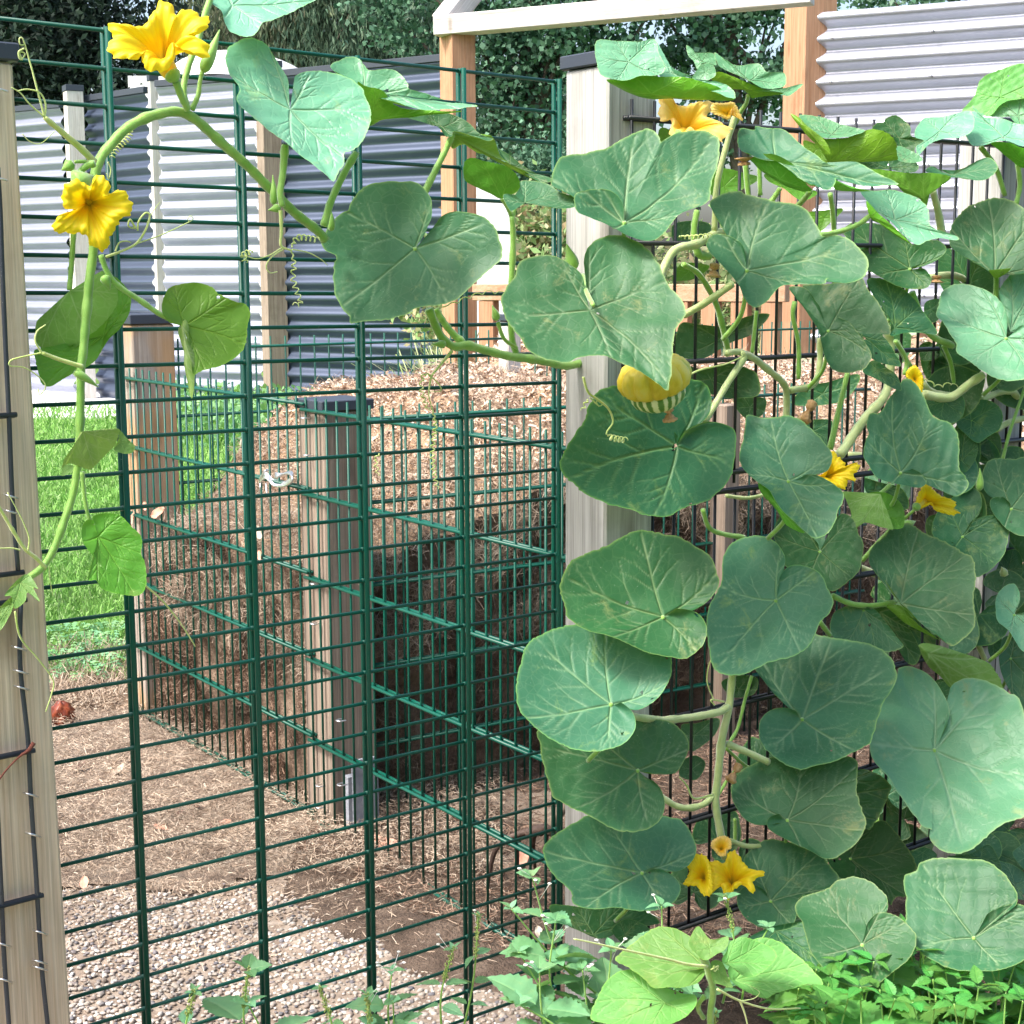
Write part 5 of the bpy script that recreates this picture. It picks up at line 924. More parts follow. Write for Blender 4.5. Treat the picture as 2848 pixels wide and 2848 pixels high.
L('dark', pa('C', F, .06, .1, .5, (1320, 1440), [(1350, 1420), (1400, 1432), (1470, 1402), (1512, 1350), (1470, 1310), (1400, 1308), (1330, 1325), (1250, 1260), (1170, 1215), (1080, 1205), (1000, 1210), (958, 1262), (1040, 1342), (1088, 1402), (1090, 1462), (1200, 1522), (1280, 1552), (1350, 1562), (1410, 1552), (1432, 1510), (1400, 1462), (1345, 1445)]), label='deep green leaf in shade')
L('old', pa('C', F, .10, .0, .6, (1775, 1470), [(1700, 1442), (1600, 1382), (1535, 1342), (1540, 1250), (1580, 1180), (1650, 1120), (1770, 1078), (1860, 1090), (1932, 1140), (2020, 1200), (2060, 1350), (2020, 1450), (1932, 1485), (1860, 1442), (1810, 1490)], veins=[.2, .4, .6, .8]), pa('C', F, .095, -.2, -.4, (1740, 1450), [(1600, 1380), (1680, 1430), (1760, 1455), (1860, 1445), (1780, 1500), (1740, 1455)], under=True, closed=True), **no)
L('dark', pa('C', F, .0, .1, .2, (1640, 1560), [(1470, 1400), (1500, 1330), (1600, 1370), (1720, 1430), (1775, 1480), (1770, 1600), (1650, 1620), (1540, 1600), (1480, 1530)], closed=True), **no)
L('old', pa('C', F, .12, .0, .6, (880, 1772), [(865, 1700), (800, 1560), (740, 1545), (900, 1530), (1000, 1520), (1062, 1510), (1090, 1570), (1150, 1640), (1200, 1740), (1216, 1802), (1170, 1802), (1060, 1772), (980, 1732), (930, 1712), (990, 1742), (1040, 1802), (1090, 1872), (1112, 1932), (1082, 1985), (1020, 2012), (940, 2012), (890, 1985), (860, 1925), (838, 1840), (832, 1800), (800, 1742), (740, 1652), (690, 1592), (672, 1550), (760, 1560), (830, 1650)], veins=[.22, .42, .6, .78]), label='leaf with a deep notch below the large spreading leaf')
L('dark', pa('C', F, .05, .2, .3, (1240, 1760), [(1083, 1520), (1150, 1503), (1250, 1540), (1330, 1600), (1390, 1680), (1462, 1797), (1380, 1792), (1280, 1797), (1210, 1807), (1212, 1730), (1150, 1640)], closed=True, veins=[.1, .3, .5, .7, .85]), **no)
L('dark', pa('C', F, .08, .3, .4, (1060, 1800), [(985, 1735), (1110, 1772), (1180, 1822), (1230, 1900), (1268, 1967), (1200, 1965), (1110, 1935), (1085, 1870)], closed=True), pa('F', F, .075, .2, .5, (1150, 150), [(1063, 162), (1120, 105), (1200, 150), (1250, 190), (1270, 267), (1200, 242), (1130, 202)], closed=True), **no)
L('pale', pa('C', F, .17, -.1, .7, (1835, 1812), [(1845, 1770), (1838, 1700), (1790, 1612), (1700, 1560), (1600, 1535), (1530, 1550), (1490, 1590), (1473, 1650), (1464, 1710), (1500, 1752), (1530, 1802), (1570, 1862), (1570, 1902), (1620, 1937), (1700, 1997), (1780, 2042), (1860, 2059), (1950, 2050), (2080, 2000), (2090, 1900), (2000, 1800), (1960, 1765), (1910, 1770), (1870, 1800)], veins=[.15, .33, .52, .72, .88]), label='big pale leaf at the right edge with a round notch')
L('pale', pa('C', F, .13, .1, .5, (1860, 1780), [(1850, 1730), (1848, 1700), (1795, 1592), (1840, 1510), (1900, 1478), (1990, 1480), (2080, 1560), (2090, 1750), (1960, 1762), (1910, 1772)], closed=False), **no)
# --- leaves before the post and in the middle
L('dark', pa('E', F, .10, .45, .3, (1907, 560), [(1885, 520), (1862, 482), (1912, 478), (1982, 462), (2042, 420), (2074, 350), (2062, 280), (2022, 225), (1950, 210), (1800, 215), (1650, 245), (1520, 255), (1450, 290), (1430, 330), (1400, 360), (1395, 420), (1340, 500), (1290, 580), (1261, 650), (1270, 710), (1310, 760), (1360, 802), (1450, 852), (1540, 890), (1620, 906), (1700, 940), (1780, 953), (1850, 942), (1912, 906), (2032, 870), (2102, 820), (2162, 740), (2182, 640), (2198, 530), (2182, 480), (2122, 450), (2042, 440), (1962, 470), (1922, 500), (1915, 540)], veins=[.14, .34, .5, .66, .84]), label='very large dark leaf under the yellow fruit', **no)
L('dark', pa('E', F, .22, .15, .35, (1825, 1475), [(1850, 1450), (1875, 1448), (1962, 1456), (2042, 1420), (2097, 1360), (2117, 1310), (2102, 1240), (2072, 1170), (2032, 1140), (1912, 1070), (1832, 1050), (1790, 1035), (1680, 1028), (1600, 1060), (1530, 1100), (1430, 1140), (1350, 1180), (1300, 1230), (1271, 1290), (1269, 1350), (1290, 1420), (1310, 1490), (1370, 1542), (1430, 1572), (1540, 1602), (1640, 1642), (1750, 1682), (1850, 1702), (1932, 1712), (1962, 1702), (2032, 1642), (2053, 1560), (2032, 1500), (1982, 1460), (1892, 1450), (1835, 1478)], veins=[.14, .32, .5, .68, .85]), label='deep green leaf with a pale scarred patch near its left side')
L('old', pa('H', F, .19, .1, .45, (1545, 208), [(1570, 205), (1600, 222), (1650, 248), (1700, 250), (1790, 200), (1840, 130), (1863, 60), (1862, -15), (1832, -45), (1740, -65), (1600, -120), (1500, -165), (1400, -195), (1330, -198), (1240, -177), (1160, -145), (1090, -85), (1063, -15), (1043, 60), (1033, 120), (1040, 240), (1080, 310), (1150, 370), (1250, 430), (1350, 466), (1450, 479), (1550, 461), (1620, 430), (1666, 370), (1672, 310), (1650, 262), (1600, 225), (1555, 215)], veins=[.13, .33, .48, .66, .85]), label='rounded blue green leaf overhanging the foot of the post')
L('old', pa('H', F, .14, .2, .4, (1690, 565), [(1710, 572), (1760, 602), (1850, 603), (1900, 580), (1957, 460), (1942, 400), (1892, 340), (1832, 310), (1700, 300), (1500, 330), (1300, 350), (1150, 365), (1142, 400), (1160, 440), (1180, 560), (1213, 660), (1230, 720), (1290, 760), (1400, 822), (1480, 862), (1560, 902), (1630, 912), (1720, 902), (1790, 862), (1824, 780), (1812, 700), (1770, 642), (1720, 607), (1695, 592)], veins=[.13, .38, .52, .68, .85]))
L('old', pa('H', F, .11, .35, .4, (1715, 1115), [(1735, 1095), (1760, 1105), (1850, 1122), (1920, 1110), (1970, 1070), (1993, 1010), (1972, 930), (1912, 850), (1862, 834), (1700, 800), (1500, 805), (1400, 832), (1330, 870), (1260, 910), (1200, 960), (1170, 1000), (1180, 1060), (1220, 1130), (1280, 1190), (1322, 1230), (1340, 1302), (1450, 1327), (1560, 1322), (1680, 1337), (1800, 1327), (1880, 1282), (1907, 1220), (1890, 1172), (1830, 1122), (1760, 1107), (1722, 1125)], veins=[.12, .36, .52, .68, .85]), label='lowest leaf beside the foot of the grey post')
L('old', pa('F', F, .17, -.1, .5, (665, 745), [(690, 712), (760, 725), (832, 722), (882, 700), (902, 640), (890, 590), (850, 540), (790, 482), (730, 432), (670, 412), (620, 415), (530, 422), (480, 410), (445, 408), (438, 460), (425, 560), (404, 630), (430, 702), (500, 762), (560, 802), (590, 850), (640, 920), (700, 975), (760, 1030), (812, 1072), (872, 1052), (920, 982), (937, 920), (962, 870), (957, 820), (902, 772), (832, 735), (760, 727), (712, 765), (692, 790), (670, 780)], veins=[.12, .3, .5, .72, .88]), pa('F', F, .16, -.6, -.1, (600, 870), [(500, 760), (560, 805), (640, 925), (750, 1030), (650, 987), (590, 902), (520, 820)], under=True, closed=True), label='folded leaf partly hiding an orange flower')
L('dark', pa('F', F, .06, .1, .4, (835, 1125), [(860, 1095), (890, 1040), (920, 960), (960, 930), (1012, 960), (1042, 1040), (1066, 1080), (1062, 1160), (1042, 1240), (980, 1302), (912, 1347), (860, 1330), (760, 1290), (650, 1210), (620, 1140), (583, 1050), (600, 980), (640, 930), (740, 960), (800, 1060), (825, 1095)], veins=[.15, .38, .55, .75, .9]))
L('old', pa('F', F, .14, -.05, .45, (598, 1387), [(570, 1365), (545, 1312), (600, 1310), (640, 1250), (650, 1180), (622, 1120), (560, 1070), (480, 1057), (400, 1075), (350, 1110), (315, 1180), (310, 1290), (275, 1370), (240, 1450), (227, 1550), (240, 1650), (250, 1720), (280, 1780), (350, 1807), (450, 1792), (560, 1742), (700, 1702), (780, 1642), (840, 1512), (890, 1462), (907, 1390), (880, 1340), (850, 1270), (800, 1230), (720, 1213), (660, 1233), (620, 1290), (622, 1380)], veins=[.12, .32, .5, .68, .88]), label='tall leaf with crossing lobes in the middle of the fence')
L('old', pa('F', F, .14, .1, .3, (1270, 702), [(1330, 687), (1380, 718), (1407, 760), (1370, 792), (1300, 786), (1220, 771), (1140, 741), (1100, 682), (1068, 620), (1078, 540), (1095, 500), (1085, 460), (1098, 400), (1160, 385), (1200, 320), (1240, 270), (1290, 206), (1340, 230), (1390, 300), (1440, 410), (1530, 450), (1577, 520), (1580, 640), (1582, 690), (1627, 750), (1622, 800), (1560, 837), (1500, 802), (1440, 772), (1402, 748), (1375, 715)], veins=[.15, .3, .45, .62, .85]), label='leaf with a pointed tip turned upwards')
L('dark', pa('F', F, .05, .2, .3, (1600, 640), [(1557, 475), (1620, 480), (1672, 540), (1675, 620), (1620, 700), (1580, 680), (1570, 560)], closed=True), **no)
L('dark', pa('F', F, .05, .1, .3, (1650, 420), [(1580, 340), (1700, 315), (1782, 340), (1817, 400), (1800, 470), (1740, 512), (1680, 547), (1620, 502), (1565, 440)], closed=True), label='dark leaf under the thick stems'); L('dark', pa('F', F, .05, .1, .3, (1500, 320), [(1375, 290), (1450, 300), (1600, 300), (1602, 400), (1540, 442), (1460, 410), (1400, 350)], closed=True), **no)
L('old', pa('F', F, .14, .1, .45, (1865, 895), [(1800, 842), (1740, 832), (1703, 760), (1720, 680), (1770, 643), (1880, 640), (1932, 630), (2040, 680), (2090, 850), (2040, 1020), (1932, 1057), (1850, 1022), (1790, 962), (1752, 900), (1755, 852), (1815, 845), (1855, 880)], veins=[.2, .4, .6, .8]))
L('dark', pa('F', F, .08, .1, .4, (1602, 1045), [(1578, 1020), (1595, 985), (1660, 970), (1702, 900), (1693, 820), (1640, 785), (1560, 830), (1460, 930), (1438, 1042), (1520, 1092), (1600, 1152), (1660, 1202), (1670, 1272), (1750, 1232), (1820, 1152), (1844, 1070), (1842, 1000), (1790, 950), (1730, 943), (1650, 970), (1625, 1020)], veins=[.12, .3, .5, .7, .88]))
L('old', pa('F', F, .15, .1, .55, (1272, 1402), [(1240, 1390), (1180, 1302), (1110, 1232), (1094, 1170), (1120, 1110), (1180, 1060), (1220, 1010), (1290, 990), (1340, 1010), (1400, 1050), (1480, 1080), (1540, 1110), (1600, 1150), (1650, 1188), (1667, 1290), (1656, 1400), (1667, 1530), (1622, 1592), (1560, 1642), (1530, 1647), (1470, 1602), (1380, 1542), (1300, 1452), (1260, 1420)], veins=[.12, .34, .5, .68, .86]), pa('F', F, .14, -.5, -.2, (1300, 1470), [(1190, 1420), (1250, 1418), (1300, 1452), (1380, 1542), (1470, 1602), (1400, 1572), (1300, 1522), (1240, 1472)], under=True, closed=True), label='broad leaf with small holes and a brown speckled corner', **no)
L('old', pa('F', F, .08, .0, .3, (1070, 1440), [(1000, 1425), (950, 1437), (905, 1470), (890, 1550), (920, 1612), (1000, 1632), (1100, 1642), (1200, 1672), (1282, 1645), (1240, 1580), (1180, 1502), (1120, 1440)], closed=True, veins=[.3, .45, .6, .75]))
L('dark', pa('F', F, .05, .2, .3, (1160, 1450), [(1120, 1440), (1200, 1440), (1270, 1500), (1320, 1560), (1360, 1640), (1372, 1690), (1340, 1742), (1290, 1722), (1260, 1662), (1270, 1642), (1200, 1540)], closed=True), **no)
L('fresh', pa('F', F, .10, .1, .2, (1160, 820), [(960, 805), (1010, 830), (1090, 890), (1150, 940), (1200, 950), (1232, 1005), (1150, 990), (1080, 970), (1020, 1000), (1000, 900)], closed=True, under=True), pa('F', F, .09, .1, .3, (1180, 920), [(1090, 820), (1180, 815), (1260, 860), (1290, 930), (1280, 1000), (1225, 1005), (1195, 945), (1100, 895)], closed=True), **no)
L('old', pa('I', F, .12, -.05, .65, (740, 287), [(722, 225), (650, 202), (590, 172), (540, 112), (488, 40), (510, -10), (560, -25), (620, -35), (700, -40), (760, -85), (800, -130), (870, -118), (960, -102), (1080, -92), (1170, -57), (1230, 3), (1247, 65), (1237, 120), (1205, 180), (1172, 230), (1142, 330), (1122, 400), (1100, 452), (1000, 502), (900, 542), (800, 567), (730, 587), (650, 562), (580, 512), (520, 442), (509, 380), (520, 310), (570, 260), (640, 247), (700, 260), (732, 285)], veins=[.14, .3, .44, .64, .84]), label='large leaf above the lower stem joint')
L('fresh', pa('I', F, .06, .2, -.2, (1420, -60), [(1370, -100), (1440, -107), (1560, -72), (1650, -42), (1750, 0), (1790, 50), (1817, 100), (1822, 167), (1760, 150), (1600, 150), (1540, 130), (1490, 72), (1430, 22), (1390, -40)], under=True, closed=True), label='yellow green leaf seen from behind at the right', **no)
L('pale', pa('F', F, .16, .1, .45, (1880, 1465), [(1865, 1445), (1902, 1420), (1908, 1360), (1880, 1308), (1830, 1318), (1785, 1368), (1778, 1440), (1790, 1512), (1850, 1562), (1932, 1672), (2040, 1640), (2040, 1500), (1960, 1460), (1910, 1462)]), label='small light leaf at the right edge')
L('dark', pa('F', F, .05, .1, .3, (1770, 1600), [(1740, 1600), (1750, 1530), (1790, 1505), (1812, 1560), (1802, 1650), (1760, 1702), (1738, 1660)], closed=True), **no); L('old', pa('F', F, .08, .1, .4, (1860, 1700), [(1800, 1650), (1830, 1590), (1932, 1600), (2040, 1640), (2040, 1900), (1932, 1990), (1860, 1900), (1800, 1760)], closed=True), label='leaf cut by the right edge above the torn leaf')
L('dark', pa('F', F, .0, .1, .2, (1840, 1230), [(1770, 1230), (1800, 1150), (1890, 1120), (1925, 1200), (1900, 1290), (1810, 1320)], closed=True), **no)
L('pale', pa('I', F, .20, -.05, .6, (1450, 452), [(1440, 425), (1430, 395), (1472, 385), (1512, 350), (1533, 280), (1510, 200), (1460, 110), (1400, 55), (1330, 35), (1262, 44), (1248, 100), (1202, 180), (1172, 215), (1130, 320), (1110, 400), (1110, 500), (1150, 572), (1210, 642), (1270, 732), (1340, 822), (1390, 882), (1440, 912), (1425, 945), (1470, 1002), (1540, 1032), (1620, 1022), (1730, 952), (1800, 892), (1932, 842), (2060, 760), (2090, 600), (2050, 480), (1960, 370), (1932, 300), (1900, 210), (1820, 160), (1740, 110), (1660, 88), (1590, 98), (1538, 140), (1530, 230), (1547, 330), (1540, 400), (1480, 450)], veins=[.11, .28, .5, .68, .84]), label='largest pale leaf, torn and eaten at its edges, low on the right')
L('old', pa('I', F, .17, .0, .4, (660, 832), [(625, 812), (607, 840), (600, 860), (550, 869), (480, 866), (420, 832), (375, 762), (357, 690), (375, 620), (430, 570), (540, 518), (640, 500), (800, 500), (1010, 515), (1037, 600), (1030, 680), (1050, 760), (1080, 870), (1050, 952), (980, 1012), (920, 1047), (860, 1052), (780, 1007), (700, 972), (600, 922), (553, 880), (560, 837), (620, 813)], veins=[.18, .38, .52, .68, .86]), label='leaf with a small curled lobe beside the pale orange flowers')
L('old', pa('I', F, .18, .1, .45, (572, 1268), [(552, 1235), (555, 1208), (500, 1172), (440, 1112), (427, 1050), (480, 985), (560, 953), (650, 970), (760, 1002), (842, 1030), (870, 1070), (912, 1120), (937, 1165), (900, 1197), (820, 1232), (740, 1252), (712, 1292), (702, 1380), (656, 1452), (580, 1442), (480, 1412), (420, 1362), (388, 1290), (400, 1225), (470, 1190), (540, 1225), (556, 1262)], veins=[.16, .36, .5, .66, .85]))
L('dark', pa('I', F, .09, .1, .4, (1000, 1040), [(870, 1050), (905, 1110), (960, 1165), (1040, 1155), (1120, 1180), (1190, 1240), (1212, 1306), (1240, 1260), (1302, 1250), (1296, 1160), (1352, 1100), (1322, 1020), (1270, 950), (1210, 880), (1160, 850), (1090, 880), (1020, 900), (900, 980)], closed=True, veins=[.2, .4, .6, .8]))
L('old', pa('I', F, .40, -.05, .5, (1062, 1502), [(1048, 1480), (1045, 1445), (1085, 1442), (1100, 1420), (1190, 1352), (1197, 1270), (1160, 1220), (1100, 1175), (1020, 1153), (930, 1170), (880, 1210), (800, 1240), (720, 1280), (706, 1340), (740, 1402), (760, 1472), (790, 1562), (850, 1642), (920, 1702), (1000, 1732), (1070, 1740), (1150, 1722), (1230, 1662), (1300, 1612), (1342, 1550), (1352, 1470), (1300, 1402), (1240, 1362), (1150, 1350), (1092, 1400), (1088, 1440), (1082, 1495)], veins=[.12, .32, .5, .68, .86]), label='rounded leaf with a square gap at its centre, low in front')
L('old', pa('I', F, .52, -.1, .35, (1660, 1465), [(1650, 1435), (1665, 1400), (1700, 1400), (1740, 1340), (1830, 1302), (1888, 1310), (1897, 1250), (1860, 1180), (1800, 1110), (1720, 1063), (1600, 1053), (1480, 1046), (1390, 1070), (1350, 1120), (1288, 1160), (1300, 1260), (1300, 1400), (1320, 1502), (1400, 1572), (1480, 1622), (1570, 1657), (1680, 1662), (1800, 1652), (1932, 1602), (2030, 1500), (2050, 1380), (1932, 1303), (1850, 1300), (1780, 1330), (1730, 1370), (1712, 1440), (1680, 1468)], veins=[.12, .34, .52, .7, .87]), label='pale rounded leaf at the lower right, just above the nettles')
L('dark', pa('I', F, .12, .1, .5, (1700, 1035), [(1520, 1035), (1640, 1022), (1740, 970), (1790, 1040), (1805, 1110), (1700, 1060), (1600, 1050)], closed=True), **no); L('old', pa('I', F, .12, .2, .45, (1880, 1180), [(1740, 1060), (1850, 1075), (1932, 1120), (2030, 1200), (1980, 1330), (1890, 1320), (1895, 1240), (1840, 1150)], closed=True), **no)
L('old', pa('I', F, .12, .0, .5, (1950, 1030), [(1873, 1030), (1900, 985), (1980, 950), (2040, 1060), (1960, 1120)], closed=True), **no); L('dark', pa('I', F, .08, .1, .3, (1390, 1010), [(1318, 1030), (1380, 985), (1440, 1000), (1460, 1040), (1370, 1080), (1345, 1090)], closed=True), **no)
L('dark', pa('I', F, .26, .0, .4, (600, 1430), [(458, 1470), (560, 1420), (700, 1395), (745, 1400), (765, 1480), (805, 1580), (862, 1620), (822, 1657), (700, 1562), (600, 1522), (480, 1500)], closed=True), **no)
L('dark', pa('I', F, .02, -.1, .3, (700, 700), [(1040, 590), (1080, 570), (1200, 640), (1210, 700), (1100, 900), (1050, 700)], closed=True), **no)
L('dark', pa('H', F, .10, .1, .4, (1620, 1450), [(1548, 1432), (1620, 1372), (1700, 1390), (1760, 1440), (1730, 1530), (1640, 1520), (1590, 1490)], closed=True), **no)
L('dark', pa('H', F, .02, .1, .4, (1450, 1450), [(1220, 1300), (1400, 1310), (1700, 1320), (1800, 1400), (1640, 1420), (1500, 1480), (1380, 1440), (1250, 1380)], closed=True), **no)
# leaves seen through the mesh, behind the fence
for t_, J_, pts_, mt, of in (('C', (90, 1280), [(40, 1220), (120, 1190), (230, 1200), (260, 1260), (160, 1300), (60, 1320)], 'dark', -.03), ('C', (130, 1460), [(40, 1500), (90, 1420), (200, 1420), (240, 1440), (160, 1500), (80, 1512)], 'fresh', -.05), ('C', (300, 1820), [(50, 1850), (90, 1740), (180, 1750), (330, 1760), (430, 1710), (565, 1690), (470, 1800), (350, 1850), (200, 1935), (70, 1920)], 'dark', -.05),
    ('F', (250, 200), [(100, 130), (200, 150), (330, 120), (450, 150), (500, 190), (505, 290), (400, 310), (300, 300), (150, 250)], 'dark', -.04), ('F', (460, 350), [(370, 310), (500, 300), (548, 320), (520, 400), (430, 410)], 'dark', -.06), ('F', (800, 480), [(740, 440), (830, 420), (900, 430), (920, 520), (850, 600), (780, 520)], 'dark', -.05), ('F', (1130, 800), [(1070, 740), (1160, 760), (1280, 800), (1310, 900), (1200, 900), (1100, 840)], 'dark', -.02),
    ('F', (850, 280), [(680, 330), (760, 250), (880, 220), (1040, 180), (1020, 260), (930, 330), (760, 350)], 'dark', -.08), ('I', (160, 380), [(90, 330), (170, 320), (290, 290), (270, 380), (150, 470), (110, 420)], 'old', -.06), ('I', (150, 560), [(100, 520), (170, 490), (220, 540), (170, 620), (80, 600)], 'old', -.05), ('I', (400, 130), [(310, 90), (420, 60), (500, 80), (480, 160), (380, 180), (330, 150)], 'dark', -.03),
    ('C', (320, 1000), [(240, 980), (300, 910), (420, 930), (510, 960), (420, 1020), (330, 1060), (250, 1050)], 'fresh', -.03), ('C', (600, 970), [(535, 940), (620, 950), (720, 1000), (820, 1040), (740, 1080), (640, 1020), (560, 980)], 'fresh', .02), ('C', (860, 1170), [(750, 1150), (870, 1130), (960, 1125), (900, 1190), (830, 1250), (800, 1200)], 'fresh', -.02), ('C', (1440, 1850), [(1370, 1860), (1420, 1850), (1480, 1900), (1450, 1935), (1380, 1935)], 'dark', -.02),
    ('F', (1440, 60), [(1370, 40), (1430, 10), (1500, 100), (1600, 130), (1600, 230), (1480, 240), (1400, 190)], 'dark', -.03), ('C', (1430, 1660), [(1395, 1640), (1440, 1610), (1490, 1620), (1470, 1720), (1410, 1730)], 'dark', .0), ('C', (820, 800), [(745, 760), (800, 770), (860, 800), (900, 860), (830, 870), (770, 840)], 'fresh', .03), ('C', (-10, 740), [(-30, 700), (10, 690), (50, 730), (20, 780), (-30, 790)], 'fresh', -.03)):
    L(mt, pa(t_, F, of, .1, .3, J_, pts_, closed=True, na=90, nr=20), **no)
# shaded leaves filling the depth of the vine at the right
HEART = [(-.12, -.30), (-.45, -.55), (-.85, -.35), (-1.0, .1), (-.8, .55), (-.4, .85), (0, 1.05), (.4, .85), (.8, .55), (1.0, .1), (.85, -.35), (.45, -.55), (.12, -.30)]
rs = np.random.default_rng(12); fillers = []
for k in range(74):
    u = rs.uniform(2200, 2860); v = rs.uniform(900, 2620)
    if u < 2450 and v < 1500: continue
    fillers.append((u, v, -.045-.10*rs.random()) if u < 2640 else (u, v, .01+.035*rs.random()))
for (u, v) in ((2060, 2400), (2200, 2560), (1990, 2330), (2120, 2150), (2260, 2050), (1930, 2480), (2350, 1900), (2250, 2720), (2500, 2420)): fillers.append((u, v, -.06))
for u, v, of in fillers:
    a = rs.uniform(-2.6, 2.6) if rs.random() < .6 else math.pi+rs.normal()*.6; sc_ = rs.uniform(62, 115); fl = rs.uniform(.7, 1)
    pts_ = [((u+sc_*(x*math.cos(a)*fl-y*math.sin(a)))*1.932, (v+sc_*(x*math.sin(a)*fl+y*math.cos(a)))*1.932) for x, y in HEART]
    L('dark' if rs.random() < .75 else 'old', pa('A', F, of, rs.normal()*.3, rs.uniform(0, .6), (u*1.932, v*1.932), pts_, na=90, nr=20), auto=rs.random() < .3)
# flowers
flower(vb, F, .12, .0, .9, 'C', (110, 635), [(-52, 490), (0, 480), (30, 500), (50, 540), (90, 555), (180, 545), (247, 533), (250, 580), (230, 602), (260, 630), (330, 670), (367, 685), (335, 712), (310, 745), (260, 722), (200, 742), (150, 702), (92, 747), (50, 742), (28, 702), (38, 645), (-12, 642), (-32, 600), (-25, 540)], depth=.045, mat='flower_old', tube=('C', 60, 730, .0), label='orange flower with shrivelling pale petals beside the post cap', tr=26, seed=8)
flower(vb, F, .11, .1, .2, 'C', (340, 600), [(257, 555), (320, 552), (370, 548), (400, 590), (423, 650), (390, 625), (372, 575), (350, 640), (290, 622), (253, 600)], depth=.02, mat='flower_old', label='closed faded flower behind the shrivelling one', seed=9)
flower(vb, F, .12, .2, .4, 'F', (880, 700), [(740, 735), (830, 720), (890, 660), (898, 583), (930, 600), (965, 642), (985, 672), (1045, 643), (1048, 680), (1020, 712), (1032, 750), (990, 742), (977, 785), (930, 782), (880, 762), (830, 747)], depth=.03, label='orange flower half hidden by the folded leaf', seed=10)
flower(vb, F, .14, .4, .2, 'F', (1420, 850), [(1348, 870), (1375, 800), (1412, 768), (1480, 820), (1550, 850), (1572, 870), (1560, 892), (1592, 912), (1550, 933), (1500, 920), (1450, 902), (1445, 872), (1400, 890), (1365, 902)], depth=.03, tube=('F', 1350, 890, .01), label='orange flower turned to the right below the upturned leaf', tr=18, seed=11)
flower(vb, F, .09, .0, .1, 'F', (1345, 200), [(1298, 165), (1340, 126), (1370, 150), (1392, 200), (1382, 282), (1350, 250), (1308, 212)], depth=.015, label='narrow closed orange flower among the stems', seed=12)
flower(vb, F, .15, .0, .5, 'I', (365, 1130), [(240, 1070), (280, 1050), (322, 1060), (340, 1010), (372, 993), (420, 1050), (460, 1090), (537, 1105), (530, 1132), (480, 1155), (487, 1217), (458, 1212), (430, 1180), (380, 1202), (342, 1262), (300, 1190), (242, 1240), (250, 1160)], depth=.04, label='lower open orange flower above the weeds', seed=13)
flower(vb, F, .14, -.3, .3, 'I', (190, 1120), [(120, 1080), (160, 1018), (222, 1030), (245, 1090), (255, 1190), (240, 1242), (200, 1232), (170, 1190), (103, 1182), (130, 1110)], depth=.035, label='side turned orange flower touching the lower open one', seed=14)
flower(vb, F, .14, .0, .3, 'I', (305, 980), [(250, 975), (262, 940), (320, 918), (355, 940), (360, 985), (335, 1000), (330, 1025), (295, 1028), (270, 1000)], depth=.02, mat='flower_old', label='pale pink orange wilting bloom above the lower flowers', seed=15)
wilted(vb, F, .08, 'F', (800, 320), (745, 430), 24, 'orange brown withered flower hanging on the mesh'); wilted(vb, F, .10, 'I', (405, 535), (350, 630), 20, 'beige withered flower beside the lower stem'); wilted(vb, F, .10, 'C', (430, 890), (428, 845), 30, 'brown withered flower tip on an upright stalk'); wilted(vb, F, .05, 'C', (270, 1415), (262, 1490), 24); wilted(vb, F, .03, 'C', (1465, 1480), (1462, 1520), 22); bud(vb, F, .10, 'F', (1690, 800), (1695, 680), 20); bud(vb, F, .08, 'F', (1825, 1255), (1810, 1210), 22, mat='stem_pale'); bud(vb, F, .07, 'F', (1290, 985), (1350, 965), 22)
# turban squash: flattened yellow upper half with lobes, striped green dome, dried blossom end
M['fruit'] = mottled('fruit_yellow', [(.35, (.52, .38, .02)), (.5, (.66, .52, .05)), (.62, (.62, .55, .12)), (.72, (.35, .42, .07))], 28, .4, 60, .1, .002, vscale=(1, 1, .4))
def stripes(name):
    m, nt, b, o = new_mat(name); at = nd(nt, 'ShaderNodeAttribute', attribute_name='stripe'); v = objvec(nt); n = noise(nt, v, 45, 5, .7)
    f = math_(nt, 'ADD', at.outputs['Fac'], math_(nt, 'MULTIPLY', math_(nt, 'SUBTRACT', n.outputs[0], .5), 1.5)); r = ramp(nt, f, [(.25, (.08, .2, .03)), (.5, (.3, .42, .1)), (.62, (.66, .7, .4))])
    nt.links.new(r.outputs[0], b.inputs['Base Color']); b.inputs['Roughness'].default_value = .45; return m
fc = F.px(*T('F', -55, 190), .185); kf = np.linalg.norm(fc-CAM)/FPX/1.932; fr = empty('fruit', fc, 'yellow turban squash with green striped underside resting before the dark leaf'); fr.parent = vb; fr.location = Vector(fc)-vb.location
def lathe(prof, n, lob, amp, name, mat, stripe=False):
    th = np.linspace(0, 2*math.pi, n, endpoint=False); V = []; st = []
    for r_, z_ in prof:
        rr = r_*(1+amp*np.abs(np.cos(th*lob/2))**.6-amp*.5); V.append(np.stack([rr*np.cos(th), rr*np.sin(th), np.full(n, z_)], 1)); st.append(.5+.5*np.cos(th*17+.8*np.sin(th*5)))
    m_ = len(prof); V = np.vstack(V)*kf; Ax = Matrix.Rotation(math.radians(-14), 3, 'Y') @ Matrix.Rotation(math.radians(14), 3, 'X'); V = V@np.array(Ax).T
    i = np.arange(m_*n).reshape(m_, n); i2 = np.roll(i, -1, 1); q = np.stack([i[:-1], i2[:-1], i2[1:], i[1:]], -1).reshape(-1, 4)[:, ::-1]
    o = raw_mesh(name, V, q, mat, None, smooth=True, attrs={'stripe': np.concatenate(st)}); o.parent = fr; return o
lathe([(2, 82), (60, 96), (120, 92), (165, 66), (190, 25), (194, -15), (180, -55), (150, -80), (132, -84), (110, -80)], 120, 12, .10, 'upper_half', M['fruit'])
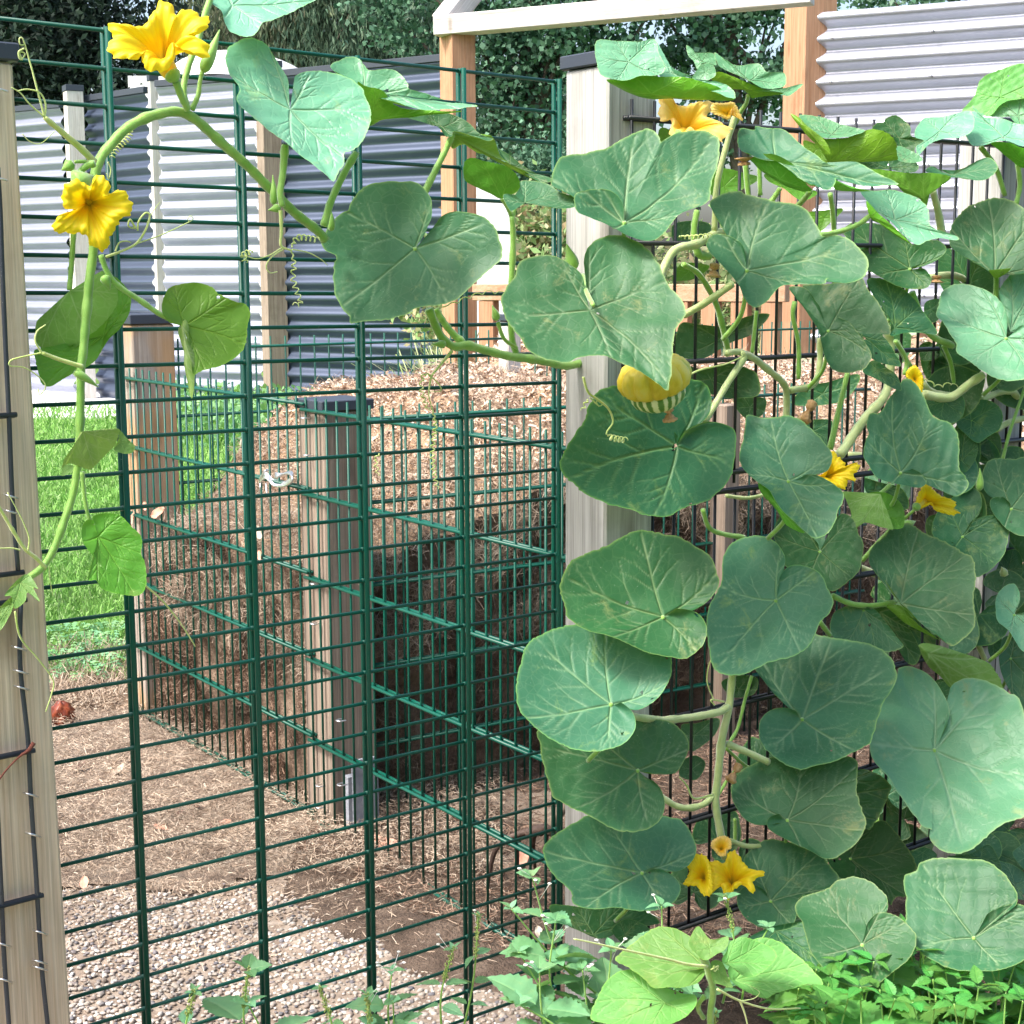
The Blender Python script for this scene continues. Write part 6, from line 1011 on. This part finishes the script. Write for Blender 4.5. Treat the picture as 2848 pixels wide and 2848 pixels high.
lathe([(128, -62), (146, -80), (145, -112), (128, -146), (92, -172), (44, -184), (2, -184)], 120, 4, .07, 'striped_underside', stripes('fruit_stripes'))
wilted(vb, F, .20, 'E', (1850, 345), (1862, 430), 26)
for pts_, of in (([('E', 1395, 190), ('E', 1420, 270), ('E', 1470, 310), ('E', 1530, 360), ('E', 1555, 430), ('E', 1525, 480), ('E', 1520, 500)], .14),): tendril(vb, F, of, pts_, r=8)
tendril(vb, F, .14, [('E', 1525, 500), ('E', 1560, 520), ('E', 1625, 530)], r=5, turns=5, rad=.0045); tendril(vb, F, .14, [('E', 1430, 300), ('E', 1480, 345), ('E', 1500, 330), ('E', 1465, 320), ('E', 1480, 350)], r=4); tendril(vb, F, .14, [('E', 1420, 310), ('E', 1390, 370)], r=5, turns=2, rad=.003)
tendril(vb, F, .09, [('F', 50, 10), ('F', 20, 25), ('F', 0, 0)], r=5, turns=4, rad=.004); tendril(vb, F, .09, [('F', 130, 180), ('F', 200, 150), ('F', 330, 120), ('F', 420, 80)], r=6); tendril(vb, F, .10, [('C', 80, 1270), ('C', 140, 1275), ('C', 250, 1262)], r=5, turns=7, rad=.003)
tendril(vb, F, .10, [('I', 320, 200), ('I', 250, 190), ('I', 270, 220)], r=6); tendril(vb, F, .10, [('I', 265, 190), ('I', 230, 100), ('I', 235, 20), ('I', 260, -50)], r=4); tendril(vb, F, .12, [('I', 260, 700), ('I', 160, 720), ('I', 120, 650), ('I', 80, 605)], r=7); tendril(vb, F, .08, [('F', 1400, 200), ('F', 1470, 240), ('F', 1540, 225), ('F', 1570, 245)], r=4, turns=4, rad=.003)
# low stems along the fence so the leaves hang on something
for off_, z_, a0, a1 in ((-.03, 1.28, .30, 1.5), (-.04, 1.02, .35, 1.5), (-.05, .72, .2, 1.5), (-.04, .42, .15, 1.5)):
    k_ = np.linspace(a0, a1, 9); mb = MB(); mb.tube(catmull([F.p(t, z_+.05*math.sin(9*t+z_*7), off_+.02*math.sin(13*t)) for t in k_], 60), .007, 9, ribs=.07); mb.build('stem', M['stem_pale'], vb)

# ================= young squash shoot at the bottom =================
vc = empty('squash_shoot', F.px(*T('I', 250, 1780), .28)*[1, 1, 0], 'light green young squash shoot spreading low between the weeds and the nettles', 'squash plant')
L = lambda m, *p, **k: leaf(vc, m, *p, **k)
L('young', pa('I', F, 0.43, .1, .7, (380, 1690), [(345, 1640), (400, 1560), (470, 1500), (560, 1495), (640, 1520), (692, 1562), (742, 1602), (802, 1662), (850, 1732), (770, 1732), (700, 1752), (600, 1782), (540, 1817), (460, 1792), (380, 1742), (340, 1690)], closed=True, veins=[.2, .4, .55, .7]), **no)
L('young', pa('I', F, 0.46, .1, .6, (340, 1600), [(333, 1545), (350, 1500), (400, 1485), (470, 1490), (560, 1520), (602, 1570), (560, 1632), (500, 1672), (430, 1692), (380, 1652), (308, 1602)], closed=True, wav=2), label='crinkled young leaf', **no)
L('young', pa('I', F, 0.43, -.1, .7, (225, 1622), [(170, 1500), (90, 1460), (0, 1430), (-60, 1440), (-110, 1475), (-200, 1540), (-262, 1602), (-180, 1652), (-100, 1712), (-60, 1757), (60, 1757), (170, 1732), (218, 1682), (215, 1655), (170, 1662), (90, 1642), (170, 1660), (226, 1640)], veins=[.15, .35, .5, .7]), label='wide light leaf with a yellow tendril lying across it', **no)
L('young', pa('H', F, 0.40, -.1, .5, (1832, 1812), [(1932, 1780), (1850, 1750), (1750, 1682), (1650, 1650), (1540, 1698), (1480, 1790), (1435, 1902), (1500, 1935), (1640, 1960), (1800, 1960), (1932, 1920), (2000, 1850), (2000, 1790)], closed=True, veins=[.25, .4, .55, .7, .85]), label='leaf under the wide light one', **no)
L('young', pa('I', F, 0.47, .0, .4, (240, 1520), [(130, 1500), (180, 1410), (250, 1480), (340, 1465), (330, 1530), (280, 1560), (220, 1590), (160, 1550)], closed=True, wav=2, na=90), pa('I', F, 0.47, .1, .0, (290, 1660), [(250, 1600), (310, 1600), (340, 1680), (365, 1735), (300, 1720), (260, 1700)], closed=True, na=90), label='unfolding tip', **no)
stem(vc, F, 0.42, .46, 16, 20, [('I', 250, 2000), ('I', 245, 1880), ('I', 260, 1760), ('I', 235, 1640), ('I', 200, 1560)]); stem(vc, F, 0.41, .43, 12, 12, [('I', 210, 1900), ('I', 180, 1840), ('I', 215, 1780)])
tendril(vc, F, 0.47, [('I', 230, 1622), ('I', 120, 1610), ('H', 1832, 1580), ('H', 1600, 1530), ('H', 1420, 1490), ('H', 1345, 1475)], r=8); tendril(vc, F, 0.49, [('I', 285, 1745), ('I', 400, 1805), ('I', 560, 1850), ('I', 730, 1847)], r=7); tendril(vc, F, 0.49, [('I', 405, 1805), ('I', 430, 1870), ('I', 450, 1950)], r=6); tendril(vc, F, 0.49, [('I', 400, 1810), ('I', 480, 1795), ('I', 510, 1760), ('I', 465, 1730)], r=3)
tendril(vc, F, 0.48, [('I', 250, 1640), ('I', 290, 1620), ('I', 270, 1650), ('I', 265, 1620), ('I', 290, 1640)], r=4)

# ================= weeds in front =================
def toothed(n_teeth, L_, W_, tip=1.6):
    """outline of a toothed pointed blade lying along +x from 0 to L_"""
    t = np.linspace(0, 1, n_teeth*2+1); w_ = W_*np.sin(np.pi*np.clip(t, 0, 1)**.75)**.9*(1-t*.25)
    zig = np.where(np.arange(len(t)) % 2 == 1, 1.12 if W_ > L_*.7 else 1.2, .92); return t*L_, w_*zig*.5
def weed_leaf_mesh(L_, W_, teeth, rs, fold=.25, droop=.25):
    x, h = toothed(teeth, L_, W_); m_ = len(x); cols = (-1, -.5, -.12, 0, .12, .5, 1); V = []; ve = []
    for c in cols:
        y = h*c; z = -droop*L_*(x/L_)**2+fold*np.abs(y)-(.012*L_ if abs(c) < .05 else 0)+.03*L_*np.sin(x/L_*22)*abs(c)*(1 if abs(c) < .9 else .2); V.append(np.stack([x, y, z], 1)); ve.append(np.full(m_, .9 if c == 0 else (.25 if abs(c) == .5 else 0))*1.0)
    V = np.stack(V, 1); i = np.arange(m_*7).reshape(m_, 7); q = np.stack([i[:-1, :-1], i[1:, :-1], i[1:, 1:], i[:-1, 1:]], -1).reshape(-1, 4)
    return V.reshape(-1, 3), q, np.stack(ve, 1).ravel()
def weed(name, label, cat, foot, top, nodes, Ll, mat, group=None, teeth=9, asp=.62, up=.35, seed=0, flowers=0, per=2, seedhead=False, thick=.0016, hook=None):
    rs = np.random.default_rng(seed); foot = np.array(foot); top = np.array(top); r = empty(name, foot, label, cat, group)
    side = np.cross(top-foot, [0, 1., 0.3]); side /= np.linalg.norm(side)+1e-9; mid = (foot+top)/2+side*np.linalg.norm(top-foot)*rs.uniform(-.12, .12)
    P_ = catmull([foot, mid, top], 24); mb = MB(); mb.tube(P_, np.linspace(thick*1.4, thick*.7, 24), 7); mb.build('stem', M['stem'], r)
    for k in range(nodes):
        f = 1.0 if k == nodes-1 else (k+.6)/nodes; p0 = P_[int(f*23)]; a0 = rs.uniform(0, 3.14)+k*1.57; s_ = Ll*(.75+.5*math.sin(f*2.6)) if k < nodes-1 else Ll*.45
        for j in range(per if k < nodes-1 else per+2):
            a = a0+j*2*math.pi/(per if k < nodes-1 else per+2)+rs.normal()*.15; el = up+rs.normal()*.18+(.3 if k == nodes-1 else 0); ln = s_*rs.uniform(.8, 1.15)
            V, q, ve = weed_leaf_mesh(ln, ln*asp, teeth, rs, droop=rs.uniform(.1, .4)); V = V+[ln*.12, 0, 0]
            Rm = np.array(Matrix.Rotation(a, 3, 'Z') @ Matrix.Rotation(-el, 3, 'Y') @ Matrix.Rotation(rs.normal()*.25, 3, 'X')); V = V@Rm.T+p0
            fn = np.cross(V[q[0][1]]-V[q[0][0]], V[q[0][2]]-V[q[0][0]]); q_ = q if True else q
            nn = np.cross(V[q[:, 1]]-V[q[:, 0]], V[q[:, 3]]-V[q[:, 0]]).sum(0); q = q[:, ::-1] if nn[2] < 0 else q
            o = raw_mesh('leaf', V, q, M[mat], r, smooth=True, attrs={'vein': ve, 'rim': ve*0})
    for k in range(flowers):
        a = rs.uniform(0, 6.28); p0 = P_[-1-rs.integers(0, 5)]; p1 = p0+np.array([math.cos(a)*.022, math.sin(a)*.022, rs.uniform(.01, .035)]); mb = MB(); mb.rod(p0, p1, .0005, 5); 
        for j in range(5): b_ = j*1.2566; mb.rod(p1, p1+np.array([math.cos(b_)*.003, math.sin(b_)*.003, .0008]), .0013, 5, .0010)
        mb.rod(p1-Z3*.001, p1+Z3*.002, .0018, 8, .0012); mb.build('flower_head', M['daisy'], r)
    if seedhead:
        mb = MB(); m_ = 90; t = rs.random(m_); c = P_[-1][None]*0+P_[16:24][(t*7.9).astype(int)]; d = rs.normal(size=(m_, 3))
        for c0, d0 in zip(c, d): e = c0+d0/np.linalg.norm(d0)*.005*rs.uniform(.4, 1.2); mb.rod(e, e+np.array([0, 0, .0028]), .0012, 5, .0006)
        mb.build('seed_head', M['seed'], r)
    return r
M['daisy'] = mottled('small_white_florets', [(.3, (.7, .68, .5)), (.6, (.8, .8, .78))], 200, .6, 0, 0)
M['seed'] = mottled('seed_head', [(.3, (.25, .35, .08)), (.7, (.45, .5, .18))], 300, .8, 0, 0)
def gpt(wall, u, v, off): return wall.px(u, v, off)
W_ = [ # label, wall, foot px, top px, offset, nodes, leaf length, flowers, seedhead
 ('grey green toothed weed rising highest before the foot of the grey post', F, (1640, 2790), (1480, 2440), .20, 5, .055, 3, 0),
 ('bushy toothed weed with white buttons left of the young squash shoot', F, (1600, 2900), (1545, 2560), .24, 5, .058, 4, 0),
 ('weed with broad grey green leaves at the bottom beside the squash shoot', F, (1560, 2960), (1500, 2700), .28, 4, .065, 2, 0),
 ('weed with wide leaves filling the gap below the post leaf', F, (1680, 2960), (1620, 2700), .27, 4, .062, 2, 0),
 ('toothed weed standing under the orange flowers', F, (2010, 2790), (2020, 2500), .26, 4, .055, 1, 1),
 ('toothed weed left of the orange flowers before the dark leaf', F, (1860, 2800), (1840, 2520), .24, 4, .055, 2, 0),
 ('low grey green weed between the squash shoot and its lower leaf', F, (1760, 2950), (1700, 2640), .30, 4, .055, 3, 0),
 ('weed with tiny white flowers at the second gate upright from the right', G, (1100, 2950), (1090, 2700), .12, 4, .048, 3, 0),
 ('low leafy weed before the gate, left of the white flowered one', G, (1030, 3000), (1020, 2770), .14, 4, .05, 2, 1),
 ('thin weed stem with a bent seed head before the gate', G, (1280, 2900), (1330, 2550), .10, 5, .030, 1, 1),
 ('narrow leaved weed before the gate under the bent seed head', G, (1230, 2900), (1260, 2640), .12, 4, .04, 2, 1),
 ('weed with heart shaped leaves and upright seed spike before the pebbles', G, (740, 3000), (690, 2700), .14, 3, .075, 0, 1),
 ('slim seed spike weed left of the heart leaved one', G, (500, 2960), (540, 2760), .14, 3, .04, 0, 1),
 ('small sparse weed right of the heart leaved one', G, (900, 2990), (890, 2750), .14, 4, .032, 1, 1),
 ('weed with seed spikes in front of the squash shoot leaf', F, (1810, 2960), (1790, 2760), .34, 2, .03, 0, 1),
 ('second seed spike weed right of the first, before the squash leaf', F, (1990, 2960), (1990, 2820), .36, 2, .03, 0, 1)]
for k, (lab, wl, ft, tp, of, nn, ll, fl, sh) in enumerate(W_):
    a = wl.px(*ft, of); b = wl.px(*tp, of); a[2] = max(a[2], .0)
    weed('weed', lab, 'weed', a, b, nn, ll*.88, 'weed', seed=40+k, flowers=fl, seedhead=bool(sh), up=.2, asp=.82 if ll > .05 else .6, teeth=8)
    if ll > .045:
        weed('weed', 'lower shoot: '+lab, 'weed', a+CR*.03, b+CR*rs.uniform(-.07, .07)-Z3*.05, nn, ll*.78, 'weed', seed=140+k, up=.15, asp=.8, teeth=8)
NT = rs.uniform(0, 1, (60, 3)); cnt = 0
for k in range(45):
    u = 2190+(k % 15)*48+NT[k, 0]*40; row_ = k//15; v = 2590+row_*80+NT[k, 1]*50+max(0, 2330-u)*.45
    if u > 2700 and row_ == 0: v -= 30
    v += 70*(NT[k, 2]-.5); b = at_depth(u, v, 2.50-.13*row_-.05*NT[k, 2]); a = b.copy(); a[2] = max(0, b[2]-.20); a[:2] += NT[k, :2]*.02
    weed('nettle', ('bright green nettle shoot of the back row, right under the low squash leaves', 'bright green nettle shoot in the middle of the nettle patch', 'bright green nettle shoot of the front row, cut by the bottom edge')[row_], 'nettle', a, b, 5, .074, 'nettle', 'nettles along the bottom right', teeth=9, asp=.56, up=.05, seed=300+k)

# ================= small things =================
fk = empty('garden_fork', on_ground(1450, 2440), 'rusty garden fork head with curved tines lying in the near bay behind the mesh', 'garden fork')
m_rust = mottled('fork_rust', [(.3, (.05, .03, .025)), (.6, (.11, .075, .06)), (.8, (.2, .15, .12))], 40, .7, 120, .5, .003)
def gp(u, v, z): return on_ground(u, v, z)
hd = gp(1520, 2318, .16)
for k, (u0, v0) in enumerate(((1350, 2500), (1440, 2450), (1490, 2440), (1530, 2430))):
    mb = MB(); top_ = hd+np.array([.0, .0, .0])+(k-1.5)*.022*CR; tip = gp(u0, v0, .005); mid = (top_*.45+tip*.55)+Z3*.055+np.array([-.02, -.02, 0]); mb.tube(catmull([top_, top_*.8+tip*.2+Z3*.03, mid, tip], 18), np.linspace(.0075, .003, 18), 8); mb.build('tine', m_rust, fk)
mb = MB(); mb.tube(catmull([hd-CR*.045, hd+Z3*.012, hd+CR*.045], 12), .010, 10); mb.build('crosspiece', m_rust, fk)
mb = MB(); mb.tube(catmull([hd, hd+np.array([.06, .03, .10]), hd+np.array([.20, .10, .42])], 12), [.012]*5+[.016]*7, 12); mb.build('handle', M['wood_mid'], fk)
# twisted silver wire clip tied on the bin mesh
cl = empty('wire_clip', P.px(*T('D', 1450, 770), .02), 'shiny bent silver wire clip tied to the mesh of the far bay', 'wire clip'); mb = MB()
cp = lambda pts, o=.022: catmull([P.px(*T('D', x, y), o+.006*math.sin(i*2)) for i, (x, y) in enumerate(pts)], 30)
for dy in (-14, -5, 4, 13): mb.tube(cp([(1395, 745+dy), (1430, 720+dy), (1470, 760+dy), (1530, 765+dy*.7), (1572, 735+dy*.8), (1560, 705+dy*.5), (1520, 712), (1480, 722+dy)], .016+.001*dy), .0028, 8)
mb.tube(cp([(1400, 750), (1395, 800), (1370, 865)]), .0022, 6); mb.tube(cp([(1430, 760), (1435, 820), (1445, 865)]), .0022, 6); mb.tube(cp([(1395, 745), (1420, 700), (1440, 690)]), .0025, 6)
mb.build('wire', M['steel'], cl)
# shrivelled red brown lump on the path edge
c_ = on_ground(*T('G', 335, 350)); mb = MB(); n_ = 24; V = []
for i in range(13):
    ph_ = i/12*math.pi
    for j in range(n_): th = j/n_*2*math.pi; rr_ = .034*(1+.16*math.sin(th*5+i)+.10*math.sin(th*9-i*2)); V.append(c_+[rr_*math.sin(ph_)*math.cos(th), rr_*math.sin(ph_)*math.sin(th), .045+.040*math.cos(ph_)*(1+.1*math.sin(th*3))])
mb.add(V, [(i*n_+j, (i+1)*n_+j, (i+1)*n_+(j+1) % n_, i*n_+(j+1) % n_) for i in range(12) for j in range(n_)])
tag(mb.build('rotten_fruit', mottled('rot_red', [(.3, (.07, .015, .01)), (.6, (.24, .055, .025)), (.8, (.35, .14, .08))], 50, .35, 80, .4, .004)), 'shrivelled shiny red brown rotten fruit lying on the path beside the tan post', 'rotten fruit')
# dry leaves on the path and heap
def dry_leaf(label, p, L_, nrm, mat, rot):
    x = np.linspace(-1, 1, 9); V = []; n_ = np.array(nrm, float); n_ /= np.linalg.norm(n_); a_ = np.cross(n_, [math.cos(rot), math.sin(rot), .2]); a_ /= np.linalg.norm(a_); b_ = np.cross(n_, a_)
    for xi in x:
        w_ = .42*(1-xi*xi)**.6+.02
        for yj in (-1, -.5, 0, .5, 1): V.append(p+(a_*xi+b_*yj*w_)*L_/2+n_*L_*(.10*xi*xi+.22*abs(yj)*w_+.03*math.sin(5*xi+yj*3)))
    i = np.arange(45).reshape(9, 5); q = np.stack([i[:-1, :-1], i[1:, :-1], i[1:, 1:], i[:-1, 1:]], -1).reshape(-1, 4)
    tag(raw_mesh('dry_leaf', np.array(V), q, mat, smooth=True), label, 'dry leaf')
m_dl = mottled('dry_leaf_pink', [(.3, (.45, .2, .13)), (.7, (.66, .4, .3))], 30, .6, 80, .3, .002); m_dl2 = mottled('dry_leaf_pale', [(.3, (.36, .29, .22)), (.7, (.56, .50, .42))], 30, .6, 80, .3, .002); m_dl3 = mottled('dry_leaf_dark', [(.3, (.09, .06, .045)), (.7, (.2, .12, .09))], 30, .6, 80, .3, .002)
for lab, t_, x, y, s_, m_ in (('pinkish dry leaf on the compost by the far bay mesh', 'D', 860, 920, .075, m_dl), ('orange dry leaf on the heap beside the pinkish one', 'D', 785, 885, .04, m_dl), ('pinkish dry leaf lower on the heap front at the left', 'D', 715, 960, .05, m_dl), ('small pale pink dry leaf on the heap under the silver clip', 'D', 1400, 1030, .05, m_dl2), ('reddish scrap on the heap below the silver clip', 'D', 1400, 1150, .035, m_dl)):
    dry_leaf(lab, P.px(*T(t_, x, y), .012), s_, P.n+Z3*.4, m_, rs.uniform(0, 3))
for lab, t_, x, y, s_, m_ in (('white scrap of bark on the path beside the first gate upright', 'G', 645, 570, .05, m_dl2), ('small white scrap in the middle of the path', 'G', 1095, 660, .03, m_dl2), ('curled pale pink leaf on the path', 'G', 862, 880, .04, m_dl), ('black clod of soil in the middle of the path', 'G', 1045, 755, .04, m_dl3), ('black clod near the left gate upright', 'G', 960, 805, .03, m_dl3), ('black clod next to the brown leaf on the path', 'G', 1135, 878, .035, m_dl3), ('brown dry leaf on the path near the bin front', 'G', 1205, 850, .035, m_dl), ('dark clod close to the tan post', 'G', 425, 555, .045, m_dl3), ('tan dry leaf on the path near the tan post', 'G', 455, 1180, .045, m_dl), ('dark clod near the foot of the bin front', 'G', 1440, 815, .05, m_dl3), ('orange dry leaf on the soil of the near bay', 'H', 330, 975, .09, m_dl), ('pink dry leaf beside the fork tines', 'H', 1060, 1055, .07, m_dl), ('pale stone or scrap by the galinsoga stems'.replace('galinsoga', 'weed'), 'H', 1160, 1450, .04, m_dl2), ('curled grey leaf hanging in the inner heap', 'H', 830, 60, .05, m_dl2)):
    dry_leaf(lab, on_ground(*T(t_, x, y), .03), s_, (rs.normal()*.2, -.3, 1), m_, rs.uniform(0, 3))
tr_ = on_ground(*T('G', 1320, 235), .06)
# low pinnate plants at the lawn edge
for k, (x, y) in enumerate(((380, -110), (470, -60), (560, -20), (520, 60), (430, 110), (600, -120), (330, 40))):
    p0 = on_ground(*T('G', x, y)); r_ = empty('silverweed', p0, 'low feathery leaved weed at the lawn edge by the far bin post', 'weed', 'feathery weeds at the lawn edge')
    for j in range(7):
        a = j*.9+k; mb = MB(); L_ = .13; P_ = catmull([p0+Z3*.01, p0+np.array([math.cos(a)*L_*.5, math.sin(a)*L_*.5, .06]), p0+np.array([math.cos(a)*L_, math.sin(a)*L_, .03])], 12); mb.tube(P_, .0012, 5)
        Vv, Qv, n0 = [], [], 0
        for i_ in range(2, 12):
            d_ = P_[i_]-P_[i_-1]; d_ /= np.linalg.norm(d_); s2 = np.cross(d_, Z3); s2 /= np.linalg.norm(s2)
            for sg in (-1, 1):
                e = P_[i_]; w_ = .022*math.sin(i_/12*2.8)+.006; mb.add([e, e+s2*sg*w_*.5+d_*w_*.35+Z3*.003, e+s2*sg*w_+d_*w_*.2, e+s2*sg*w_*.5-d_*w_*.25+Z3*.002], [(0, 1, 2, 3)])
        mb.build('leaf', M['weed'], r_, smooth=False)
